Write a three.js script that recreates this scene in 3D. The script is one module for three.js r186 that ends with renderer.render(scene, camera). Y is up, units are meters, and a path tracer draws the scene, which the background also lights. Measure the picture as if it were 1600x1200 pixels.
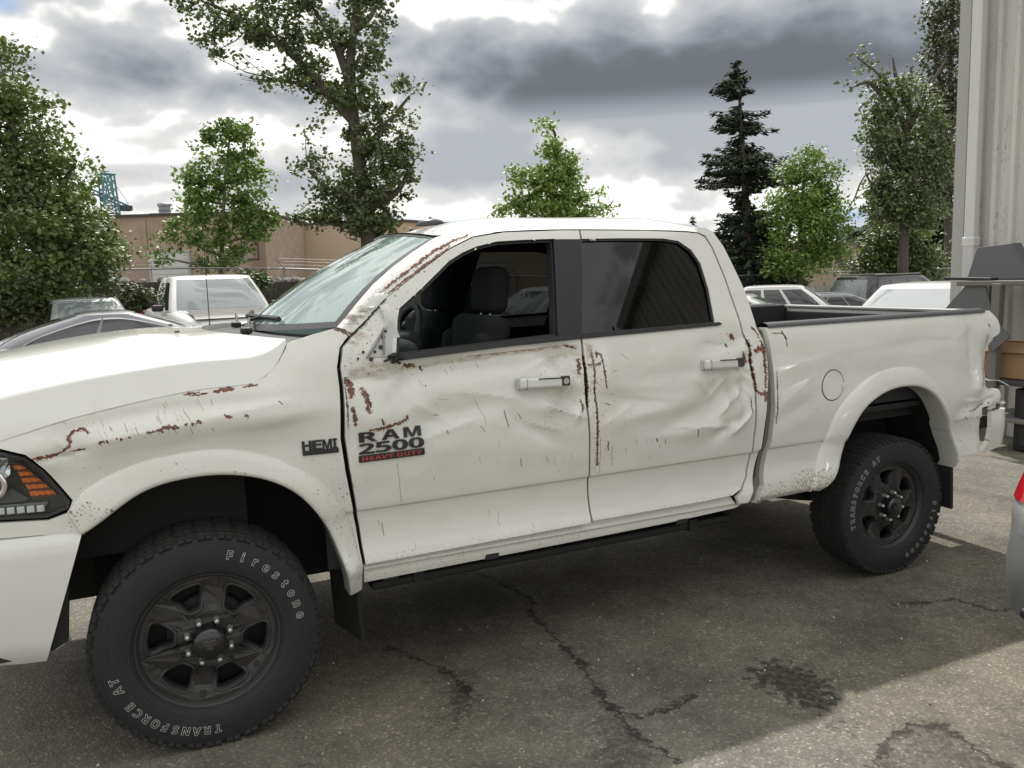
import * as THREE from 'three';
import { mergeGeometries, mergeVertices, toCreasedNormals } from 'three/addons/utils/BufferGeometryUtils.js';
import { RoundedBoxGeometry } from 'three/addons/geometries/RoundedBoxGeometry.js';
import { TextGeometry } from 'three/addons/geometries/TextGeometry.js';
import { FontLoader } from 'three/addons/loaders/FontLoader.js';
import { createNoise2D, createNoise3D } from 'simplex-noise';

// ---------------------------------------------------------------- camera, sky, sun, exposure
const scene = new THREE.Scene();
const camera = new THREE.PerspectiveCamera(2 * Math.atan(600 / 1290.6) * 180 / Math.PI, 4 / 3, 0.1, 3000);
camera.position.set(-0.158, 1.828, 4.346);
camera.rotation.order = 'YXZ';
camera.rotation.set(-0.131, -0.4226, -0.033);
camera.updateMatrixWorld(true);
const renderer = new THREE.WebGLRenderer({ antialias: true });
renderer.setSize(1024, 768);
renderer.toneMapping = THREE.LinearToneMapping;
renderer.toneMappingExposure = 1.1;
renderer.shadowMap.enabled = true;

function rng(seed) { let a = seed >>> 0; return () => { a = (a + 0x6d2b79f5) | 0; let t = Math.imul(a ^ (a >>> 15), 1 | a); t = (t + Math.imul(t ^ (t >>> 7), 61 | t)) ^ t; return ((t ^ (t >>> 14)) >>> 0) / 4294967296; }; }
const n2 = createNoise2D(rng(11)), n3 = createNoise3D(rng(12));
const { clamp, lerp, smoothstep } = THREE.MathUtils;
const V = (x, y, z) => new THREE.Vector3(x, y, z);
// a point at a given distance along the viewing axis, used to lay out the far yard
const AX = new THREE.Matrix4().extractRotation(camera.matrixWorld);
function ray(px, py) { return V((px - 800) / 1290.6, -(py - 600) / 1290.6, -1).applyMatrix4(AX); }
function at(px, py, depth) { return ray(px, py).multiplyScalar(depth).add(camera.position); }

const sunDir = V(0.22, 1, -0.62).normalize();
{
  // sky: broken cumulus with dark bases, a little blue between
  const W = 2048, H = 1024, data = new Float32Array(W * H * 4);
  const feats = [ // [px, py, rx, ry, weight] : towards bright (+) or dark base (-)
    [1090, 150, 330, 80, -1.25], [850, 70, 200, 60, -0.2], [1330, 200, 200, 60, -0.7], [1390, 60, 160, 90, -0.10], [690, 275, 70, 40, -0.30], [770, 250, 90, 40, -0.5],
    [1010, 262, 110, 26, -0.25], [470, 300, 90, 40, -0.45], [170, 120, 190, 75, -0.3], [430, 140, 90, 20, -0.30], [250, 270, 120, 40, -0.2], [900, -160, 500, 120, -0.05],
    [60, 60, 60, 40, 0.4], [230, 30, 120, 40, 0.25], [460, 110, 130, 45, 0.4], [720, 165, 60, 45, 0.35], [700, 320, 90, 40, 0.45], [930, 215, 70, 26, 0.75], [1000, 300, 110, 50, 0.5], [1000, 235, 60, 30, 0.35],
    [330, 190, 90, 40, 0.4], [100, 230, 120, 60, 0.25], [1330, 300, 130, 30, 0.4], [860, 220, 50, 30, 0.3], [1180, 330, 140, 40, 0.05],
  ].map(([px, py, rx, ry, w]) => { const d = ray(px, py).normalize(); const r = ray(px + rx, py).normalize().sub(d), u = ray(px, py - ry).normalize().sub(d); return { d, r: r.clone().multiplyScalar(1 / r.lengthSq()), u: u.clone().multiplyScalar(1 / u.lengthSq()), w }; });
  const blueAt = [[8, 4, 22, 14], [1330, 338, 60, 12], [690, 352, 80, 8], [60, 330, 40, 20]].map(([px, py, rx, ry]) => { const d = ray(px, py).normalize(); return { d, r: ray(px + rx, py).normalize().sub(d), u: ray(px, py - ry).normalize().sub(d) }; }).map((o) => ({ d: o.d, r: o.r.multiplyScalar(1 / o.r.lengthSq()), u: o.u.multiplyScalar(1 / o.u.lengthSq()) }));
  const fb = (x, y, z, o, g = 0.52) => { let s = 0, a = 1; for (let i = 0; i < o; i++, a *= g, x *= 2.03, y *= 2.03, z *= 2.03) s += a * n3(x + i * 7.1, y, z - i * 3.7); return s; };
  const billow = (x, y, z, o) => { let s = 0, a = 1; for (let i = 0; i < o; i++, a *= 0.55, x *= 2.1, y *= 2.1, z *= 2.1) s += a * (1 - 2 * Math.abs(n3(x, y + i * 5.3, z))); return s; };
  for (let row = 0; row < H; row++) {
    const el = ((row + 0.5) / H - 0.5) * Math.PI, y = Math.sin(el), c = Math.cos(el);
    for (let col = 0; col < W; col++) {
      const az = ((col + 0.5) / W - 0.5) * 2 * Math.PI, x = Math.cos(az) * c, z = Math.sin(az) * c, i = (row * W + col) * 4;
      let L, cr = 1, cg = 1, cb = 1;
      if (y <= 0) { L = 0.42; } else {
        const k = 1 / (0.35 + y), wx = fb(x * 3, y * 5, z * 3, 2) * 0.16, X = x * k * 3.1 + wx, Y = y * 6.4 + wx, Z = z * k * 3.1 - wx;
        let b = 0.27 + 0.2 * smoothstep(y, 0.25, 0.75);
        for (const f of feats) { const dx = x - f.d.x, dy = y - f.d.y, dz = z - f.d.z; const far = 1 - smoothstep(dx * dx + dy * dy + dz * dz, 0.3, 0.7); if (far <= 0) continue; const u = dx * f.r.x + dy * f.r.y + dz * f.r.z, v = dx * f.u.x + dy * f.u.y + dz * f.u.z, q = u * u + v * v; b += (f.w < 0 ? 1.75 : 1.25) * f.w * far * Math.exp(-q * 0.8); }
        const n = fb(X * 0.6, Y * 0.6, Z * 0.6, 6) * 0.31 + billow(X * 1.1, Y * 1.1, Z * 1.1, 6) * 0.20;
        const t = b + n;
        const soft = smoothstep(t, -1.0, 0.9), crisp = smoothstep(t, 0.33, 0.55);
        L = (0.17 + 0.52 * soft + 0.40 * crisp) * (1 + 0.22 * smoothstep(y, 0.3, 0.9)); L = lerp(L, 0.27 + 0.76 * L, 1 - smoothstep(y, 0.172, 0.208)); // thicker cloud light overhead, pale haze low down
        const gray = 1 - smoothstep(L, 0.2, 0.8);
        cr = lerp(1.0, 0.87, gray); cg = lerp(0.995, 0.955, gray); cb = lerp(0.975, 1.07, gray);
        for (const f of blueAt) { const dx = x - f.d.x, dy = y - f.d.y, dz = z - f.d.z, u = dx * f.r.x + dy * f.r.y + dz * f.r.z, v = dx * f.u.x + dy * f.u.y + dz * f.u.z, q = u * u + v * v; if (q < 9 && dx * dx + dy * dy + dz * dz < 0.5) { const m = Math.exp(-q) * clamp(0.75 + n * 0.5, 0, 1); L = lerp(L, 0.6, m); cr = lerp(cr, 0.55, m); cg = lerp(cg, 0.8, m); cb = lerp(cb, 1.3, m); } }
        const cs = x * sunDir.x + y * sunDir.y + z * sunDir.z; L *= 1 + 0.5 * Math.exp((cs - 1) * 9);
      }
      data[i] = L * cr; data[i + 1] = L * cg; data[i + 2] = L * cb; data[i + 3] = 1;
    }
  }
  const sky = new THREE.DataTexture(data, W, H, THREE.RGBAFormat, THREE.FloatType);
  sky.mapping = THREE.EquirectangularReflectionMapping; sky.magFilter = THREE.LinearFilter; sky.minFilter = THREE.LinearFilter; sky.wrapS = THREE.RepeatWrapping; sky.needsUpdate = true;
  scene.background = sky; scene.environment = sky;
}
const sun = new THREE.DirectionalLight(new THREE.Color(1, 0.955, 0.88), 4.0);
sun.position.copy(sunDir).multiplyScalar(60).add(V(5, 0, -8)); sun.target.position.set(5, 0, -8);
sun.castShadow = true; sun.shadow.mapSize.set(4096, 4096); sun.shadow.radius = 2;
Object.assign(sun.shadow.camera, { left: -45, right: 45, top: 45, bottom: -45, near: 1, far: 200 });
scene.add(sun, sun.target);

// ---------------------------------------------------------------- helpers
const font = await new FontLoader().loadAsync('fonts/droid/droid_sans_bold.typeface.json');
const lin = (r, g, b) => new THREE.Color().setRGB(r, g, b);
const mat = (r, g, b, rough = 0.8, metal = 0, extra = {}) => new THREE.MeshStandardMaterial({ color: lin(r, g, b), roughness: rough, metalness: metal, side: THREE.DoubleSide, ...extra });
const phys = (r, g, b, rough, extra = {}) => new THREE.MeshPhysicalMaterial({ color: lin(r, g, b), roughness: rough, side: THREE.DoubleSide, ...extra });
const used = new Map();
function numbered(n) { const k = used.get(n) ?? 0; used.set(n, k + 1); return k ? n + '_' + String(k).padStart(3, '0') : n; }
function mesh(name, geo, m, parent) { if (Array.isArray(geo)) geo = merge(geo); const o = new THREE.Mesh(geo, m); o.name = name; o.castShadow = o.receiveShadow = true; parent.add(o); return o; }
function tag(o, label, category, group, kind) { o.userData.label = label; o.userData.category = category; if (group) o.userData.group = group; if (kind) o.userData.kind = kind; return o; }
function thing(name, label, category, pos = [0, 0, 0], turn = 0, group) { const o = new THREE.Group(); o.name = numbered(name); o.position.set(...pos); o.rotation.y = turn; tag(o, label, category, group); scene.add(o); return o; }
function structure(name, geo, m, label) { const o = mesh(numbered(name), geo, m, scene); o.userData.kind = 'structure'; if (label) { o.userData.label = label; } return o; }
function part(name, parent) { const g = new THREE.Group(); g.name = name; parent.add(g); return g; }
function merge(list) {
  list = list.flat(9).filter(Boolean).map((g) => { g = g.index ? g.toNonIndexed() : g; const o = new THREE.BufferGeometry(); if (!g.attributes.normal) g.computeVertexNormals(); o.setAttribute('position', g.attributes.position); o.setAttribute('normal', g.attributes.normal); o.setAttribute('uv', g.attributes.uv ?? new THREE.BufferAttribute(new Float32Array(g.attributes.position.count * 2), 2)); return o; });
  return list.length === 1 ? list[0] : mergeGeometries(list);
}
const box = (w, h, d, x = 0, y = 0, z = 0, rx = 0, ry = 0, rz = 0) => new THREE.BoxGeometry(w, h, d).applyMatrix4(new THREE.Matrix4().compose(V(x, y, z), new THREE.Quaternion().setFromEuler(new THREE.Euler(rx, ry, rz)), V(1, 1, 1)));
const rbox = (w, h, d, r, x = 0, y = 0, z = 0, rx = 0, ry = 0, rz = 0, s = 3) => new RoundedBoxGeometry(w, h, d, s, r).applyMatrix4(new THREE.Matrix4().compose(V(x, y, z), new THREE.Quaternion().setFromEuler(new THREE.Euler(rx, ry, rz)), V(1, 1, 1)));
function bar(a, b, r0, r1 = r0, seg = 8, caps = true) { const d = b.clone().sub(a), g = new THREE.CylinderGeometry(r1, r0, d.length(), seg, 1, !caps); return g.applyMatrix4(new THREE.Matrix4().compose(a.clone().add(b).multiplyScalar(0.5), new THREE.Quaternion().setFromUnitVectors(V(0, 1, 0), d.normalize()), V(1, 1, 1))); }
const tube = (pts, r, n = 24, seg = 6, closed = false) => new THREE.TubeGeometry(new THREE.CatmullRomCurve3(pts, closed), n, r, seg, closed);
function pchip(T) {
  const n = T.length, h = [], d = [], m = new Array(n).fill(0);
  for (let i = 0; i < n - 1; i++) { h[i] = T[i + 1][0] - T[i][0]; d[i] = (T[i + 1][1] - T[i][1]) / h[i]; }
  for (let i = 1; i < n - 1; i++) if (d[i - 1] * d[i] > 0) m[i] = 2 * d[i - 1] * d[i] / (d[i - 1] + d[i]);
  m[0] = d[0]; m[n - 1] = d[n - 2];
  return (t) => { t = clamp(t, T[0][0], T[n - 1][0]); let i = 0; while (i < n - 2 && t > T[i + 1][0]) i++; const s = (t - T[i][0]) / h[i], q = 1 - s; return (1 + 2 * s) * q * q * T[i][1] + s * q * q * h[i] * m[i] + s * s * (3 - 2 * s) * T[i + 1][1] + s * s * (s - 1) * h[i] * m[i + 1]; };
}
// smooth grid surface from a function of (u, v) in 0..1
function patch(fn, nu, nv, uvfn) {
  const P = [], U = [], I = [];
  for (let j = 0; j <= nv; j++) for (let i = 0; i <= nu; i++) { const u = i / nu, v = j / nv, p = fn(u, v); P.push(p.x ?? p[0], p.y ?? p[1], p.z ?? p[2]); const q = uvfn ? uvfn(p, u, v) : [u, v]; U.push(q[0], q[1]); }
  for (let j = 0; j < nv; j++) for (let i = 0; i < nu; i++) { const a = j * (nu + 1) + i, b = a + 1, c = a + nu + 1, d = c + 1; I.push(a, b, d, a, d, c); }
  const g = new THREE.BufferGeometry(); g.setAttribute('position', new THREE.Float32BufferAttribute(P, 3)); g.setAttribute('uv', new THREE.Float32BufferAttribute(U, 2)); g.setIndex(I); g.computeVertexNormals(); return g;
}
// resample a 2-D or 3-D polyline to n+1 points by length, optionally through a spline
function resample(pts, n, smooth = false) {
  if (smooth) pts = new THREE.CatmullRomCurve3(pts.map((p) => V(p[0], p[1], p[2] ?? 0)), false, 'centripetal').getPoints(pts.length * 8).map((p) => [p.x, p.y, p.z]);
  const L = [0]; for (let i = 1; i < pts.length; i++) L.push(L[i - 1] + Math.hypot(...pts[i].map((c, k) => c - pts[i - 1][k])));
  const out = []; let j = 0;
  for (let i = 0; i <= n; i++) { const s = L[L.length - 1] * i / n; while (j < pts.length - 2 && L[j + 1] < s) j++; const t = (s - L[j]) / (L[j + 1] - L[j] || 1); out.push(pts[j].map((c, k) => lerp(c, pts[j + 1][k], t))); }
  return out;
}
function dens(poly, step) { const o = []; for (let i = 0; i < poly.length; i++) { const a = poly[i], b = poly[(i + 1) % poly.length], n = Math.max(1, Math.ceil(Math.hypot(b[0] - a[0], b[1] - a[1]) / step)); for (let k = 0; k < n; k++) o.push([lerp(a[0], b[0], k / n), lerp(a[1], b[1], k / n)]); } return o; }
const area = (p) => { let s = 0; for (let i = 0; i < p.length; i++) { const a = p[i], b = p[(i + 1) % p.length]; s += a[0] * b[1] - b[0] * a[1]; } return s / 2; };
function inset(p, d) {
  if (area(p) < 0) p = p.slice().reverse();
  return p.map((b, i) => { const a = p[(i + p.length - 1) % p.length], c = p[(i + 1) % p.length]; let x1 = b[0] - a[0], y1 = b[1] - a[1], x2 = c[0] - b[0], y2 = c[1] - b[1]; const l1 = Math.hypot(x1, y1) || 1, l2 = Math.hypot(x2, y2) || 1; let nx = -y1 / l1 - y2 / l2, ny = x1 / l1 + x2 / l2; const l = Math.hypot(nx, ny) || 1; const s = Math.min(2, 2 / l); return [b[0] + nx / l * d * s, b[1] + ny / l * d * s]; });
}
function keyhole(outer, hole) {
  if (area(outer) < 0) outer = outer.slice().reverse(); if (area(hole) > 0) hole = hole.slice().reverse();
  let bi = 0, bj = 0, bd = 1e9; outer.forEach((a, i) => hole.forEach((b, j) => { const d = Math.hypot(a[0] - b[0], a[1] - b[1]); if (d < bd) { bd = d; bi = i; bj = j; } }));
  return [...outer.slice(0, bi + 1), ...hole.slice(bj), ...hole.slice(0, bj + 1), ...outer.slice(bi)];
}
// sheet metal: an outline in (x, y) laid on z = f(x, y), with folded edges
function sheet(outline, f, o = {}) {
  const { cell = 0.022, depth = 0.022, rows = [], uv = (x, y) => [x, y], mirror = false, back = 0 } = o;
  let poly = dens(outline, cell); if (area(poly) < 0) poly.reverse();
  const xs = poly.map((p) => p[0]), ys = poly.map((p) => p[1]), x0 = Math.min(...xs), x1 = Math.max(...xs), y0 = Math.min(...ys), y1 = Math.max(...ys);
  const gx = [], gy = []; for (let x = x0; x < x1 + cell; x += cell) gx.push(x); for (let y = y0; y < y1 + cell; y += cell) if (!rows.some((r) => Math.abs(r - y) < 0.002)) gy.push(y); rows.forEach((r) => r > y0 && r < y1 && gy.push(r)); gy.sort((a, b) => a - b);
  const P = [], N = [], U = [], I = [], idx = new Map(), sg = mirror ? -1 : 1, e = 0.003;
  const vert = (x, y) => { const k = Math.round(x * 2e5) + '_' + Math.round(y * 2e5); let i = idx.get(k); if (i === undefined) { i = P.length / 3; idx.set(k, i); const z = f(x, y), nx = -(f(x + e, y) - f(x - e, y)) / (2 * e), ny = -(f(x, y + e) - f(x, y - e)) / (2 * e), l = Math.hypot(nx, ny, 1); P.push(x, y, z * sg); N.push(nx / l, ny / l, sg / l); U.push(...uv(x, y)); } return i; };
  const clip = (p, ax, v, keepLess) => { const out = []; for (let i = 0; i < p.length; i++) { const a = p[i], b = p[(i + 1) % p.length], ia = keepLess ? a[ax] <= v : a[ax] >= v, ib = keepLess ? b[ax] <= v : b[ax] >= v; if (ia) out.push(a); if (ia !== ib) { const t = (v - a[ax]) / (b[ax] - a[ax]); const q = [lerp(a[0], b[0], t), lerp(a[1], b[1], t)]; q[ax] = v; out.push(q); } } return out; };
  for (let i = 0; i < gx.length - 1; i++) {
    const col = clip(clip(poly, 0, gx[i], false), 0, gx[i + 1], true); if (col.length < 3) continue;
    for (let j = 0; j < gy.length - 1; j++) {
      let c = clip(clip(col, 1, gy[j], false), 1, gy[j + 1], true); if (c.length < 3) continue;
      const ca = area(c), full = (gx[i + 1] - gx[i]) * (gy[j + 1] - gy[j]); if (ca < 1e-8) continue;
      if (Math.abs(ca - full) < 1e-7) { const a = vert(gx[i], gy[j]), b = vert(gx[i + 1], gy[j]), d = vert(gx[i + 1], gy[j + 1]), g = vert(gx[i], gy[j + 1]); I.push(a, b, d, a, d, g); continue; }
      c = c.filter((p, k) => { const q = c[(k + 1) % c.length]; return Math.hypot(p[0] - q[0], p[1] - q[1]) > 1e-6; });
      if (c.length < 3) continue;
      for (const t of THREE.ShapeUtils.triangulateShape(c.map((p) => new THREE.Vector2(p[0], p[1])), [])) I.push(...t.map((k) => vert(c[k][0], c[k][1])));
    }
  }
  // folded edge
  for (let i = 0; i < poly.length; i++) {
    const a = poly[i], b = poly[(i + 1) % poly.length], l = Math.hypot(b[0] - a[0], b[1] - a[1]); if (l < 1e-6) continue;
    const nx = (b[1] - a[1]) / l, ny = -(b[0] - a[0]) / l, q = P.length / 3, da = f(a[0], a[1]), db = f(b[0], b[1]);
    P.push(a[0], a[1], da * sg, b[0], b[1], db * sg, b[0], b[1], (db - depth) * sg, a[0], a[1], (da - depth) * sg);
    for (let k = 0; k < 4; k++) N.push(nx, ny, 0); U.push(...uv(a[0], a[1]), ...uv(b[0], b[1]), ...uv(b[0], b[1]), ...uv(a[0], a[1])); I.push(q, q + 2, q + 1, q, q + 3, q + 2);
  }
  if (mirror) for (let i = 0; i < I.length; i += 3) [I[i + 1], I[i + 2]] = [I[i + 2], I[i + 1]];
  const g = new THREE.BufferGeometry(); g.setAttribute('position', new THREE.Float32BufferAttribute(P, 3)); g.setAttribute('normal', new THREE.Float32BufferAttribute(N, 3)); g.setAttribute('uv', new THREE.Float32BufferAttribute(U, 2)); g.setIndex(I); return g;
}
function dataTex(w, h, fn, srgb = true, wrap = THREE.RepeatWrapping) {
  const d = new Uint8Array(w * h * 4); for (let y = 0; y < h; y++) for (let x = 0; x < w; x++) { const c = fn(x / w, y / h, x, y), i = (y * w + x) * 4; if (typeof c === 'number') d[i] = d[i + 1] = d[i + 2] = clamp(c, 0, 1) * 255; else { d[i] = clamp(c[0], 0, 1) * 255; d[i + 1] = clamp(c[1], 0, 1) * 255; d[i + 2] = clamp(c[2], 0, 1) * 255; } d[i + 3] = 255; }
  const t = new THREE.DataTexture(d, w, h); t.wrapS = t.wrapT = wrap; t.magFilter = THREE.LinearFilter; t.minFilter = THREE.LinearMipmapLinearFilter; t.generateMipmaps = true; if (srgb) t.colorSpace = THREE.SRGBColorSpace; t.needsUpdate = true; return t;
}
const s2l = (c) => (c <= 0.04045 ? c / 12.92 : ((c + 0.055) / 1.055) ** 2.4), l2s = (c) => (c <= 0.0031308 ? c * 12.92 : 1.055 * c ** (1 / 2.4) - 0.055);
// ---------------------------------------------------------------- ground
function groundY(x, z) {
  const a = Math.max(0, x - 8), b = Math.max(0, -z - 4);
  return -0.25 * smoothstep(a, 0, 8) + 0.03 * Math.min(b, 20) * (1 - smoothstep(x, 1, 12));
}
const hash = (x, y) => { let h = Math.imul(x | 0, 374761393) + Math.imul(y | 0, 668265263); h = Math.imul(h ^ (h >>> 13), 1274126177); return ((h ^ (h >>> 16)) >>> 0) / 4294967296; };
// aggregate: small stones of mixed tone held in a brown-grey binder; px = pixels per metre
function aggregate(X, Z, ix, iy) {
  let c = 0.146 + 0.034 * n2(X * 0.7, Z * 0.7) + 0.026 * n2(X * 2.3 + 9, Z * 2.3) + 0.018 * n2(X * 9, Z * 9 + 4), warm = 0.5 + 0.35 * n2(X * 0.5 + 30, Z * 0.5);
  let best = 9, tone = 0; const cs = 0.0125, gx = Math.floor(X / cs), gz = Math.floor(Z / cs);
  for (let i = -1; i <= 1; i++) for (let j = -1; j <= 1; j++) { const hx = hash(gx + i, gz + j), hz = hash(gx + i + 911, gz + j - 77), r = 0.18 + 0.42 * hash(gx + i - 51, gz + j + 301), d = Math.hypot(X / cs - (gx + i + hx), Z / cs - (gz + j + hz)) / r; if (d < best) { best = d; tone = hash(gx + i + 17, gz + j + 23); } }
  let h = 0.35 + 0.2 * hash(ix, iy);
  if (best < 1) { const m = 1 - best * best * 0.6; c *= tone > 0.93 ? lerp(1, 2.0, m) : tone > 0.6 ? lerp(1, 1.3, m) : tone < 0.25 ? lerp(1, 0.6, m) : lerp(1, 0.95, m); h = 0.4 + 0.6 * (1 - best * best) * (0.4 + 0.6 * tone); } else c *= 0.8;
  c *= 0.86 + 0.28 * hash(ix + 5, iy + 7);
  return [c, h, warm];
}
const toRGB = (c, w) => [l2s(Math.max(0, c * (1.0 + 0.07 * w))), l2s(Math.max(0, c * (0.955 + 0.0 * w))), l2s(Math.max(0, c * (0.825 - 0.11 * w)))];
{
  const segD = (x, z, pts) => { let b = 9; for (let i = 0; i < pts.length - 1; i++) { const [ax, az] = pts[i], [bx, bz] = pts[i + 1], dx = bx - ax, dz = bz - az, t = clamp(((x - ax) * dx + (z - az) * dz) / (dx * dx + dz * dz), 0, 1); b = Math.min(b, Math.hypot(x - ax - t * dx, z - az - t * dz)); } return b; };
  const inside = (x, z, p) => { let r = false; for (let i = 0, j = p.length - 1; i < p.length; j = i++) if ((p[i][1] > z) !== (p[j][1] > z) && x < (p[j][0] - p[i][0]) * (z - p[i][1]) / (p[j][1] - p[i][1]) + p[i][0]) r = !r; return r; };
  const cracks = [[[1.5, -0.7], [1.62, -0.34], [1.68, -0.12], [1.74, 0.26], [1.65, 0.51], [1.63, 0.81], [1.61, 1.12], [1.56, 1.3], [1.53, 1.53], [1.575, 1.61], [1.76, 1.62], [1.9, 1.58]], [[0.85, 0.5], [0.92, 0.63], [1.01, 0.83], [1.034, 0.98], [1.033, 1.14]], [[3.4, 1.28], [3.617, 1.355], [3.77, 1.39], [3.8, 1.6], [4.1, 1.68]], [[1.53, 1.53], [1.5, 1.7], [1.55, 1.95]], [[2.5, 2.18], [2.61, 2.23], [2.585, 2.35], [2.57, 2.5], [2.62, 2.7]], [[2.16, 2.3], [2.38, 2.2], [2.5, 2.18]]];
  const darkP = [ // [polygon, blackness, feather]
    [[[1.0, 0.9], [1.11, 0.97], [1.07, 1.2], [0.93, 1.4], [0.83, 1.3], [0.93, 1.05]], 0.5, 0.09], [[[1.53, 1.34], [1.6, 1.56], [1.56, 1.75], [1.46, 1.98], [1.2, 1.95], [1.35, 1.6]], 0.32, 0.1],
    [[[2.19, 1.56], [2.35, 1.47], [2.46, 1.5], [2.5, 1.66], [2.44, 1.85], [2.28, 1.95], [2.22, 1.8], [2.21, 1.68]], 0.56, 0.03], [[[2.16, 2.3], [2.38, 2.2], [2.5, 2.18], [2.61, 2.24], [2.58, 2.36], [2.55, 2.5], [2.3, 2.55], [2.1, 2.45]], 0.34, 0.06],
    [[[1.3, -0.6], [1.75, -0.3], [1.8, 0.3], [1.66, 0.6], [1.3, 0.5], [0.9, 0.1]], 0.35, 0.25], [[[3.9, 1.25], [4.2, 1.3], [4.15, 1.6], [3.85, 1.5]], 0.25, 0.12], [[[0.2, 1.35], [0.28, 1.34], [0.29, 1.42], [0.21, 1.43]], 0.4, 0.03],
    [[[0.3, 1.9], [0.9, 1.7], [1.5, 2.0], [1.2, 2.6], [0.5, 2.5]], 0.22, 0.3], [[[2.9, 1.2], [3.5, 1.1], [3.6, 1.5], [3.0, 1.7]], 0.16, 0.25],
    [[[2.2, 2.02], [2.3, 2.0], [2.32, 2.1], [2.2, 2.12]], 0.4, 0.05],
  ];
  const S = 2048, M = 9, X0 = -2, Z0 = -4, H = new Uint8Array(S * S * 4);
  const col = dataTex(S, S, (u, v, ix, iy) => {
    const X = X0 + u * M, Z = Z0 + v * M; let [c, h, w] = aggregate(X, Z, ix, iy);
    const jx = 0.02 * n2(X * 14, Z * 14) + 0.012 * n2(X * 40, Z * 40), jz = 0.02 * n2(X * 14 + 50, Z * 14) + 0.012 * n2(X * 40, Z * 40 + 9);
    if (X > -0.5 && X < 4.6 && Z > -0.9 && Z < 3) {
      for (const [p, k, f] of darkP) { if (Math.abs(X - p[0][0]) > 1.2 || Math.abs(Z - p[0][1]) > 1.4) continue; const j = 3, ins = inside(X + jx * j, Z + jz * j, p), d = segD(X + jx * j, Z + jz * j, [...p, p[0]]), m = ins ? smoothstep(d, -f * 0.3, f) : (1 - smoothstep(d, 0, f)) * 0.3; const g = clamp(0.55 + 0.75 * n2(X * 22, Z * 22) + 0.3 * n2(X * 60, Z * 60), 0.15, 1); c *= 1 - Math.min(0.82, k * 1.45) * m * (0.66 + 0.34 * g); }
      for (const q of cracks) { const d = segD(X + jx, Z + jz, q), wdt = 0.006 + 0.016 * Math.max(0, n2(X * 5, Z * 5 + 70)); if (d < wdt * 2.4) { const m = 1 - smoothstep(d, wdt * 0.4, wdt * 2.4); c *= 1 - 0.72 * m; h *= 1 - 0.9 * m; } }
    }
    const o = (iy * S + ix) * 4; H[o] = H[o + 1] = H[o + 2] = clamp(h, 0, 1) * 255; H[o + 3] = 255;
    return toRGB(c, w);
  }, true, THREE.ClampToEdgeWrapping);
  const ht = new THREE.DataTexture(H, S, S); ht.magFilter = THREE.LinearFilter; ht.needsUpdate = true;
  const g = patch((u, v) => [X0 + u * M, 0, Z0 + (1 - v) * M], 60, 60, (p, u, v) => [u, 1 - v]);
  structure('asphalt_yard', g, mat(1, 1, 1, 0.93, 0, { map: col, bumpMap: ht, bumpScale: 0.006 }), 'worn cracked grey brown asphalt under the truck');
  const T = 1024, tm = 4, H2 = new Uint8Array(T * T * 4);
  const c2 = dataTex(T, T, (u, v, ix, iy) => { const X = u * tm, Z = v * tm, e = Math.min(u, v, 1 - u, 1 - v); let [c, h, w] = aggregate(X + 40, Z + 40, ix, iy); const o = (iy * T + ix) * 4; H2[o] = H2[o + 1] = H2[o + 2] = h * 255; H2[o + 3] = 255; return toRGB(lerp(0.15, c, smoothstep(e, 0, 0.05) * 0.5 + 0.5), w * smoothstep(e, 0, 0.1)); });
  const h2 = new THREE.DataTexture(H2, T, T); h2.wrapS = h2.wrapT = THREE.RepeatWrapping; h2.magFilter = THREE.LinearFilter; h2.needsUpdate = true;
  const ease = (t) => { const s = t * 2 - 1; return Math.sign(s) * (Math.abs(s) * 34 + Math.pow(Math.abs(s), 6) * 900); };
  const g2 = patch((u, v) => { const x = 4 + ease(u), z = -2 - ease(v), near = Math.max(Math.abs(x - 2.5), Math.abs(z - 0.5)); return [x, groundY(x, z) - 0.006 - (near < 4 ? 0.05 : 0), z]; }, 160, 160, (p) => [p[0] / tm, p[2] / tm]);
  structure('ground', g2, mat(1.05, 1.05, 1.02, 0.95, 0, { map: c2, bumpMap: h2, bumpScale: 0.005 }), 'pale gravelly ground of the yard');
  // loose grit on the asphalt
  const st = new THREE.IcosahedronGeometry(1, 0), R = rng(5), N = 2600, im = new THREE.InstancedMesh(st, mat(0.5, 0.48, 0.44, 0.9), N), m4 = new THREE.Matrix4(), q = new THREE.Quaternion(), cc = new THREE.Color();
  for (let i = 0; i < N; i++) { const far = R() < 0.35, x = far ? lerp(4.2, 9, R()) : lerp(-1.5, 5, R()), z = far ? lerp(-2.5, 2.5, R()) : lerp(0.2, 3.6, R()), s = 0.0016 + 0.005 * Math.pow(R(), 5); q.setFromEuler(new THREE.Euler(R() * 6, R() * 6, R() * 6)); m4.compose(V(x, groundY(x, z) + s * 0.3 + (x > 7 || z > 5 ? -0.005 : 0.001), z), q, V(s * (0.8 + R() * 0.8), s * 0.7, s)); im.setMatrixAt(i, m4); const b = R() < 0.25 ? 0.2 : 0.6 + 0.6 * R(); im.setColorAt(i, cc.setRGB(b, b * 0.97, b * 0.9)); }
  im.name = 'grit'; tag(im, 'loose pale grit and small stones scattered on the asphalt', 'gravel', null, 'stuff'); im.castShadow = im.receiveShadow = true; scene.add(im);
}
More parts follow.
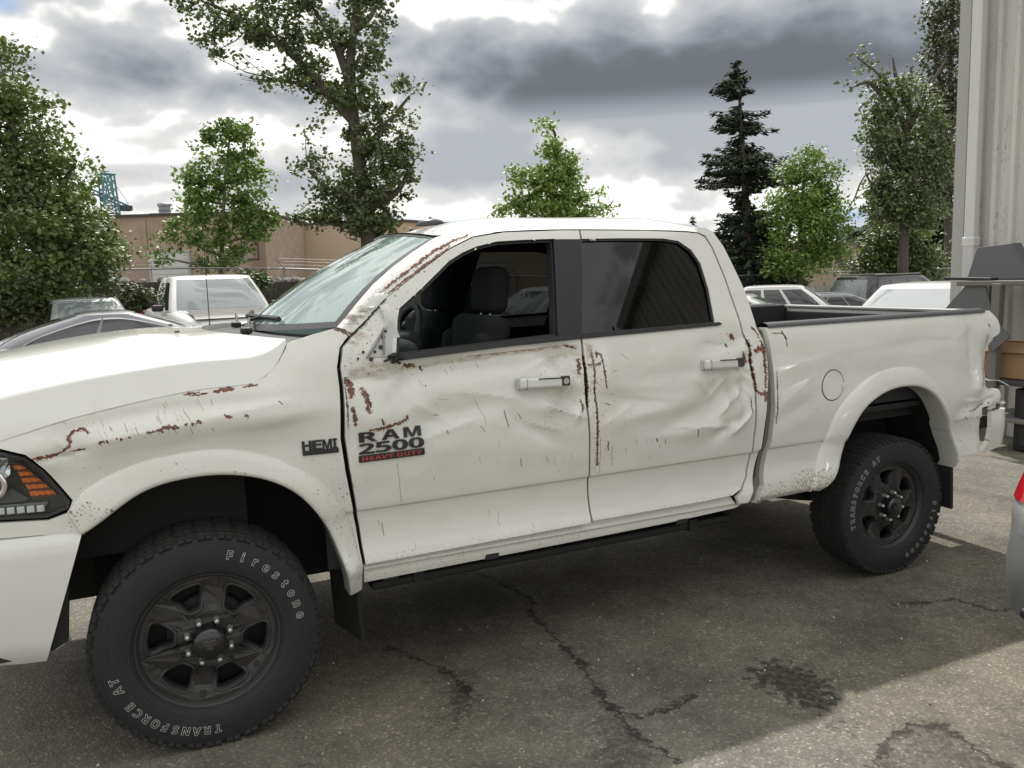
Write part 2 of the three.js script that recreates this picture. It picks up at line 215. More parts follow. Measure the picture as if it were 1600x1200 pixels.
// ---------------------------------------------------------------- the damaged pickup truck (x runs to its tail, +z is its driver side, front axle at x = 0)
const truck = thing('pickup_truck', 'white crew cab pickup truck with dented, scratched and rusty driver side', 'pickup truck');
const CAB = pchip([[0.46, 0.90], [0.50, 0.945], [0.56, 0.965], [0.585, 0.968], [0.60, 0.990], [0.63, 0.988], [0.70, 0.965], [0.78, 0.955], [0.855, 0.962], [0.862, 0.975], [0.90, 0.982], [1.10, 1.0], [1.25, 1.0], [1.38, 0.99], [1.46, 0.972], [1.53, 0.95], [1.60, 0.92], [2.0, 0.735], [2.06, 0.70]]);
const FEN = pchip([[0.6, 0.985], [0.9, 0.975], [1.05, 0.968], [1.15, 0.962], [1.22, 0.970], [1.29, 0.988], [1.36, 0.968], [1.45, 0.92], [1.55, 0.865], [1.65, 0.81]]);
const BED = pchip([[0.46, 0.90], [0.58, 0.955], [0.62, 0.978], [0.68, 0.972], [0.78, 0.958], [0.862, 0.962], [0.870, 0.975], [0.90, 0.980], [1.10, 0.995], [1.28, 0.995], [1.40, 0.985], [1.47, 0.97], [1.52, 0.945]]);
function sideZ(x, y) {
  const k = smoothstep(x, 0.25, 0.62); let a = x > 2.78 ? BED(y) : CAB(y);
  if (k >= 1) return a;
  return lerp(FEN(y - 0.075 * Math.min(x, 0.6)) - 0.10 * smoothstep(-x, 0.25, 1.0), a, k);
}
const bumps = [ // [x, y, sx, sy, turn, amount]
  [1.12, 1.425, 0.46, 0.055, 0.03, -0.026], [1.25, 1.30, 0.36, 0.10, 0.1, -0.016], [0.86, 1.36, 0.16, 0.08, 0.5, -0.014], [1.62, 1.45, 0.12, 0.06, -0.6, -0.022], [1.66, 1.24, 0.09, 0.07, 0.4, -0.022], [1.57, 1.33, 0.07, 0.05, 0.2, 0.012], [1.45, 1.13, 0.16, 0.04, -0.5, -0.008], [1.0, 1.22, 0.25, 0.05, 0.15, -0.008], [0.74, 1.25, 0.1, 0.07, 0, 0.010], [1.5, 1.22, 0.12, 0.03, -0.3, 0.008],
  [1.98, 1.22, 0.16, 0.05, -0.1, -0.010], [2.06, 1.14, 0.24, 0.04, 0.15, 0.007], [2.28, 1.02, 0.16, 0.035, 0.0, 0.009], [2.36, 1.10, 0.2, 0.06, 0.3, -0.013], [2.5, 1.20, 0.11, 0.09, 0.7, -0.020], [2.60, 1.12, 0.06, 0.11, 0.25, 0.018], [2.66, 1.22, 0.035, 0.07, 0, -0.022], [2.55, 1.02, 0.09, 0.035, 0.5, -0.014], [2.48, 1.43, 0.12, 0.05, 0.1, -0.012], [2.65, 1.46, 0.05, 0.05, 0, -0.016], [2.68, 1.35, 0.04, 0.06, 0, -0.014], [2.62, 1.28, 0.03, 0.03, 0, 0.012], [1.84, 1.35, 0.06, 0.12, 0, 0.006], [2.2, 1.32, 0.3, 0.04, 0.05, -0.006],
  [3.02, 1.15, 0.16, 0.06, 0.45, 0.008], [3.0, 1.06, 0.2, 0.05, 0.3, -0.008], [3.15, 1.32, 0.25, 0.05, 0.3, 0.005], [3.9, 1.36, 0.35, 0.05, 0.05, -0.007], [4.40, 1.28, 0.10, 0.2, 0.1, -0.014], [4.56, 1.2, 0.07, 0.22, 0, -0.026], [4.60, 1.42, 0.06, 0.06, 0.3, 0.006], [4.5, 0.98, 0.12, 0.06, 0.3, -0.014], [4.46, 1.1, 0.05, 0.1, -0.2, 0.015], [4.62, 1.0, 0.06, 0.04, 0, 0.012], [4.05, 1.22, 0.08, 0.06, 0.3, 0.006], [4.34, 0.94, 0.05, 0.04, 0, -0.01],
  [-0.42, 1.26, 0.08, 0.06, 0.4, -0.014], [-0.2, 1.35, 0.3, 0.035, 0.12, -0.012], [0.12, 1.36, 0.2, 0.03, 0.05, -0.007], [-0.5, 1.20, 0.06, 0.04, 0.2, 0.008], [0.3, 1.28, 0.15, 0.03, 0.1, 0.006],
];
const folds = [ // sharp creases: [x1, y1, x2, y2, width, amount]
  [0.66, 1.43, 1.70, 1.487, 0.016, -0.010], [0.62, 1.42, 0.80, 1.405, 0.018, -0.014], [1.40, 1.17, 1.60, 1.10, 0.012, 0.006], [1.56, 1.45, 1.73, 1.32, 0.018, -0.016], [1.48, 1.25, 1.73, 1.15, 0.016, 0.017], [1.60, 1.30, 1.70, 1.19, 0.012, -0.008], [0.85, 1.33, 1.05, 1.19, 0.02, 0.006], [1.10, 1.33, 1.45, 1.26, 0.025, 0.006], [1.66, 1.13, 1.73, 1.25, 0.010, 0.008], [1.44, 1.40, 1.6, 1.46, 0.012, 0.006], [0.92, 1.14, 1.2, 1.21, 0.018, 0.005],
  [2.18, 1.06, 2.62, 1.015, 0.016, 0.014], [2.50, 1.08, 2.64, 1.22, 0.014, 0.020], [2.58, 0.98, 2.71, 1.09, 0.014, 0.020], [2.55, 1.26, 2.59, 1.04, 0.018, -0.022], [2.63, 1.25, 2.70, 1.17, 0.010, 0.010], [2.44, 1.17, 2.54, 1.27, 0.014, 0.010], [2.40, 1.46, 2.62, 1.42, 0.016, -0.008], [2.66, 1.52, 2.70, 1.38, 0.012, 0.010], [2.62, 1.33, 2.71, 1.27, 0.010, -0.010], [2.60, 1.20, 2.62, 1.05, 0.008, 0.010], [2.36, 1.30, 2.44, 1.20, 0.014, 0.006], [1.80, 1.10, 2.0, 1.2, 0.016, 0.003], [1.85, 1.25, 2.3, 1.19, 0.03, 0.004],
  [2.9, 1.10, 3.22, 1.29, 0.020, 0.006], [4.36, 1.46, 4.42, 1.08, 0.018, -0.016], [4.42, 1.08, 4.50, 0.96, 0.016, 0.012], [4.30, 0.985, 4.56, 0.975, 0.012, 0.010], [4.44, 0.90, 4.62, 1.0, 0.012, -0.014], [4.50, 1.42, 4.6, 1.32, 0.012, 0.014], [4.0, 1.40, 4.38, 1.37, 0.014, 0.005], [4.2, 1.34, 4.4, 1.45, 0.02, 0.006],
  [-0.55, 1.21, -0.36, 1.235, 0.012, -0.010], [-0.46, 1.28, -0.40, 1.22, 0.010, 0.008], [-0.38, 1.262, 0.05, 1.31, 0.016, 0.007], [0.0, 1.31, 0.4, 1.36, 0.02, 0.005],
].map((f) => [...f, Math.hypot(f[2] - f[0], f[3] - f[1])]);
function dent(x, y) {
  let d = 0;
  for (const [a, b, sx, sy, r, k] of bumps) { const dx = x - a, dy = y - b; if (Math.abs(dx) > 1.3 || Math.abs(dy) > 0.7) continue; const c = Math.cos(r), s = Math.sin(r), u = (dx * c + dy * s) / sx, v = (dy * c - dx * s) / sy, q = u * u + v * v; if (q < 7) d += (a > 2.85 && a < 4.3 ? 0.6 : 1.35) * k * Math.exp(-q); }
  for (const [ax, ay, bx, by, w, k, L] of folds) { const ux = (bx - ax) / L, uy = (by - ay) / L, px = x - ax, py = y - ay, t = px * ux + py * uy, n = Math.abs(py * ux - px * uy); if (t < -0.03 || t > L + 0.03 || n > w * 6) continue; const taper = smoothstep(t, -0.03, 0.3 * L) * (1 - smoothstep(t, 0.7 * L, L + 0.03)); d += (ax > 2.8 && ax < 4.25 ? 0.6 : 1.3) * k * taper * Math.exp(-Math.sqrt(n * n + 1.4e-5) / w); }
  const hit = x > 0.6 && x < 2.75 && y > 0.88 && y < 1.5 ? smoothstep(y, 0.88, 1.0) * (1 - smoothstep(y, 1.44, 1.5)) : x > 4.2 ? smoothstep(x, 4.2, 4.4) : 0;
  if (hit) d += hit * (0.0028 * n2(x * 3.6, y * 4.6) + 0.0005 * n2(x * 12, y * 13 + 5));
  if (x > 4.35) d -= 0.022 * smoothstep(x, 4.42, 4.7) * smoothstep(y, 0.95, 1.1) * (1 - smoothstep(y, 1.28, 1.4));
  return d;
}
const dentZ = (x, y) => sideZ(x, y) + dent(x, y);

// paint: real marks of damage (rust, scrapes, grime) drawn in metres on two maps, front half and rear half of the side
function paintMaps(x0, x1, draw) {
  const y0 = 0.42, y1 = 2.12, W = 2048, s = W / (x1 - x0), H = Math.round((y1 - y0) * s), cv = document.createElement('canvas'); cv.width = W; cv.height = H;
  const c = cv.getContext('2d'); c.fillStyle = '#dcdcd6'; c.fillRect(0, 0, W, H);
  const X = (x) => (x - x0) * s, Y = (y) => H - (y - y0) * s; draw({ c, X, Y, s, R: rng(Math.round(x0 * 100 + 77)) });
  const im = c.getImageData(0, 0, W, H), d = im.data, rough = new Uint8Array(W * H * 4);
  for (let i = 0; i < W * H; i++) { const px = i % W, py = (i / W) | 0, xm = x0 + px / s, ym = y0 + (H - py) / s; const n = 0.5 + 0.5 * n2(xm * 9, ym * 9), m = (hash(px, py) - 0.5) * 5 - 5 * Math.max(0, n2(xm * 3 + 5, ym * 5)) - (hash(px >> 1, py >> 1) < 0.004 ? 26 : 0); for (let k = 0; k < 3; k++) d[i * 4 + k] = clamp(d[i * 4 + k] + m * (k === 2 ? 1.25 : 1), 0, 255); const dark = 1 - d[i * 4 + 1] / 220; rough[i * 4] = rough[i * 4 + 1] = rough[i * 4 + 2] = clamp(0.30 + 0.14 * n + Math.max(0, dark) * 0.8, 0, 1) * 255; rough[i * 4 + 3] = 255; }
  c.putImageData(im, 0, 0);
  const t = new THREE.CanvasTexture(cv); t.colorSpace = THREE.SRGBColorSpace; t.anisotropy = 8;
  const r = new THREE.DataTexture(rough, W, H); r.flipY = true; r.magFilter = THREE.LinearFilter; r.needsUpdate = true;
  return { m: phys(1, 1, 1, 1, { map: t, roughnessMap: r, clearcoat: 0.95, clearcoatRoughness: 0.05 }), uv: (x, y) => [(x - x0) / (x1 - x0), (y - y0) * s / H] };
}
// ragged flake along a path
function flake({ c, X, Y, s, R }, pts, w, colour = '#6b3519', dots = 6) {
  for (let k = 0; k < pts.length - 1; k++) {
    const [ax, ay] = pts[k], [bx, by] = pts[k + 1], L = Math.hypot(bx - ax, by - ay), n = Math.max(3, Math.ceil(L / 0.003)), top = [], bot = [], nx = -(by - ay) / L, ny = (bx - ax) / L;
    for (let i = 0; i <= n; i++) { const t = i / n, e = 0.35 + 0.65 * Math.sin(Math.PI * clamp((k + t) / (pts.length - 1), 0.04, 0.96)), a = w * e * clamp(0.7 + 0.7 * n2((k + t) * L * 46 + ax * 31, ay * 17) + 0.06 * (R() - 0.5), 0.05, 1.6), b = w * e * clamp(0.7 + 0.7 * n2((k + t) * L * 46 + ax * 31, ay * 17 + 9) + 0.06 * (R() - 0.5), 0.05, 1.6), x = lerp(ax, bx, t), y = lerp(ay, by, t); top.push([x + nx * a, y + ny * a]); bot.push([x - nx * b, y - ny * b]); }
    c.lineJoin = 'round'; c.strokeStyle = 'rgba(150,144,134,0.75)'; c.lineWidth = Math.max(1, w * s * 0.3); c.beginPath(); [...top, ...bot.slice().reverse()].forEach(([x, y], i) => (i ? c.lineTo(X(x), Y(y)) : c.moveTo(X(x), Y(y)))); c.stroke();
    c.fillStyle = colour; c.beginPath(); [...top, ...bot.reverse()].forEach(([x, y], i) => (i ? c.lineTo(X(x), Y(y)) : c.moveTo(X(x), Y(y)))); c.fill();
    c.fillStyle = 'rgba(58,33,20,0.8)'; for (let q = 0; q < n / 5; q++) { const i0 = Math.floor(R() * (n - 3)), i1 = Math.min(n, i0 + 2 + Math.floor(R() * 6)), g = R() * 0.5; c.beginPath(); for (let i = i0; i <= i1; i++) { const A1 = top[i], B1 = bot[bot.length - 1 - i] ?? top[i]; c.lineTo(X(lerp(A1[0], B1[0], g)), Y(lerp(A1[1], B1[1], g))); } for (let i = i1; i >= i0; i--) { const A1 = top[i], B1 = bot[bot.length - 1 - i] ?? top[i]; c.lineTo(X(lerp(A1[0], B1[0], g + 0.35)), Y(lerp(A1[1], B1[1], g + 0.35))); } c.fill(); }
    c.fillStyle = '#3a2216'; for (let i = 0; i < dots; i++) { const t = R(), o = (R() - 0.5) * w * 2.2; c.fillRect(X(lerp(ax, bx, t) + nx * o), Y(lerp(ay, by, t) + ny * o), 1 + R() * 2.5, 1 + R() * 2.5); }
    c.fillStyle = '#9a5a30'; for (let i = 0; i < dots; i++) { const t = R(), o = (R() - 0.5) * w; c.fillRect(X(lerp(ax, bx, t) + nx * o), Y(lerp(ay, by, t) + ny * o), 1 + R() * 2, 1 + R() * 2); }
  }
}
function scratch({ c, X, Y, s }, x1, y1, x2, y2, w = 1.4, col = 'rgba(70,66,60,0.75)') { c.strokeStyle = col; c.lineWidth = w; c.beginPath(); c.moveTo(X(x1), Y(y1)); c.lineTo(X(x2), Y(y2)); c.stroke(); }
function scuffs(o, x0, x1, y0, y1, n, len, lean, col = [80, 76, 68], al = 0.6) { for (let i = 0; i < n * 0.55; i++) { const x = lerp(x0, x1, o.R()), y = lerp(y0, y1, o.R()), l = len * (0.2 + o.R()), a = lean + (o.R() - 0.5) * 0.3; scratch(o, x, y, x + Math.cos(a) * l, y + Math.sin(a) * l, 0.7 + o.R() * 1.6, `rgba(${col},${al * (0.3 + 0.7 * o.R())})`); } }
function speck(o, x0, x1, y0, y1, n, r, col, al) { for (let i = 0; i < n; i++) { const q = r * (0.3 + o.R() * o.R()); o.c.fillStyle = `rgba(${col},${al * (0.3 + 0.7 * o.R())})`; o.c.fillRect(o.X(lerp(x0, x1, o.R())), o.Y(lerp(y0, y1, o.R())), q * o.s, q * o.s); } }
// a stain built of many grains along a path, so that it has a grain of its own
function stain(o, pts, w, n, col, al) { for (let i = 0; i < n; i++) { const k = Math.floor(o.R() * (pts.length - 1)), t = o.R(), g = (o.R() + o.R() + o.R() - 1.5) / 1.5 * w, x = lerp(pts[k][0], pts[k + 1][0], t) + (o.R() - 0.5) * w, y = lerp(pts[k][1], pts[k + 1][1], t) + g; if (n2(x * 16, y * 30) < -0.15) continue; o.c.fillStyle = `rgba(${col},${al * o.R()})`; o.c.fillRect(o.X(x), o.Y(y), (0.004 + 0.02 * o.R()) * o.s, (0.002 + 0.005 * o.R()) * o.s); } }
const RUST = '#6e371b', DARK = '#4a2a1c';
const A = paintMaps(-1.0, 1.76, (o) => {
  // fender ridge
  flake(o, [[-0.56, 1.222], [-0.50, 1.226], [-0.45, 1.238]], 0.008, '#7a4a30'); flake(o, [[-0.45, 1.238], [-0.42, 1.262], [-0.425, 1.29], [-0.40, 1.315]], 0.008, '#7c482c'); flake(o, [[-0.40, 1.312], [-0.37, 1.318], [-0.355, 1.30]], 0.007, '#7c482c');
  flake(o, [[-0.42, 1.24], [-0.37, 1.245]], 0.004, '#5a3424');
  for (let i = 0; i < 30; i++) { const x = lerp(-0.33, 0.06, o.R()), y = 1.262 + (x + 0.33) * 0.125 + (o.R() - 0.5) * 0.012, l = 0.006 + 0.02 * o.R() * o.R(); flake(o, [[x, y], [x + l, y + l * 0.3]], 0.003 + 0.004 * o.R(), o.R() < 0.5 ? '#5e3a26' : '#4d4438', 2); }
  flake(o, [[-0.12, 1.292], [-0.085, 1.302], [-0.055, 1.292]], 0.008, RUST); flake(o, [[0.125, 1.318], [0.15, 1.312]], 0.007, RUST); flake(o, [[0.12, 1.33], [0.13, 1.312]], 0.004, DARK); flake(o, [[0.195, 1.32], [0.21, 1.31]], 0.005, DARK);
  flake(o, [[-0.02, 1.41], [0.04, 1.416]], 0.005, RUST); flake(o, [[0.09, 1.414], [0.17, 1.42]], 0.010, '#7b3d1e'); flake(o, [[0.20, 1.422], [0.26, 1.428]], 0.005, RUST); flake(o, [[0.01, 1.405], [0.07, 1.41]], 0.004, DARK);
  scuffs(o, -0.35, 0.12, 1.27, 1.36, 60, 0.03, -1.2); scuffs(o, -0.48, -0.3, 1.28, 1.36, 8, 0.04, -1.1); scratch(o, 0.33, 1.36, 0.345, 1.345, 3, 'rgba(70,55,45,0.9)'); scuffs(o, -0.1, 0.1, 1.36, 1.40, 14, 0.03, -1.3);
  // fender flare speckle and dirt
  speck(o, -0.45, 0.62, 0.5, 1.18, 240, 0.006, '70,60,46', 0.6); speck(o, 0.45, 0.62, 0.5, 1.0, 160, 0.007, '96,80,56', 0.5); speck(o, -0.46, -0.30, 0.93, 1.05, 60, 0.009, '66,56,44', 0.7); scuffs(o, 0.3, 0.6, 0.9, 1.12, 16, 0.03, -1.0, [96, 70, 44], 0.5);
  // door front edge
  flake(o, [[0.600, 1.43], [0.625, 1.39], [0.618, 1.345]], 0.015, '#6d4630', 30); flake(o, [[0.668, 1.385], [0.685, 1.34], [0.69, 1.275]], 0.013, '#6b4a38', 30); flake(o, [[0.688, 1.36], [0.70, 1.30]], 0.008, DARK, 10); flake(o, [[0.62, 1.31], [0.632, 1.27], [0.628, 1.23]], 0.010, '#694632', 16); flake(o, [[0.60, 1.40], [0.602, 1.30], [0.598, 1.22]], 0.004, DARK);
  flake(o, [[0.685, 1.205], [0.76, 1.208], [0.82, 1.222], [0.86, 1.238]], 0.009, '#6b3f22', 24); flake(o, [[0.74, 1.25], [0.75, 1.22]], 0.006, DARK); flake(o, [[0.855, 1.25], [0.86, 1.235]], 0.007, DARK);
  // stained fold below the window and mirror plate
  stain(o, [[0.62, 1.435], [0.85, 1.44], [1.1, 1.47], [1.4, 1.487], [1.7, 1.492]], 0.022, 1500, '172,152,122', 0.13); stain(o, [[0.60, 1.44], [0.72, 1.47], [0.85, 1.49]], 0.03, 700, '156,136,112', 0.16); stain(o, [[1.2, 1.48], [1.7, 1.49]], 0.007, 400, '140,116,88', 0.22); scratch(o, 1.15, 1.478, 1.66, 1.495, 1.5, 'rgba(110,76,48,0.8)');
  flake(o, [[1.64, 1.498], [1.70, 1.478]], 0.006, '#7a5132', 10); stain(o, [[1.55, 1.44], [1.72, 1.46]], 0.03, 400, '176,158,128', 0.13); speck(o, 1.5, 1.74, 1.1, 1.42, 240, 0.006, '120,104,76', 0.5);
  stain(o, [[0.62, 1.56], [0.72, 1.62]], 0.04, 600, '160,144,124', 0.16); speck(o, 0.6, 0.9, 1.42, 1.72, 260, 0.007, '70,54,44', 0.6); flake(o, [[0.86, 1.462], [0.92, 1.452]], 0.011, '#7b5a44', 20); flake(o, [[0.94, 1.452], [0.95, 1.43]], 0.008, DARK);
  for (const [x, y] of [[1.08, 1.44], [1.09, 1.46], [1.2, 1.45], [0.93, 1.39], [1.05, 1.43]]) scratch(o, x, y, x + 0.012, y - 0.026, 1.8, 'rgba(110,94,76,0.6)');
  // rust along the pillar beside the windscreen
  flake(o, [[0.80, 1.765], [0.90, 1.83], [1.0, 1.89], [1.10, 1.95], [1.20, 1.995], [1.28, 2.02]], 0.008, '#6b3e22', 26); flake(o, [[0.84, 1.765], [0.95, 1.832], [1.06, 1.90], [1.17, 1.965]], 0.007, '#7c4526', 26); flake(o, [[0.58, 1.635], [0.62, 1.618], [0.66, 1.605]], 0.009, '#76401f', 16); flake(o, [[0.66, 1.60], [0.74, 1.665], [0.82, 1.735]], 0.006, '#52301d', 14);
  speck(o, 0.75, 1.35, 1.68, 2.04, 190, 0.008, '74,58,46', 0.7); stain(o, [[0.62, 1.66], [0.72, 1.70]], 0.04, 700, '120,104,92', 0.25);
  // body scratches and transfer marks
  scratch(o, 1.165, 1.30, 1.215, 1.20, 1.6, 'rgba(110,104,92,0.7)'); scratch(o, 1.10, 1.315, 1.14, 1.312, 1.2, 'rgba(130,122,108,0.6)'); scratch(o, 1.0, 1.305, 1.05, 1.30, 1.5, 'rgba(130,116,98,0.6)'); scratch(o, 1.31, 1.225, 1.325, 1.15, 3.4, 'rgba(60,56,52,0.85)'); scratch(o, 1.375, 1.21, 1.39, 1.18, 2.4); scratch(o, 1.19, 1.17, 1.21, 1.14, 2); scratch(o, 0.975, 1.24, 1.0, 1.235, 2.4); scratch(o, 1.03, 1.17, 1.035, 1.15, 3); scratch(o, 1.38, 1.0, 1.385, 0.96, 3); scratch(o, 0.80, 1.05, 0.815, 0.87, 1.8, 'rgba(110,105,96,0.7)'); scratch(o, 0.73, 0.79, 0.735, 0.73, 2.2); scratch(o, 0.95, 1.37, 0.955, 1.362, 4); scuffs(o, 0.95, 1.7, 0.9, 1.35, 46, 0.03, -1.45); scuffs(o, 0.62, 1.7, 0.65, 0.84, 14, 0.03, -1.5);
  // seam streaks on the door's rear edge
  flake(o, [[1.705, 1.43], [1.712, 1.40], [1.70, 1.36]], 0.012, '#66402c', 20); flake(o, [[1.728, 1.45], [1.732, 1.30], [1.731, 1.20]], 0.005, '#54301f', 16); flake(o, [[1.705, 1.24], [1.712, 1.20], [1.705, 1.18]], 0.005, '#3d2e26');
  speck(o, 0.64, 1.76, 0.53, 0.66, 700, 0.006, '120,108,80', 0.45);
});
const B = paintMaps(1.72, 4.80, (o) => {
  flake(o, [[1.775, 1.46], [1.78, 1.38], [1.775, 1.28], [1.782, 1.16], [1.78, 1.04], [1.786, 0.93], [1.787, 0.915]], 0.006, '#4f2f22', 30); flake(o, [[1.735, 1.46], [1.742, 1.30], [1.738, 1.2]], 0.005, DARK, 10); flake(o, [[1.80, 1.455], [1.822, 1.44], [1.832, 1.35], [1.836, 1.285]], 0.006, '#553122', 14); flake(o, [[1.745, 1.40], [1.80, 1.398], [1.815, 1.405]], 0.006, '#5c3826', 10); flake(o, [[1.80, 1.46], [1.80, 1.43]], 0.005, DARK);
  flake(o, [[1.84, 1.03], [1.845, 0.98]], 0.004, '#57483c'); scratch(o, 1.775, 1.1, 1.775, 0.88, 1.6, 'rgba(120,100,60,0.7)'); scratch(o, 1.80, 1.05, 1.802, 0.87, 1.6, 'rgba(96,84,60,0.7)'); scratch(o, 1.865, 1.0, 1.868, 0.9, 1.4); scratch(o, 1.83, 1.21, 1.86, 1.20, 3); speck(o, 1.74, 1.9, 0.9, 1.45, 260, 0.006, '120,96,70', 0.5); stain(o, [[1.76, 1.5], [1.77, 1.3]], 0.03, 400, '150,128,96', 0.3);
  scuffs(o, 2.03, 2.4, 0.96, 1.05, 16, 0.03, -1.45); scratch(o, 2.12, 1.01, 2.125, 0.99, 4, 'rgba(56,52,48,0.9)'); scratch(o, 2.17, 1.0, 2.172, 0.975, 3); scratch(o, 2.36, 1.03, 2.364, 0.99, 3.4, 'rgba(60,56,52,0.9)'); scratch(o, 1.93, 1.44, 1.97, 1.41, 1.6, 'rgba(120,110,96,0.7)'); scuffs(o, 1.9, 2.7, 0.9, 1.45, 26, 0.025, -1.4);
  flake(o, [[2.595, 1.492], [2.625, 1.462]], 0.013, '#59301c', 20); flake(o, [[2.56, 1.445], [2.575, 1.43]], 0.006, '#6a5a48'); speck(o, 2.5, 2.72, 1.36, 1.5, 60, 0.006, '90,70,56', 0.6);
  flake(o, [[2.665, 1.40], [2.675, 1.36], [2.69, 1.34]], 0.010, '#5c3420', 16); flake(o, [[2.69, 1.45], [2.705, 1.40], [2.712, 1.32], [2.722, 1.24], [2.726, 1.20]], 0.010, '#6e371b', 30); flake(o, [[2.695, 1.46], [2.71, 1.42]], 0.012, '#84451f', 20);
  flake(o, [[2.735, 1.52], [2.76, 1.50], [2.775, 1.46]], 0.007, '#7a4526'); flake(o, [[2.73, 1.395], [2.77, 1.41], [2.80, 1.395], [2.80, 1.36]], 0.015, '#84421c', 24); flake(o, [[2.782, 1.45], [2.795, 1.36], [2.80, 1.28], [2.80, 1.20]], 0.011, '#6a361b', 40); flake(o, [[2.725, 1.20], [2.76, 1.175], [2.79, 1.17]], 0.008, '#7c4020', 16); flake(o, [[2.785, 1.185], [2.81, 1.16], [2.80, 1.13]], 0.016, '#8a4620', 24); flake(o, [[2.70, 1.16], [2.705, 1.08]], 0.004, DARK);
  flake(o, [[2.874, 1.28], [2.878, 1.2], [2.882, 1.08], [2.880, 1.0]], 0.004, '#4c3020', 26); flake(o, [[2.86, 1.482], [2.93, 1.478]], 0.003, '#4c3a30'); flake(o, [[2.93, 1.49], [2.955, 1.44]], 0.007, '#4a3c34', 10); flake(o, [[2.95, 1.44], [2.953, 1.41]], 0.003, DARK);
  scuffs(o, 2.85, 2.9, 1.0, 1.3, 20, 0.03, -1.5); stain(o, [[3.0, 1.0], [3.3, 1.1]], 0.05, 200, '170,165,150', 0.2);
  speck(o, 2.75, 3.3, 0.55, 0.68, 1500, 0.007, '110,98,70', 0.5); speck(o, 3.0, 3.28, 0.55, 0.72, 700, 0.008, '96,84,60', 0.5); scuffs(o, 2.95, 3.25, 0.58, 0.68, 40, 0.03, -1.2, [100, 88, 66], 0.5);
  speck(o, 4.28, 4.62, 0.62, 0.95, 70, 0.007, '60,54,46', 0.7); for (const [x, y] of [[4.35, 0.87], [4.36, 0.885], [4.375, 0.875], [4.46, 0.93], [4.45, 0.925], [4.57, 0.955]]) flake(o, [[x, y], [x + 0.012, y - 0.006]], 0.005, '#332a24', 2);
  flake(o, [[4.40, 0.915], [4.48, 0.93], [4.55, 0.955]], 0.004, '#3a322c'); flake(o, [[4.47, 1.04], [4.50, 0.98], [4.53, 0.965]], 0.004, '#4c4238'); flake(o, [[4.535, 1.38], [4.54, 1.30]], 0.004, '#4a4038'); flake(o, [[4.54, 1.44], [4.55, 1.42]], 0.005, '#4a4038'); scuffs(o, 4.3, 4.6, 0.9, 1.4, 40, 0.03, -1.3);
  speck(o, 1.76, 2.7, 0.53, 0.66, 700, 0.006, '120,108,80', 0.45); speck(o, 3.9, 4.3, 0.6, 1.2, 120, 0.006, '110,100,80', 0.4);
});
const white = phys(0.70, 0.70, 0.675, 0.40, { clearcoat: 0.95, clearcoatRoughness: 0.05 });
const blackPlastic = mat(0.018, 0.018, 0.019, 0.55), darkMetal = mat(0.03, 0.029, 0.028, 0.75, 0.3), rubber = mat(0.016, 0.016, 0.015, 0.85), linerM = mat(0.012, 0.012, 0.012, 0.9);
const tinted = phys(0.055, 0.06, 0.06, 0.02, { transmission: 1, thickness: 0, ior: 1.52 }), glass = phys(0.93, 0.97, 0.95, 0.02, { transmission: 1, thickness: 0, ior: 1.5 });
const ROWS = [0.853, 0.8555, 0.8585, 0.862, 0.865, 0.585, 0.59, 0.595, 0.6, 0.605];
const shut = [[-0.95, 1.205], [-0.642, 1.295], [-0.389, 1.361], [-0.114, 1.407], [0.061, 1.426], [0.228, 1.43], [0.294, 1.457], [0.351, 1.511], [0.385, 1.56], [0.393, 1.582]];
const fOut = [[-0.452, 1.013], [-0.385, 1.092], [-0.212, 1.168], [-0.053, 1.191], [0.111, 1.189], [0.28, 1.142], [0.412, 1.065], [0.49, 1.002], [0.567, 0.88], [0.605, 0.769], [0.626, 0.607], [0.630, 0.509]];
const fIn = [[-0.407, 0.923], [-0.361, 0.953], [-0.19, 1.06], [-0.021, 1.092], [0.145, 1.081], [0.272, 1.041], [0.38, 0.969], [0.484, 0.822], [0.533, 0.686], [0.565, 0.563], [0.576, 0.488]];
const rOut = [[3.14, 0.60], [3.16, 0.673], [3.235, 0.873], [3.302, 1.026], [3.428, 1.14], [3.585, 1.217], [3.774, 1.239], [3.945, 1.211], [4.081, 1.125], [4.187, 1.001], [4.257, 0.863], [4.30, 0.667], [4.32, 0.6]];
const rIn = [[3.214, 0.584], [3.313, 0.681], [3.4, 0.902], [3.488, 1.026], [3.614, 1.095], [3.753, 1.123], [3.924, 1.108], [4.045, 1.045], [4.155, 0.918], [4.25, 0.729], [4.285, 0.58]];
const doorFront = [[0.828, 1.741], [0.735, 1.659], [0.656, 1.597], [0.607, 1.553], [0.588, 1.474], [0.592, 1.394], [0.582, 1.183], [0.594, 1.046], [0.630, 0.781], [0.640, 0.619]];
const gut = [[0.828, 1.749], [1.022, 1.871], [1.162, 1.955], [1.295, 2.01], [1.458, 2.033], [1.758, 2.04]];
const mid = (a, b, t) => a.map((p, i) => [lerp(p[0], b[i][0], t), lerp(p[1], b[i][1], t)]);
const bot = (z) => V(0.335 + 0.40 * z * z * 0.88, 1.602 + 0.04 * z * z, z), top = (z) => V(1.10 + 0.14 * z * z, 2.062 - 0.11 * z * z, z);
const ws = (z, v, out = 0) => { const b = bot(z * 0.885), t = top(z * 0.63), p = b.lerp(t, v); p.x -= 0.035 * Math.sin(Math.PI * v) + out; p.y += 0.02 * Math.sin(Math.PI * v) + out; return p; };
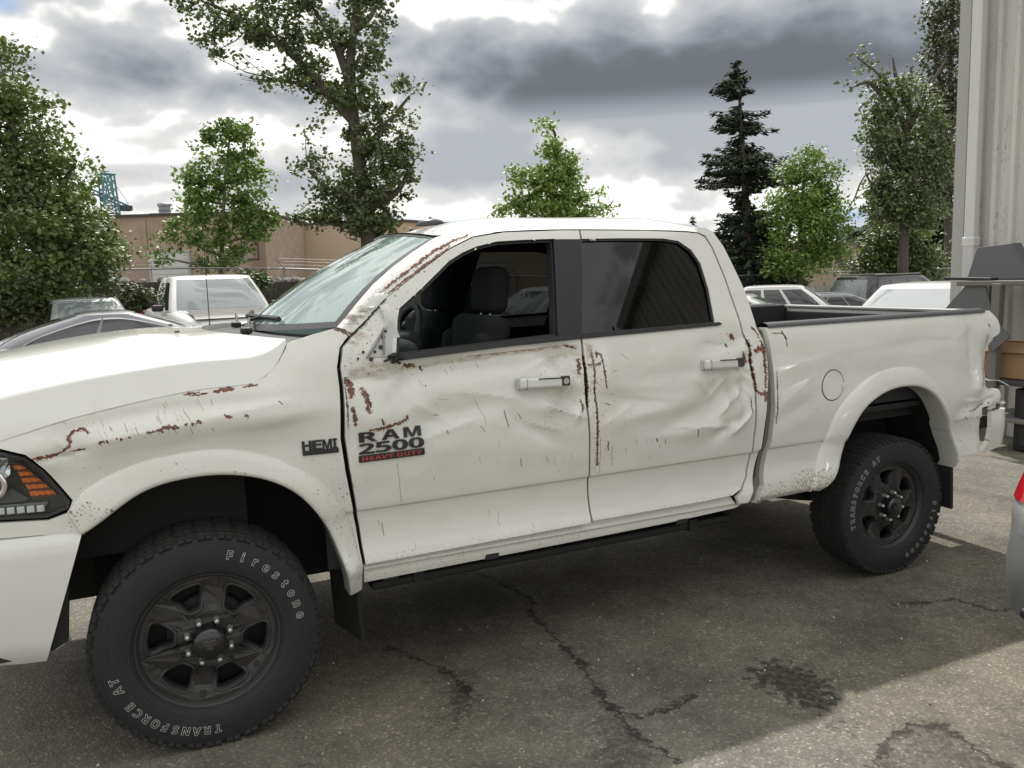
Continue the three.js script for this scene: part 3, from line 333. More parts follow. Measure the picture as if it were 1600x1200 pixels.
for (const near of [true, false]) {
  const z = near ? dentZ : sideZ, ma = near ? A.m : white, mb = near ? B.m : white, o = (uvm, more = {}) => ({ uv: uvm.uv, rows: ROWS, mirror: !near, ...(near ? { cell: 0.0125 } : { cell: 0.05 }), ...more });
  const sgn = near ? 1 : -1;
  // front fender
  const arcF = mid(resample(fOut, 40, true), resample(fIn, 40, true), 0.4).reverse();
  const fend = [...shut, [0.50, 1.612], [0.598, 1.634], [0.640, 1.597], [0.597, 1.553], [0.576, 1.474], [0.578, 1.394], [0.566, 1.183], [0.578, 1.046], [0.618, 0.781], [0.630, 0.62], ...arcF, [-0.448, 1.016], [-0.432, 1.055], [-0.51, 1.180], [-0.565, 1.241], [-0.644, 1.269], [-0.95, 1.185]];
  const fender = mesh('front_fender', sheet(inset(fend, 0.0015), z, o(A)), ma, truck);
  // front door with its window opening
  const fw = [[0.827, 1.494], [0.862, 1.652], [0.88, 1.701], [1.006, 1.79], [1.15, 1.9], [1.225, 1.938], [1.3, 1.965], [1.409, 1.987], [1.55, 1.993], [1.719, 1.996], [1.618, 1.532]];
  const fdo = [...doorFront.slice().reverse(), ...gut, [1.868, 2.039], [1.861, 1.997], [1.73, 1.534], [1.731, 1.431], [1.731, 1.191], [1.744, 0.877], [1.75, 0.641], [1.73, 0.634], [0.648, 0.624]];
  const fd = mesh('front_door', sheet(keyhole(inset(fdo, 0.003), fw), z, o(A)), ma, truck);
  const rg = [[1.861, 1.994], [2.1, 1.994], [2.341, 1.99], [2.435, 1.975], [2.498, 1.927], [2.532, 1.855], [2.536, 1.722], [2.518, 1.561], [2.513, 1.546], [2.1, 1.536], [1.73, 1.53]];
  const rdo = [[1.754, 0.641], [1.748, 0.877], [1.736, 1.191], [1.736, 1.431], [1.735, 1.534], [1.866, 1.997], [1.873, 2.039], [2.07, 2.037], [2.26, 2.034], [2.502, 2.024], [2.573, 2.016], [2.61, 1.995], [2.632, 1.936], [2.655, 1.784], [2.672, 1.559], [2.675, 1.495], [2.700, 1.437], [2.708, 1.306], [2.724, 1.221], [2.731, 1.069], [2.729, 0.861], [2.701, 0.73], [2.66, 0.672], [2.60, 0.648], [2.4, 0.643]];
  const rd = mesh('rear_door', sheet(keyhole(inset(rdo, 0.003), rg), z, o(B)), mb, truck);
  // cab corner behind the rear door
  const cc = [[2.573, 2.021], [2.617, 2.0], [2.639, 1.938], [2.662, 1.784], [2.679, 1.559], [2.683, 1.497], [2.708, 1.437], [2.716, 1.306], [2.732, 1.221], [2.739, 1.069], [2.737, 0.861], [2.708, 0.728], [2.665, 0.662], [2.62, 0.636], [2.64, 0.585], [2.692, 0.588], [2.737, 0.66], [2.748, 0.725], [2.791, 0.879], [2.809, 1.079], [2.818, 1.254], [2.813, 1.381], [2.797, 1.454], [2.772, 1.516], [2.766, 1.697], [2.740, 1.822], [2.712, 1.942], [2.675, 2.02], [2.64, 2.045], [2.58, 2.048]];
  mesh('cab_corner', sheet(inset(cc, 0.001), z, o(B)), mb, truck);
  mesh('rocker_panel', sheet([[0.640, 0.534], [0.957, 0.538], [1.889, 0.549], [2.228, 0.554], [2.642, 0.57], [2.692, 0.585], [2.638, 0.584], [2.612, 0.634], [2.55, 0.637], [2.4, 0.636], [1.7, 0.628], [0.66, 0.617], [0.640, 0.612]], (x, y) => lerp(sideZ(x, y), 0.955 - 0.5 * Math.max(0, 0.545 - y), smoothstep(y, 0.56, 0.64)) - 0.012, { ...o(A), uv: near ? A.uv : A.uv }), near ? A.m : white, truck);
  // bed side
  const arcR = mid(resample(rOut, 44, true), resample(rIn, 44, true), 0.4);
  const rearEdge = near ? [[4.50, 0.66], [4.518, 0.725], [4.519, 0.896], [4.525, 0.924], [4.60, 0.935], [4.657, 0.956], [4.655, 1.0], [4.647, 1.034], [4.59, 1.03], [4.556, 1.054], [4.552, 1.11], [4.546, 1.165], [4.552, 1.21], [4.553, 1.27], [4.572, 1.31], [4.585, 1.353], [4.61, 1.362], [4.634, 1.381], [4.632, 1.42], [4.624, 1.459], [4.60, 1.495], [4.582, 1.519]] : [[4.55, 0.66], [4.62, 0.9], [4.66, 1.0], [4.67, 1.519]];
  const bs = [[2.835, 1.512], [2.836, 1.45], [2.844, 1.353], [2.858, 1.22], [2.866, 1.098], [2.856, 0.908], [2.815, 0.719], [2.811, 0.669], [2.745, 0.583], [2.9, 0.588], ...arcR, [4.33, 0.645], [4.445, 0.648], ...rearEdge, [4.04, 1.519], [3.532, 1.516]];
  const bed = mesh('bed_side', sheet(inset(bs, 0.001), z, o(B, { depth: 0.05 })), mb, truck);
  mesh('bed_front_flange', sheet([[2.824, 1.50], [2.86, 1.50], [2.90, 1.098], [2.88, 0.9], [2.84, 0.7], [2.77, 0.60], [2.735, 0.60], [2.79, 0.72], [2.833, 0.9], [2.845, 1.098], [2.836, 1.22], [2.826, 1.35]], (x, y) => sideZ(x, y) - 0.035, { cell: 0.04, mirror: !near, depth: 0.10 }), mat(0.16, 0.152, 0.135, 0.8), truck);
  // wheel arch flares: a raised band that turns inwards at its lip
  for (const [inn, out, zz, uvm] of [[fIn, fOut, z, A], [rIn, rOut, z, B]]) {
    const n = 80, I = resample(inn, n, true), O = resample(out, n, true), prof = [[0, -0.004], [0.03, 0.006], [0.15, 0.018], [0.45, 0.03], [0.8, 0.036], [0.93, 0.034], [0.99, 0.024], [1.0, 0.008], [1.0, -0.10]];
    const P = prof.map(([t, h]) => [t, h]);
    const g = patch((u, v) => { const i = Math.round(u * n), k = Math.round(v * (P.length - 1)), [t, h] = P[k], x = lerp(O[i][0], I[i][0], t), y = lerp(O[i][1], I[i][1], t), e = Math.min(1, Math.min(u, 1 - u) * 18); return [x, y, sgn * (sideZ(x, y) + (h > 0 ? h * (0.4 + 0.6 * e) : h))]; }, n, P.length - 1, (p) => uvm.uv(p[0], p[1]));
    mesh('wheel_arch_flare', g, near ? uvm.m : white, truck);
    const lin2 = resample(mid(O, I, 0.85), 40);
    mesh('wheel_arch_liner', [patch((u, v) => { const p = lin2[Math.round(u * 40)]; return [p[0], p[1], sgn * lerp(0.955, 0.48, v)]; }, 40, 6), patch((u, v) => { const p = lin2[Math.round(u * 40)]; return [p[0], lerp(p[1], 0.45, v), sgn * 0.50]; }, 40, 4)], linerM, truck);
  }
  // side glass, pillar trim, window seals
  const off = (d) => (x, y) => sideZ(x, y) + d;
  mesh('rear_side_window', sheet(inset(rg, 0.006), (x, y) => 0.936 - 0.4605 * (y - 1.535) - 0.008 * ((x - 2.1) / 0.4) ** 2 * 0.3, { cell: 0.05, mirror: !near, depth: 0.004 }), tinted, truck);
  mesh('window_seal', sheet(keyhole(inset(rg, -0.004), inset(rg, 0.012)), off(-0.0055), { cell: 0.05, mirror: !near, depth: 0.008 }), blackPlastic, truck);
  mesh('pillar_trim', sheet([[1.708, 1.9935], [1.863, 1.992], [1.733, 1.532], [1.608, 1.532]], off(0.004), { cell: 0.04, mirror: !near, depth: 0.02 }), mat(0.007, 0.007, 0.008, 0.4), truck);
  mesh('belt_moulding', sheet([[0.815, 1.482], [1.3, 1.508], [1.75, 1.522], [2.2, 1.532], [2.53, 1.540], [2.555, 1.548], [2.54, 1.556], [2.2, 1.551], [1.75, 1.545], [1.3, 1.531], [0.82, 1.506]], off(0.008), { cell: 0.04, mirror: !near, depth: 0.03 }), blackPlastic, truck);
  mesh('window_channel', sheet(keyhole(inset(fw, -0.004), inset(fw, near ? 0.016 : 0.02)), off(-0.016), { cell: 0.05, mirror: !near, depth: 0.05 }), blackPlastic, truck);
  if (!near) mesh('front_side_window', sheet(inset(fw, 0.02), off(-0.02), { cell: 0.1, mirror: true, depth: 0.004 }), glass, truck);
  // inner skins that close the shut lines
  const inner = sheet([[0.50, 0.60], [2.78, 0.60], [2.78, 1.47], [0.50, 1.46]], (x, y) => 0.90, { cell: 0.3, mirror: !near, depth: 0.02 });
  mesh('door_trim', inner, mat(0.02, 0.02, 0.021, 0.8), truck);
  mesh('rear_pillar_core', [sheet([[2.48, 1.47], [2.76, 1.47], [2.72, 1.9], [2.62, 2.0], [2.54, 1.98], [2.56, 1.75]], off(-0.04), { cell: 0.1, mirror: !near, depth: 0.02 })], mat(0.016, 0.016, 0.017, 0.8), truck);
  mesh('door_pillar_core', sheet([[1.62, 1.47], [1.80, 1.47], [1.90, 2.0], [1.74, 2.0]], off(-0.06), { cell: 0.1, mirror: !near, depth: 0.04 }), mat(0.016, 0.016, 0.017, 0.8), truck);
  // windscreen pillar: from the door's drip line to the glass edge
  const ge = resample([[0.645, 1.598], [0.735, 1.667], [0.828, 1.749], [1.022, 1.873], [1.162, 1.957], [1.295, 2.013], [1.40, 2.028]], 24), we = resample([...[0, 0.2, 0.4, 0.6, 0.8, 0.99].map((v) => { const p = ws(0.985, v, 0.001); return [p.x, p.y, p.z]; }), [1.24, 2.058, 0.58], [1.36, 2.082, 0.555]], 24);
  mesh('windscreen_pillar', patch((u, v) => { const i = Math.round(u * 24), g = ge[i], w = we[i], gz = sideZ(g[0], g[1]) - 0.004, b = 0.018 * Math.sin(Math.PI * v); return [lerp(g[0], w[0], v) - b * 0.4, lerp(g[1], w[1], v) + b * 0.8, sgn * (lerp(gz, w[2], v) + b * 0.5)]; }, 24, 8, (p) => A.uv(p[0], p[1])), near ? A.m : white, truck);
  mesh('pillar_inner', patch((u, v) => { const i = Math.round(u * 24), g = ge[i], w = we[i]; return [lerp(g[0], w[0], v) + 0.05, lerp(g[1], w[1], v) - 0.045, sgn * (lerp(sideZ(g[0], g[1]), w[2], v) - 0.05)]; }, 24, 2), mat(0.05, 0.048, 0.045, 0.8), truck);
}
// named children that sit on the near side
const nearDoor = truck.children.find((c) => c.name === 'front_door'), nearRear = truck.children.find((c) => c.name === 'rear_door'), nearBed = truck.children.find((c) => c.name === 'bed_side'), nearFender = truck.children.find((c) => c.name === 'front_fender');
nearDoor.userData.label = 'front door with crushed skin, missing mirror and open window'; nearRear.userData.label = 'dented rear door with dark tinted window'; nearBed.userData.label = 'bed side crumpled at its rear corner'; nearFender.userData.label = 'front fender with a row of rusty scrapes along its ridge';
// hood
{
  const yc = pchip([[-1.02, 1.43], [-0.95, 1.50], [-0.6, 1.578], [-0.25, 1.618], [0.1, 1.634], [0.4, 1.632]]);
  const sl = pchip([[-0.95, 1.205], [-0.642, 1.297], [-0.389, 1.363], [-0.114, 1.409], [0.061, 1.428], [0.228, 1.433], [0.294, 1.46], [0.351, 1.514], [0.393, 1.585]]);
  const rear = (z) => 0.13 + 0.335 * z * z;
  const fn = (u, v) => { // u along length, v across from near shut line to far shut line
    const s = Math.abs(v * 2 - 1), sg = v < 0.5 ? 1 : -1, e = 1 - s, x0 = -0.98 + 0.06 * s * s, xa = lerp(x0, 0.391, u), ys = sl(xa);
    const split = 0.22, top0 = yc(xa) - 0.02, yk = ys + 0.58 * Math.max(0, top0 - ys), zk = sideZ(xa, yk) - 0.004;
    if (e < split) { const y = lerp(ys, yk, e / split); return [xa, y, sg * (sideZ(xa, y) - 0.004)]; }
    const tau = (e - split) / (1 - split), zz = zk * (1 - tau), xe = lerp(x0, lerp(rear(zz), 0.391, smoothstep(Math.abs(zz), 0.80, 0.9)), u), c = yc(xe) - 0.018, bulge = (1 - smoothstep(u, 0.7, 0.96)) * 0.016 * smoothstep(tau, 0.22, 0.40);
    return [xe, yk + (c - yk) * (1 - Math.pow(1 - tau, 3.2)) + bulge, sg * zz];
  };
  const hood = mesh('hood', [patch(fn, 70, 90, (p) => A.uv(p[0], 1.9)), patch((u, v) => { const p = fn(u, 0); return [p[0], p[1] - 0.02 * v - 0, p[2] - 0.012 * v]; }, 60, 1, () => [0.5, 0.9]), patch((u, v) => { const p = fn(1, u); return [p[0] - 0.004 * v, p[1] - 0.03 * v, p[2]]; }, 60, 1, () => [0.5, 0.9])], white, truck);
  mesh('washer_nozzle', rbox(0.022, 0.008, 0.03, 0.003, 0.0, 1.627, 0.37), blackPlastic, hood); mesh('washer_nozzle', rbox(0.022, 0.008, 0.03, 0.003, 0.0, 1.627, -0.37), blackPlastic, hood);
  // engine bay block so that light does not leak through shut lines
  mesh('engine_bay', [box(1.0, 0.5, 1.5, -0.3, 1.02, 0), box(1.5, 0.28, 0.9, -0.15, 0.75, 0)], linerM, truck);
  // cowl, wipers
  const cowl = mesh('cowl', [patch((u, v) => { const z = lerp(-0.84, 0.84, u); return [lerp(rear(z) - 0.03, 0.335 + 0.40 * z * z * 0.9, v), 1.592 + 0.012 * v - 0.02 * Math.abs(z), z]; }, 40, 4), patch((u, v) => { const z = lerp(-0.86, 0.86, u); return [0.335 + 0.36 * z * z, lerp(1.45, 1.60, v), z]; }, 20, 2)], blackPlastic, truck);
  mesh('wiper', [bar(V(0.30, 1.615, 0.40), V(0.36, 1.655, -0.02), 0.007), box(0.016, 0.022, 0.60, 0.405, 1.662, 0.12, 0, 0.12, 0.55), bar(V(0.36, 1.65, 0.05), V(0.405, 1.668, 0.12), 0.008), rbox(0.05, 0.03, 0.06, 0.01, 0.29, 1.617, 0.42)], blackPlastic, truck);
  mesh('wiper', [bar(V(0.33, 1.612, -0.28), V(0.36, 1.655, -0.62), 0.007), box(0.016, 0.022, 0.55, 0.42, 1.665, -0.42, 0, -0.15, 0.55), rbox(0.05, 0.03, 0.06, 0.01, 0.32, 1.615, -0.27)], blackPlastic, truck);
  mesh('antenna', [bar(V(0.232, 1.56, -0.86), V(0.236, 2.24, -0.865), 0.003, 0.0018, 5), bar(V(0.232, 1.52, -0.86), V(0.232, 1.60, -0.86), 0.012, 0.006)], darkMetal, truck);
  // windscreen
  mesh('windscreen', patch((u, v) => ws(lerp(-1, 1, u), v), 30, 16), phys(0.60, 0.84, 0.80, 0.03, { transmission: 0.66, thickness: 0, ior: 1.52, clearcoat: 1, clearcoatRoughness: 0.03 }), truck);  // milky teal base colour stands in for bright sky reflected in the glass
  const rim = []; for (const [u0, u1, v0, v1] of [[-1, 1, 0, 0.055], [-1, 1, 0.965, 1], [0.955, 1, 0.05, 0.97], [-1, -0.955, 0.05, 0.97]]) rim.push(patch((u, v) => ws(lerp(u0, u1, u), lerp(v0, v1, v), 0.002), 30, 6));
  mesh('windscreen_border', rim, mat(0.012, 0.012, 0.013, 0.25), truck);
  // roof
  const rTop = (x) => 2.062 + 0.058 * smoothstep(x, 1.1, 1.55) - 0.036 * smoothstep(x, 2.35, 2.72), edge = pchip([[1.08, 2.000], [1.295, 2.016], [1.458, 2.036], [1.758, 2.043], [2.07, 2.040], [2.502, 2.028], [2.62, 2.012], [2.72, 1.985]]);
  const rf = (u, v) => { const s = v * 2 - 1, a = Math.abs(s), zf = 0.72 * Math.pow(a, 0.92), x0 = 1.088 + 0.14 * zf * zf + 0.13 * smoothstep(a, 0.86, 1.0), x = lerp(x0, 2.70 - 0.03 * a ** 4, u), ye = edge(x), ze = sideZ(x, Math.min(ye, 2.058)) - 0.006, t = Math.pow(a, 4.2), yT = rTop(x), yb = lerp(yT + 0.012 * (1 - a * a), ye, t); return [x, lerp(2.066 - 0.11 * zf * zf, yb, Math.max(smoothstep(u, 0, 0.16), smoothstep(a, 0.84, 0.97))), Math.sign(s) * ze * Math.pow(a, 0.92)]; };
  const rearX = pchip([[1.45, 2.775], [1.516, 2.768], [1.697, 2.758], [1.822, 2.732], [1.942, 2.70], [2.02, 2.672], [2.08, 2.66]]);
  const roof = mesh('roof', [patch(rf, 60, 48, () => [0.5, 0.5]), patch((u, v) => { const p = rf(1, u), y = lerp(p[1], 1.50, v), s = u * 2 - 1; return [v === 0 ? p[0] : rearX(y), y, v === 0 ? p[2] : Math.sign(s) * Math.pow(Math.abs(s), 0.92) * (sideZ(2.7, y) - 0.012)]; }, 30, 14, () => [0.5, 0.5])], white, truck);
  mesh('roof_antenna', new THREE.SphereGeometry(1, 20, 10, 0, 6.3, 0, 1.57).scale(0.085, 0.035, 0.04).rotateZ(0.06).translate(1.34, 2.112, 0.0), phys(0.04, 0.04, 0.042, 0.25), roof);
  mesh('roof_lining', patch((u, v) => { const p = rf(u, v); return [p[0] + 0.02, p[1] - 0.045, p[2] * 0.93]; }, 12, 10), mat(0.055, 0.053, 0.05, 0.9), truck);
  mesh('rear_window', [patch((u, v) => [lerp(2.765, 2.735, v), lerp(1.56, 1.95, v), lerp(-0.68, 0.68, u)], 8, 4)], phys(0.06, 0.065, 0.065, 0.03, { transmission: 0.85, thickness: 0 }), truck);
}
// headlight
{
  const hl = part('headlight', truck), out = [[-0.95, 1.172], [-0.644, 1.262], [-0.565, 1.234], [-0.512, 1.175], [-0.436, 1.052], [-0.444, 1.021], [-0.517, 0.994], [-0.673, 1.0], [-0.95, 0.99]];
  const f0 = (x, y) => sideZ(x, y);
  mesh('housing', sheet(inset(out, 0.003), (x, y) => f0(x, y) - 0.05, { cell: 0.03, depth: 0.05 }), mat(0.02, 0.02, 0.021, 0.35), hl);
  mesh('bezel', sheet(keyhole(inset(out, 0.003), inset(out, 0.014)), (x, y) => f0(x, y) - 0.006, { cell: 0.03, depth: 0.05 }), blackPlastic, hl);
  const amber = phys(0.72, 0.17, 0.02, 0.22, { clearcoat: 0.8 }), chrome = mat(0.75, 0.75, 0.76, 0.12, 1), ledM = phys(0.62, 0.63, 0.64, 0.2, { clearcoat: 0.8 });
  for (let i = 0; i < 5; i++) { const y = 1.200 - i * 0.026, xa = -0.612 + i * 0.010, xb = -0.585 + i * 0.022; mesh('amber_reflector', sheet([[xa, y], [xb, y - 0.003], [xb + 0.012, y - 0.017], [xa + 0.004, y - 0.017]], (x, yy) => f0(x, yy) - 0.026 + 0.006 * Math.sin((x + 0.7) * 300), { cell: 0.006, depth: 0.012 }), amber, hl); }
  mesh('amber_backing', sheet([[-0.617, 1.208], [-0.590, 1.205], [-0.478, 1.068], [-0.565, 1.068]], (x, y) => f0(x, y) - 0.036, { cell: 0.03, depth: 0.008 }), mat(0.12, 0.035, 0.012, 0.4), hl);
  for (let i = 0; i < 9; i++) mesh('light_segment', rbox(0.026, 0.026, 0.012, 0.005, -0.80 + i * 0.0325, 1.033 - i * 0.0003, f0(-0.80 + i * 0.0325, 1.033) - 0.02), ledM, hl);
  mesh('light_bar_bezel', sheet([[-0.83, 1.054], [-0.515, 1.050], [-0.532, 1.014], [-0.83, 1.010]], (x, y) => f0(x, y) - 0.034, { cell: 0.03, depth: 0.01 }), mat(0.2, 0.2, 0.205, 0.25, 0.6), hl);
  mesh('projector', [new THREE.TorusGeometry(0.048, 0.011, 8, 28).scale(1, 1, 0.8).rotateY(-0.35).translate(-0.69, 1.135, 0.895), new THREE.SphereGeometry(0.041, 20, 14).translate(-0.69, 1.135, 0.868)], chrome, hl);
  mesh('reflector_bowl', [sheet([[-0.66, 1.235], [-0.625, 1.225], [-0.628, 1.165], [-0.645, 1.150], [-0.72, 1.195]], (x, y) => f0(x, y) - 0.03 - 0.02 * Math.sin((y - 1.15) * 30), { cell: 0.01, depth: 0.01 })], chrome, hl);
  mesh('inner_bezel', sheet([[-0.63, 1.11], [-0.575, 1.068], [-0.60, 1.060], [-0.83, 1.060], [-0.83, 1.09], [-0.70, 1.075]], (x, y) => f0(x, y) - 0.03, { cell: 0.03, depth: 0.012 }), mat(0.07, 0.07, 0.072, 0.3), hl);
  mesh('lens', sheet(inset(out, 0.006), (x, y) => f0(x, y) - 0.004, { cell: 0.05, depth: 0.003 }), glass, hl);
  const hr = part('headlight', truck); mesh('housing', sheet(inset(out, 0.003), f0, { cell: 0.06, depth: 0.05, mirror: true }), mat(0.03, 0.03, 0.032, 0.2), hr);
}
// front bumper and grille
{
  const prof = pchip([[0.44, -0.05], [0.50, -0.012], [0.54, 0.0], [0.74, 0.012], [0.86, 0.008], [0.915, -0.004], [0.935, -0.03]]), pz = pchip([[0, 0.982], [0.18, 0.962], [0.36, 0.89], [0.56, 0.73], [0.76, 0.45], [1, 0]]);
  const bm = mesh('front_bumper', [patch((u, v) => { const y = lerp(0.455, 0.934, v), h = 1 - Math.abs(2 * u - 1), cut = 0.41 + (0.93 - y) * 0.34, p = prof(y), x = pchip([[0, -cut], [0.18, -0.66], [0.36, -0.83], [0.56, -0.955], [0.76, -1.02], [1, -1.04]])(h), z = pz(h), w = smoothstep(h, 0.2, 0.7); return [x - p * w, y, (u < 0.5 ? 1 : -1) * (z + p * (1 - w) * (h < 0.95 ? 1 : 0))]; }, 100, 26), patch((u, v) => { const y = lerp(0.455, 0.934, u), cut = 0.41 + (0.93 - y) * 0.34; return [-cut - 0.012 * v, y, 0.982 + prof(y) - 0.06 * v]; }, 20, 2), patch((u, v) => { const h = u * 0.9, x = pchip([[0, -0.41], [0.18, -0.66], [0.36, -0.83], [0.56, -0.955], [0.76, -1.02], [1, -1.04]])(h); return [x + 0.02 * v * 0, 0.934, pz(h) - 0.03 - 0.1 * v]; }, 30, 2)], white, truck);
  mesh('parking_sensor', new THREE.TorusGeometry(0.014, 0.0025, 6, 20).translate(-0.685, 0.685, 0.958), mat(0.5, 0.5, 0.48, 0.5), bm);
  mesh('fender_filler', sheet([[-0.95, 0.985], [-0.673, 0.994], [-0.517, 0.988], [-0.44, 1.012], [-0.405, 0.925], [-0.55, 0.936], [-0.95, 0.94]], (x, y) => sideZ(x, y), { cell: 0.03, uv: A.uv }), A.m, truck);
  mesh('air_dam', [sheet([[-0.95, 0.515], [-0.55, 0.515], [-0.56, 0.49], [-0.64, 0.475], [-0.95, 0.47]], () => 0.93, { cell: 0.1, depth: 0.05 }), sheet([[-0.53, 0.90], [-0.47, 0.78], [-0.50, 0.50], [-0.56, 0.47], [-0.57, 0.60], [-0.55, 0.9]], () => 0.90, { cell: 0.1, depth: 0.06 })], blackPlastic, truck);
  mesh('grille', [box(0.06, 0.36, 1.3, -0.93, 1.15, 0), box(0.05, 0.09, 1.3, -0.97, 1.36, 0)], blackPlastic, truck);
  for (const y of [1.05, 1.15, 1.25]) mesh('grille_bar', rbox(0.03, 0.035, 1.25, 0.01, -0.975, y, 0), white, truck);
  mesh('header_panel', patch((u, v) => [lerp(-0.99, -0.90, v), lerp(1.36, 1.46, v), lerp(-0.86, 0.86, u)], 8, 3), white, truck);
}
// ---------------------------------------------------------------- truck: fittings, wheels, bed, cabin
const chromeWhite = phys(0.62, 0.62, 0.60, 0.16, { clearcoat: 1, clearcoatRoughness: 0.04 });
function doorHandle(parent, x0, x1, y0, y1, lock) {
  const cx = (x0 + x1) / 2, L = x1 - x0, z = (x, y) => dentZ(x, y), zc = z(cx, (y0 + y1) / 2) + 0.004, h = part('handle', parent), rz = (y1 - y0) / L;
  mesh('grip', rbox(L, 0.052, 0.036, 0.016, cx, (y0 + y1) / 2, zc + 0.026, -0.12, 0, rz, 5), chromeWhite, h);
  mesh('recess', rbox(L + 0.008, 0.056, 0.016, 0.007, cx, (y0 + y1) / 2 - 0.002, zc + 0.004, -0.10, 0, rz), mat(0.5, 0.5, 0.49, 0.5), h);
  mesh('escutcheon', rbox(0.045, 0.046, 0.02, 0.006, x1 - 0.026, (y0 + y1) / 2 + 0.003, zc + 0.036, -0.12, 0, rz), mat(0.03, 0.03, 0.03, 0.4), h);
  mesh('groove', rbox(L * 0.5, 0.005, 0.006, 0.002, cx + L * 0.1, (y0 + y1) / 2 + 0.021, zc + 0.043, -0.1, 0, rz), blackPlastic, h);
  mesh('seam', rbox(0.004, 0.05, 0.034, 0.0015, x0 + 0.03, (y0 + y1) / 2, zc + 0.0278, -0.12, 0, rz), mat(0.2, 0.2, 0.2, 0.6), h);
  if (lock) mesh('lock', new THREE.CylinderGeometry(0.014, 0.014, 0.012, 20).rotateX(Math.PI / 2).translate(x1 - 0.026, (y0 + y1) / 2 + 0.003, zc + 0.043), mat(0.6, 0.6, 0.58, 0.3, 0.8), h);
}
doorHandle(nearDoor, 1.377, 1.628, 1.342, 1.334, true);
doorHandle(nearRear, 2.395, 2.634, 1.353, 1.346, false);
// lettering on the door and the fender
function letters(t, w, h, d, xs = 0) { const g = new TextGeometry(t, { font, size: 1, depth: d, curveSegments: 4, bevelEnabled: false }); g.computeBoundingBox(); const b = g.boundingBox; g.translate(-b.min.x, -b.min.y, 0); g.scale(w / (b.max.x - b.min.x), h / (b.max.y - b.min.y), 1); return g; }
function lettersSpaced(t, w, h, d, gap) { const n = t.length, lw = (w - gap * (n - 1)) / n, gs = [...t].map((ch, i) => letters(ch, ch === 'I' ? lw * 0.5 : lw, h, d).translate(i * (lw + gap), 0, 0)); return gs; }
const zAt = (x, y) => dentZ(x, y);
function onSide(gs, x, y, tilt = 0) { const g = merge(gs); g.rotateZ(tilt); const p = g.attributes.position; for (let i = 0; i < p.count; i++) { const X = p.getX(i) + x, Y = p.getY(i) + y; p.setXYZ(i, X, Y, zAt(X, Y) + 0.001 + p.getZ(i)); } g.computeVertexNormals(); return g; }
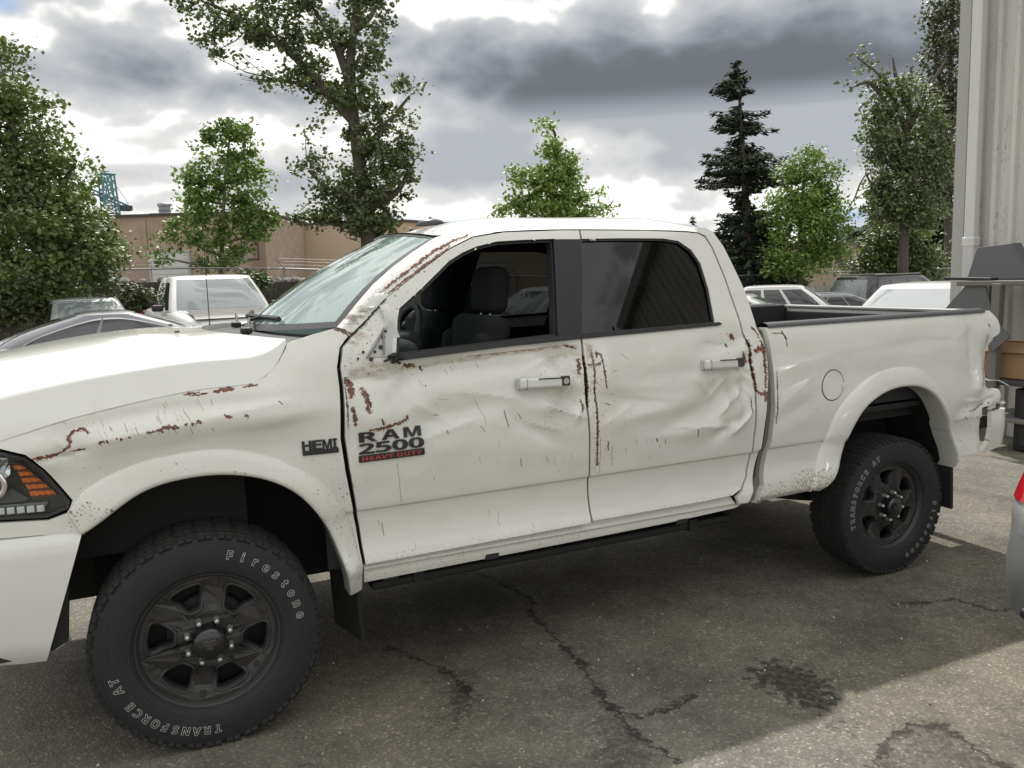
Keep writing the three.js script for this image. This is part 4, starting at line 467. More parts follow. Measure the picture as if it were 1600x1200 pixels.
{
  const em = part('emblem', nearDoor), dk = mat(0.02, 0.02, 0.022, 0.35), chips = mat(0.42, 0.05, 0.06, 0.5);
  mesh('word', onSide(lettersSpaced('RAM', 0.272, 0.042, 0.008, 0.02), 0.640, 1.158, 0.004), dk, em);
  mesh('numerals', onSide(lettersSpaced('2500', 0.285, 0.044, 0.008, 0.005), 0.636, 1.108, 0.004), dk, em);
  mesh('bar', onSide([new RoundedBoxGeometry(0.288, 0.03, 0.006, 2, 0.003).translate(0.144, 0.015, 0.004)], 0.634, 1.073, 0.004), dk, em);
  mesh('small_word', onSide([letters('HEAVY DUTY', 0.262, 0.017, 0.003).translate(0, 0, 0.006)], 0.647, 1.0795, 0.004), chips, em);
  const hm = part('emblem', nearFender);
  mesh('word', onSide(lettersSpaced('HEMI', 0.158, 0.040, 0.007, 0.003), 0.410, 1.146, 0.008), dk, hm);
  mesh('bar', onSide([new RoundedBoxGeometry(0.144, 0.020, 0.006, 2, 0.003).translate(0.072, 0.01, 0.004)], 0.410, 1.126, 0.008), dk, hm);
  // bare mirror plate with its holes and torn wiring
  const mp = part('mirror_plate', nearDoor), pz = (x, y, d) => dentZ(x, y) + d;
  mesh('plate', sheet([[0.70, 1.508], [0.80, 1.505], [0.815, 1.53], [0.845, 1.66], [0.80, 1.625], [0.735, 1.56]], (x, y) => sideZ(x, y) + 0.004, { cell: 0.02, uv: A.uv, depth: 0.004 }), mat(0.5, 0.5, 0.49, 0.5), mp);
  for (const [x, y, r] of [[0.785, 1.585, 0.008], [0.768, 1.545, 0.010], [0.74, 1.528, 0.006], [0.80, 1.61, 0.006], [0.69, 1.53, 0.006], [0.665, 1.505, 0.005], [0.72, 1.498, 0.009]]) mesh('hole', new THREE.CylinderGeometry(r, r, 0.004, 12).rotateX(Math.PI / 2).rotateX(-0.42).translate(x, y, pz(x, y, 0.008)), blackPlastic, mp);
  mesh('strut', [tube([V(0.70, 1.505, pz(0.70, 1.505, 0.012)), V(0.745, 1.555, pz(0.745, 1.555, 0.012)), V(0.795, 1.625, pz(0.795, 1.625, 0.012))], 0.004, 12), tube([V(0.79, 1.62, pz(0.79, 1.62, 0.012)), V(0.782, 1.56, pz(0.782, 1.56, 0.012)), V(0.775, 1.515, pz(0.775, 1.515, 0.014))], 0.004, 12)], mat(0.25, 0.24, 0.23, 0.6), mp);
  const tb = []; const R = rng(91); for (let i = 0; i < 7; i++) tb.push(tube([V(0.80, 1.50, pz(0.80, 1.5, 0)), V(0.79 + R() * 0.05, 1.49 + R() * 0.03, pz(0.8, 1.49, 0.02 + R() * 0.02)), V(0.77 + R() * 0.09, 1.47 + R() * 0.03, pz(0.8, 1.48, 0.01))], 0.004 + R() * 0.004, 8, 5)); mesh('torn_wiring', tb, blackPlastic, mp);
  mesh('torn_film', [patch((u, v) => { const x = lerp(0.73, 0.82, u), y = 1.685 + 0.085 * u + 0.03 * v + 0.012 * Math.sin(u * 9 + v * 4); return [x, y, sideZ(x, 1.70) + 0.018 + 0.02 * Math.sin(v * 2.6 + u * 3)]; }, 14, 6), patch((u, v) => { const x = lerp(0.79, 0.83, u) + v * 0.03, y = lerp(1.72, 1.58, v); return [x, y, sideZ(x, y) + 0.014 + 0.012 * Math.sin(v * 5)]; }, 4, 10)], phys(0.75, 0.76, 0.74, 0.3, { transmission: 0.35, thickness: 0 }), mp);
  // fuel door
  const c = [3.267, 1.176], fu = part('fuel_door', nearBed); const ring = (r, n = 40) => Array.from({ length: n }, (_, i) => [c[0] + Math.cos(i / n * 6.2832) * r * 0.93, c[1] + Math.sin(i / n * 6.2832) * r]);
  mesh('flap', sheet(ring(0.081), (x, y) => dentZ(x, y) + 0.003, { cell: 0.015, uv: B.uv, depth: 0.004 }), B.m, fu);
  mesh('gap', sheet(keyhole(ring(0.0865), ring(0.0815)), (x, y) => dentZ(x, y) + 0.0012, { cell: 0.02, depth: 0.002 }), blackPlastic, fu);
  mesh('tab', rbox(0.02, 0.028, 0.008, 0.004, 3.337, 1.168, dentZ(3.337, 1.168) + 0.006), B.m, fu);
  // clips on the rocker panel
  for (const x of [1.24, 2.30]) mesh('rocker_clip', new RoundedBoxGeometry(0.07, 0.03, 0.012, 2, 0.005).translate(x, 0.548, 0.948), blackPlastic, truck);
  mesh('rocker_clip', rbox(0.07, 0.015, 0.02, 0.004, 0.76, 0.53, 0.935), blackPlastic, truck);
}
// ---- bed
{
  const bl = mat(0.02, 0.02, 0.021, 0.7);
  for (const s of [1, -1]) {
    mesh('bed_rail_cap', [patch((u, v) => { const x = lerp(2.85, 4.53, u), a = v * Math.PI; return [x, 1.514 + 0.022 * Math.sin(a) - (v < 0.02 ? 0.004 : 0), s * (0.958 - 0.095 * v + 0.006 * Math.sin(a * 2))]; }, 40, 10)], mat(0.06, 0.06, 0.065, 0.45), truck);
    mesh('bed_inner_wall', [box(1.80, 0.50, 0.02, 3.74, 1.265, s * 0.855), box(0.04, 0.5, 0.03, 3.1, 1.265, s * 0.84), box(0.04, 0.5, 0.03, 3.6, 1.265, s * 0.84), box(0.04, 0.5, 0.03, 4.2, 1.265, s * 0.84)], bl, truck);
  }
  mesh('gap_light_blocker', box(0.10, 0.02, 1.82, 2.80, 1.36, 0), rubber, truck);  // filler added in the cab-bed gap to stop a sun streak below
  mesh('bed_front_wall', rbox(0.05, 0.9, 1.86, 0.015, 2.865, 1.06, 0), bl, truck);
  mesh('bed_floor', [box(1.85, 0.03, 1.7, 3.74, 0.98, 0), ...Array.from({ length: 12 }, (_, i) => box(1.8, 0.015, 0.05, 3.74, 1.0, -0.77 + i * 0.14))], bl, truck);
  const tg = part('tailgate', truck);
  mesh('outer_skin', rbox(0.05, 0.60, 1.66, 0.018, 4.66, 1.20, -0.02), white, tg); mesh('inner_panel', rbox(0.03, 0.56, 1.62, 0.01, 4.62, 1.19, -0.02), bl, tg); mesh('top_cap', rbox(0.07, 0.022, 1.68, 0.009, 4.65, 1.508, -0.02), mat(0.35, 0.35, 0.34, 0.4), tg); mesh('handle', rbox(0.02, 0.06, 0.22, 0.01, 4.69, 1.36, -0.02), blackPlastic, tg);
  for (const s of [-1]) mesh('tail_light', rbox(0.06, 0.36, 0.10, 0.02, 4.65, 1.2, s * 0.93), phys(0.35, 0.01, 0.015, 0.12, { clearcoat: 1 }), truck);
  mesh('tail_light_cavity', rbox(0.08, 0.36, 0.09, 0.02, 4.47, 1.2, 0.74), blackPlastic, truck);
  // torn rear bumper
  const rb = part('rear_bumper', truck);
  mesh('corner_cap', sheet([[4.538, 0.902], [4.62, 0.908], [4.70, 0.912], [4.745, 0.90], [4.775, 0.87], [4.787, 0.82], [4.772, 0.77], [4.738, 0.718], [4.66, 0.685], [4.592, 0.668], [4.50, 0.652], [4.485, 0.66], [4.527, 0.73], [4.536, 0.82]], (x, y) => 0.985 - 4.2 * Math.max(0, x - 4.62) ** 2 + 0.02 * Math.sin((y - 0.65) * 9) + 0.02, { cell: 0.015, uv: B.uv, depth: 0.03 }), B.m, rb);
  mesh('cross_piece', patch((u, v) => { const z = lerp(0.84, -0.98, u), a = Math.abs(z); return [4.80 + 0.04 * (1 - a * a) - 0.05 * Math.pow(v * 2 - 1, 2), lerp(0.66, 0.91, v), z]; }, 20, 8), white, rb);
  mesh('bracket', [box(0.12, 0.010, 0.03, 4.66, 0.92, 0.93, 0, 0, 0.08), box(0.3, 0.08, 0.5, 4.62, 0.8, 0.6)], darkMetal, rb);
  mesh('torn_edge', [patch((u, v) => { const x = lerp(4.53, 4.66, u); return [x, 0.925 + 0.045 * u + 0.012 * Math.sin(u * 12) - 0.012 * v, 0.99 + 0.02 * Math.sin(u * 7) + 0.02 * v]; }, 12, 2)], mat(0.4, 0.4, 0.38, 0.5), rb);
}
// ---- wheels
const letterTex = (() => {
  const S = 2048, cv = document.createElement('canvas'); cv.width = cv.height = S; const c = cv.getContext('2d'); c.fillStyle = '#26262a'; c.fillRect(0, 0, S, S);
  const R = rng(33), k = S / 0.9; // pixels per metre
  for (let i = 0; i < 2500; i++) { const a = R() * 6.283, r = (0.27 + 0.16 * R()) * k; c.strokeStyle = R() < 0.6 ? 'rgba(64,61,56,0.16)' : 'rgba(14,14,14,0.3)'; c.lineWidth = 1 + R() * 4; c.beginPath(); c.arc(S / 2, S / 2, r, a, a + 0.02 + R() * 0.3); c.stroke(); }
  const word = (t, a0, a1, r, size, f = 'bold', sp = 1) => { // clockwise from angle a0 to a1 (degrees, math sense), tops outward
    for (let i = 0; i < t.length; i++) { const a = lerp(a0, a1, (i + 0.5) / t.length) * Math.PI / 180; c.save(); c.translate(S / 2 + Math.cos(a) * r * k, S / 2 - Math.sin(a) * r * k); c.rotate(Math.PI / 2 - a); c.font = `${f} ${size * k}px sans-serif`; c.textAlign = 'center'; c.textBaseline = 'middle'; c.lineWidth = 6; c.strokeStyle = 'rgba(222,222,216,0.95)'; c.strokeText(t[i], 0, 0); c.lineWidth = 1; c.fillStyle = '#2b2b2d'; c.fillText(t[i], 0, 0); c.restore(); }
  };
  word('Firestone', 78, 4, 0.346, 0.046); word('TRANSFORCE AT', 274, 190, 0.346, 0.043);
  c.strokeStyle = 'rgba(90,90,88,0.4)'; c.lineWidth = 2; for (const r of [0.283, 0.405]) { c.beginPath(); c.arc(S / 2, S / 2, r * k, 0, 7); c.stroke(); }
  const t = new THREE.CanvasTexture(cv); t.colorSpace = THREE.SRGBColorSpace; t.anisotropy = 8; return t;
})();
const wheelMats = { tread: mat(0.020, 0.0195, 0.019, 0.9), wall: mat(1, 1, 1, 0.75, 0, { map: letterTex }), rim: phys(0.032, 0.031, 0.030, 0.5, { clearcoat: 0.25, clearcoatRoughness: 0.35, bumpMap: dataTex(256, 256, (u, v) => 0.5 + 0.3 * n2(u * 40, v * 7) + 0.2 * n2(u * 90, v * 90), false), bumpScale: 0.0012 }), barrel: mat(0.012, 0.012, 0.012, 0.7), nut: mat(0.5, 0.5, 0.48, 0.35, 0.7), cap: phys(0.012, 0.012, 0.013, 0.25, { clearcoat: 0.6 }) };
function makeWheel() {
  const w = new THREE.Group(); w.name = 'wheel';
  const HW = 0.140, wall = (s) => [[0.262, s * 0.105], [0.270, s * 0.122], [0.285, s * 0.131], [0.32, s * 0.1385], [0.36, s * 0.1375], [0.395, s * 0.130], [0.408, s * 0.124]];
  const lat = (p, n = 96) => { const g = new THREE.LatheGeometry(p.map(([r, z]) => new THREE.Vector2(r, z)), n).rotateX(Math.PI / 2); const pp = g.attributes.position; return g; };
  const outer = lat(wall(1)), pu = outer.attributes.position, uu = outer.attributes.uv; for (let i = 0; i < pu.count; i++) uu.setXY(i, 0.5 + pu.getX(i) / 0.9, 0.5 + pu.getY(i) / 0.9);
  // LatheGeometry rotated by +90 degrees about x sends its axis y to +z
  mesh('tyre', [lat([[0.408, 0.124], [0.418, 0.112], [0.420, 0.0], [0.418, -0.112], [0.408, -0.124]]), lat(wall(-1)),
    ...Array.from({ length: 72 }, (_, i) => { const a = i / 72 * Math.PI * 2, o = []; for (const [r, z, L, ww, sk] of [[0.4155, 0.108, 0.028, 0.036, 0.15], [0.4180, 0.062, 0.029, 0.036, 0.5], [0.4185, 0.018, 0.028, 0.036, -0.3], [0.4185, -0.026, 0.028, 0.036, 0.3], [0.4180, -0.070, 0.029, 0.036, -0.5], [0.4155, -0.110, 0.028, 0.034, -0.15]]) { const b = (i % 2 ? 0.018 : 0) * 1; o.push(new THREE.BoxGeometry(0.014, L, ww).rotateX(sk).translate(r, 0, z).rotateZ(a + b)); } o.push(new THREE.BoxGeometry(0.012, 0.022, 0.026).rotateY(0.95).translate(0.4035, 0, 0.1235).rotateZ(a + (i % 2) * 0.02)); return o; })], wheelMats.tread, w);
  mesh('sidewall', outer, wheelMats.wall, w);
  // six-spoke disc with bevelled windows
  const sh = new THREE.Shape(); sh.absarc(0, 0, 0.252, 0, Math.PI * 2); const wins = [];
  for (let i = 0; i < 6; i++) {
    const a = (-10 + i * 60) * Math.PI / 180, q = [[0.126, -0.20], [0.120, 0.0], [0.126, 0.20], [0.165, 0.27], [0.205, 0.31], [0.222, 0.27], [0.226, 0], [0.222, -0.27], [0.205, -0.31], [0.165, -0.27]].map(([r, t]) => V(Math.cos(a + t) * r, Math.sin(a + t) * r, 0));
    const loop = new THREE.CatmullRomCurve3(q, true, 'centripetal').getPoints(40).slice(0, 40); wins.push(q); const h = new THREE.Path(loop.map((p) => new THREE.Vector2(p.x, p.y)).reverse()); sh.holes.push(h);
  }
  const disc = new THREE.ExtrudeGeometry(sh, { depth: 0.028, bevelEnabled: true, bevelThickness: 0.010, bevelSize: 0.010, bevelSegments: 3, curveSegments: 64 });
  const dp = disc.attributes.position, dish = (r) => -0.030 * smoothstep(r, 0.10, 0.17) + 0.022 * smoothstep(r, 0.17, 0.25) - 0.006; for (let i = 0; i < dp.count; i++) { const r = Math.hypot(dp.getX(i), dp.getY(i)); dp.setZ(i, dp.getZ(i) + 0.062 + dish(r)); } disc.computeVertexNormals();
  const du = disc.attributes.uv; for (let i = 0; i < du.count; i++) { const a = Math.atan2(dp.getY(i), dp.getX(i)); du.setXY(i, a * 0.9, Math.hypot(dp.getX(i), dp.getY(i)) * 3); }
  const spokes = []; for (let i = 0; i < 6; i++) { const a = (20 + i * 60) * Math.PI / 180, g = new THREE.BoxGeometry(0.13, 0.020, 0.012, 8, 1, 1); const p = g.attributes.position; for (let k = 0; k < p.count; k++) { const r = p.getX(k) + 0.165; p.setXYZ(k, r, p.getY(k), p.getZ(k) + 0.098 + dish(r)); } for (const e of [-1, 1]) { const rg = new THREE.BoxGeometry(0.12, 0.008, 0.016, 8, 1, 1), q = rg.attributes.position; for (let k = 0; k < q.count; k++) { const r = q.getX(k) + 0.17; q.setXYZ(k, r, q.getY(k) + e * (0.022 + 0.18 * (r - 0.11)), q.getZ(k) + 0.098 + dish(r)); } rg.computeVertexNormals(); spokes.push(rg.rotateZ(a)); } spokes.push(rbox(0.03, 0.024, 0.014, 0.005, 0.225, 0, 0.098 + dish(0.225)).rotateZ(a)); }
  mesh('rim', [disc, ...spokes, ...wins.map((q) => new THREE.TubeGeometry(new THREE.CatmullRomCurve3(q.map((p) => { const r = p.length(); return p.clone().multiplyScalar(1 + 0.0 / r).setZ(0.099 + dish(r)); }), true, 'centripetal'), 40, 0.0065, 6, true)), lat([[0.248, 0.090], [0.256, 0.106], [0.262, 0.112], [0.268, 0.110], [0.266, 0.098]])], wheelMats.rim, w);
  mesh('barrel', [lat([[0.262, 0.10], [0.245, 0.06], [0.235, 0.0], [0.245, -0.12]]), new THREE.CircleGeometry(0.24, 32).translate(0, 0, -0.03), lat([[0.0, 0.02], [0.15, 0.02], [0.155, -0.03]])], wheelMats.barrel, w);
  mesh('hub_cap', [new THREE.CylinderGeometry(0.058, 0.064, 0.05, 32).rotateX(Math.PI / 2).translate(0, 0, 0.115), new THREE.SphereGeometry(0.060, 24, 10, 0, Math.PI * 2, 0, Math.PI / 2).rotateX(Math.PI / 2).scale(1, 1, 0.35).translate(0, 0, 0.138)], wheelMats.cap, w);
  mesh('hub_emblem', [rbox(0.05, 0.024, 0.006, 0.003, 0, 0.008, 0.158), rbox(0.026, 0.03, 0.006, 0.003, 0, -0.004, 0.157)], mat(0.07, 0.07, 0.07, 0.4, 0.5), w);
  for (let i = 0; i < 8; i++) { const a = (22.5 + i * 45) * Math.PI / 180; mesh('lug_nut', [new THREE.CylinderGeometry(0.0105, 0.013, 0.03, 6).rotateX(Math.PI / 2), new THREE.SphereGeometry(0.0105, 10, 6).translate(0, 0, 0.015)].map((g) => g.translate(Math.cos(a) * 0.0835, Math.sin(a) * 0.0835, 0.108)), wheelMats.nut, w); }
  return w;
}
{
  const w0 = makeWheel(); truck.add(w0); w0.position.set(0.0, 0.436, 0.895); w0.scale.setScalar(1.03); w0.rotation.set(0, -0.03, 0);
  const spots = [[3.79, 0.408, 0.842, 0, -1.36], [0.02, 0.436, -0.88, Math.PI, 0.4], [3.79, 0.408, -0.842, Math.PI, 1]];
  for (const [x, y, z, ry, rz] of spots) { const w = w0.clone(); truck.add(w); w.position.set(x, y, z); w.rotation.order = 'YXZ'; w.rotation.set(0, ry, rz); w.scale.setScalar(x > 1 ? 0.963 : 1.03); }
  // mud flaps, steps, chassis
  for (const s of [1, -1]) {
    mesh('mud_flap', [rbox(0.02, 0.52, 0.26, 0.008, 0.585, 0.52, s * 0.80, 0, s * 0.25, 0.05), box(0.015, 0.04, 0.2, 0.57, 0.62, s * 0.86)], rubber, truck);
    mesh('mud_flap', [rbox(0.02, 0.62, 0.30, 0.008, 4.30, 0.62, s * 0.80, 0, 0, 0.05), rbox(0.02, 0.35, 0.12, 0.008, 4.27, 0.86, s * 0.90, 0, s * -0.5, 0.2)], mat(0.03, 0.03, 0.027, 0.8), truck);
    mesh('running_board', [rbox(1.95, 0.040, 0.12, 0.016, 1.66, 0.492, s * 0.84, 0, 0, 0.004), box(0.05, 0.06, 0.3, 0.9, 0.50, s * 0.76), box(0.05, 0.06, 0.3, 2.4, 0.50, s * 0.76), rbox(0.02, 0.05, 0.10, 0.006, 2.645, 0.492, s * 0.84)], mat(0.012, 0.012, 0.012, 0.7), truck);
  }
  mesh('chassis_and_light_block', [box(5.0, 0.18, 0.09, 1.9, 0.60, 0.42), box(5.0, 0.18, 0.09, 1.9, 0.60, -0.42), box(2.2, 0.05, 1.75, 1.66, 0.60, 0), box(0.1, 0.1, 0.9, 2.6, 0.55, 0), box(0.6, 0.25, 0.5, 1.5, 0.50, 0.0), box(0.9, 0.28, 0.34, 2.1, 0.48, -0.5), box(1.7, 0.06, 1.5, 3.75, 0.92, 0), box(0.16, 0.06, 1.84, 2.80, 0.70, 0)], darkMetal, truck);  // wide floor plate and cab-gap cross box are added to block light
  mesh('axle', [bar(V(3.79, 0.42, -0.75), V(3.79, 0.42, 0.75), 0.05), new THREE.SphereGeometry(0.17, 16, 12).translate(3.79, 0.42, 0), tube([V(3.1, 0.50, 0.56), V(3.79, 0.40, 0.56), V(4.4, 0.62, 0.56)], 0.03, 16), tube([V(3.1, 0.50, -0.56), V(3.79, 0.40, -0.56), V(4.4, 0.62, -0.56)], 0.03, 16)], darkMetal, truck);
  mesh('axle', [bar(V(0.0, 0.42, -0.75), V(0, 0.42, 0.75), 0.045), new THREE.SphereGeometry(0.15, 16, 12).translate(0, 0.42, -0.25), bar(V(0.1, 0.5, 0.5), V(0.1, 1.0, 0.5), 0.06), bar(V(0.0, 0.5, 0.6), V(0.05, 1.05, 0.52), 0.028)], darkMetal, truck);
  mesh('exhaust_pipe', tube([V(2.6, 0.5, -0.3), V(3.3, 0.62, -0.35), V(3.9, 0.7, -0.45), V(4.6, 0.6, -0.7)], 0.04, 20, 8), darkMetal, truck);
  mesh('firewall', [box(0.05, 0.95, 1.6, 0.60, 1.0, 0)], linerM, truck);
}
// ---- cabin
{
  const cloth = mat(0.012, 0.012, 0.013, 0.95), trim = mat(0.015, 0.015, 0.016, 0.8);
  const fl = mesh('cab_floor', [box(2.1, 0.03, 1.75, 1.7, 0.66, 0), box(0.04, 0.9, 1.75, 2.72, 1.1, 0)], trim, truck);
  for (const s of [1, -1]) {
    const st = part('front_seat', truck);
    mesh('cushion', rbox(0.52, 0.17, 0.54, 0.07, 1.08, 1.02, s * 0.42, 0, 0, 0.1, 4), cloth, st);
    mesh('backrest', [rbox(0.15, 0.66, 0.52, 0.065, 1.38, 1.31, s * 0.42, 0, 0, -0.22, 5), rbox(0.10, 0.5, 0.10, 0.045, 1.32, 1.31, s * 0.64, 0, 0, -0.22, 4), rbox(0.10, 0.5, 0.10, 0.045, 1.32, 1.31, s * 0.20, 0, 0, -0.22, 4)], cloth, st);
    mesh('headrest', rbox(0.12, 0.24, 0.29, 0.055, 1.50, 1.755, s * 0.42, 0, 0, -0.12, 5), cloth, st);
    for (const d of [-0.06, 0.06]) mesh('headrest_post', bar(V(1.455, 1.58, s * 0.42 + d), V(1.49, 1.68, s * 0.42 + d), 0.007), mat(0.5, 0.5, 0.5, 0.3, 0.9), st);
  }
  const rs = part('rear_seat', truck); mesh('cushion', rbox(0.5, 0.16, 1.5, 0.07, 2.35, 1.03, 0), cloth, rs); mesh('backrest', rbox(0.13, 0.62, 1.5, 0.06, 2.60, 1.34, 0, 0, 0, -0.12), cloth, rs);
  for (const z of [-0.45, 0.45]) mesh('headrest', rbox(0.1, 0.17, 0.26, 0.045, 2.65, 1.70, z), cloth, rs);
  mesh('dashboard', [rbox(0.42, 0.30, 1.62, 0.08, 0.80, 1.40, 0, 0, 0, 0.05, 4), rbox(0.30, 0.10, 0.5, 0.04, 0.90, 1.52, 0.42, 0, 0, 0.1), rbox(0.55, 0.22, 0.34, 0.05, 1.2, 1.0, 0), patch((u, v) => [lerp(0.42 + 0.3 * (2 * u - 1) ** 2, 0.85, v), lerp(1.59, 1.55, v), lerp(-0.82, 0.82, u)], 10, 2)], trim, truck);
  const sw = part('steering_wheel', truck), tf = (g) => g.rotateY(Math.PI / 2).rotateZ(-0.42).translate(1.02, 1.52, 0.42);
  mesh('wheel_ring', tf(new THREE.TorusGeometry(0.185, 0.016, 10, 40)), blackPlastic, sw); mesh('spokes', [tf(rbox(0.34, 0.035, 0.02, 0.008)), tf(rbox(0.035, 0.18, 0.02, 0.008, 0, -0.08, 0)), tf(new THREE.SphereGeometry(0.065, 16, 10).scale(1, 0.9, 0.5))], blackPlastic, sw); mesh('column', bar(V(0.82, 1.38, 0.42), V(1.02, 1.52, 0.42), 0.035), blackPlastic, sw);
  mesh('inside_mirror', [rbox(0.02, 0.06, 0.22, 0.01, 0.98, 1.93, 0.0), bar(V(0.96, 1.97, 0), V(0.98, 1.94, 0), 0.008)], blackPlastic, truck);
}
// ---------------------------------------------------------------- parked cars
const paintOf = (r, g, b, rough = 0.3, metal = 0) => phys(r, g, b, rough, { metalness: metal, clearcoat: 0.8, clearcoatRoughness: 0.06 });
const carGlass = phys(0.018, 0.022, 0.024, 0.03, { clearcoat: 1, clearcoatRoughness: 0.02 }), screenGlass = phys(0.16, 0.18, 0.185, 0.04, { clearcoat: 1, clearcoatRoughness: 0.02 });
const lampRed = phys(0.42, 0.012, 0.02, 0.12, { clearcoat: 1 }), lampClear = phys(0.6, 0.6, 0.6, 0.1, { clearcoat: 1 });
// local axes: +x forward, y up from the road
function makeCar(name, label, o, group) {
  const c = thing(name, label, o.category ?? 'car', [0, 0, 0], 0, group), paint = o.paint, H = o.L / 2, W = o.W / 2, N = 6;
  const top = pchip(o.top), wide = (x) => W * Math.pow(Math.max(0, 1 - Math.pow(Math.abs(x) / (H + 0.02), o.square ?? 7)), o.square ? 0.16 : 0.28) * (1 - 0.06 * smoothstep(Math.abs(x), H * 0.6, H));
  const y0 = o.ground ?? 0.26, sec = [[0, 0.0], [0.80, 0.0], [0.95, 0.05], [0.99, 0.22], [1.0, 0.45], [0.995, 0.62], [0.975, 0.80], [0.92, 0.93], [0.80, 0.985], [0.4, 1.0], [0, 1.008]];
  const bodyFn = (u, v) => { const x = lerp(-H, H, 0.5 - 0.5 * Math.cos(Math.PI * u)) , s = Math.abs(v * 2 - 1), a = (1 - s) * (sec.length - 1), i = Math.min(sec.length - 2, Math.floor(a)), t = a - i, w = lerp(sec[i][0], sec[i + 1][0], t), h = lerp(sec[i][1], sec[i + 1][1], t), yt = top(x), lift = 0.10 * smoothstep(Math.abs(x), H * 0.88, H); return [x, lerp(y0 + lift, yt - lift * 0.5, h), (v < 0.5 ? -1 : 1) * (s >= 1 ? 0 : w) * wide(x)]; };
  const half = (sg) => patch((u, v) => { const x = lerp(-H, H, 0.5 - 0.5 * Math.cos(Math.PI * u)), a = v * (sec.length - 1), i = Math.min(sec.length - 2, Math.floor(a)), t = a - i, w = lerp(sec[i][0], sec[i + 1][0], t), h = lerp(sec[i][1], sec[i + 1][1], t), yt = top(x), lift = 0.10 * smoothstep(Math.abs(x), H * 0.88, H); return [x, lerp(y0 + lift, yt - lift * 0.5, h), sg * w * wide(x)]; }, 60, 30);
  const body = mesh('body', [half(1), half(-1)], paint, c);
  // greenhouse
  const { xr0, xf0, xr1, xf1, yb, yr } = o, wb = o.wb ?? W * 0.90, wr = o.wr ?? W * 0.72, cx = (t) => lerp((xr0 + xf0) / 2, (xr1 + xf1) / 2, t), hx = (t) => lerp((xf0 - xr0) / 2, (xf1 - xr1) / 2, t) + (o.bulge ?? 0.05) * Math.sin(Math.PI * t), hz = (t) => lerp(wb, wr, Math.pow(t, 1.25)), yy = (t) => lerp(yb, yr, t);
  const q = (f) => Math.pow(Math.max(0, 1 - Math.pow(Math.abs(f), N)), 1 / N);
  const side = (s, f, t, out = 0) => V(cx(t) + hx(t) * f, yy(t), s * (hz(t) * q(f) + out)), end = (s, g, t, out = 0) => V(cx(t) + s * (hx(t) * q(g) + out), yy(t) + out * 0.3, hz(t) * g);
  const M = 64, ringAt = (t, k) => { const a = k / M * Math.PI * 2, p = (v) => Math.sign(v) * Math.pow(Math.abs(v), 2 / N); return [cx(t) + hx(t) * p(Math.cos(a)), yy(t), hz(t) * p(Math.sin(a))]; };
  const gh = mesh('cabin', [patch((u, v) => ringAt(v, u * M), M, 10), patch((u, v) => { const p = ringAt(1, u * M), k = 1 - v; const s = Math.cos(v * Math.PI / 2); return [lerp(cx(1), p[0], s), yr + (o.crown ?? 0.06) * Math.sin(v * Math.PI / 2), p[2] * s]; }, M, 10)], o.roofPaint ?? paint, c);
  const pane = (nm, fn, a0, a1, t0, t1, m) => mesh(nm, patch((u, v) => { const a = lerp(a0, a1, u), k = o.arch && nm === 'side_window' ? Math.pow(Math.max(0, 1 - Math.pow(Math.abs(a - 0.05) / 0.80, 3)), 0.6) : 1; return fn(a, lerp(t0, lerp(t0, t1, k), v)); }, 16, 8), m, c);
  pane('windscreen', (g, t) => end(1, g, t, 0.008), -0.86, 0.86, 0.06, 0.93, screenGlass);
  if (o.rearGlass !== false) pane('rear_window', (g, t) => end(-1, g, t, 0.008), -0.82, 0.82, 0.10, 0.90, o.rearMat ?? screenGlass);
  for (const s of [1, -1]) for (const [f0, f1] of o.panes) { const w = pane('side_window', (f, t) => side(s, f, t, 0.007), f0, f1, 0.07, 0.86, o.sideMat ?? carGlass); if (o.chrome) mesh('window_trim', [patch((u, v) => { const a = lerp(f0 - 0.01, f1 + 0.01, u), k = o.arch ? Math.pow(Math.max(0, 1 - Math.pow(Math.abs(a - 0.05) / 0.80, 3)), 0.6) : 1, e = lerp(0.07, 0.86, k); return side(s, a, lerp(e, e + 0.05, v), 0.010); }, 16, 2), patch((u, v) => side(s, lerp(f0 - 0.015, f1 + 0.015, u), lerp(0.025, 0.07, v), 0.010), 16, 2)], o.chrome, w); }
  for (const s of [1, -1]) { mesh('mirror', rbox(0.10, 0.12, 0.20, 0.04, xf0 - (o.mirrorBack ?? 0.45), yb + 0.08, s * (W + 0.06)), o.mirrorMat ?? paint, c); mesh('headlight', rbox(0.12, 0.13, 0.34, 0.05, H - 0.06, top(H - 0.1) - 0.16, s * W * 0.66), lampClear, c); mesh('tail_light', rbox(0.10, o.tailH ?? 0.15, o.tailW ?? 0.32, 0.04, -H + (o.tailIn ?? 0.06), top(-H + 0.05) - (o.tailDrop ?? 0.16), s * W * (o.tailZ ?? 0.72)), lampRed, c); }
  mesh('grille', rbox(0.06, 0.16, W * 0.9, 0.02, H - 0.02, top(H) - 0.2, 0), blackPlastic, c);
  const wr2 = o.wheel ?? 0.33, wx = o.axles ?? [-H * 0.58, H * 0.62];
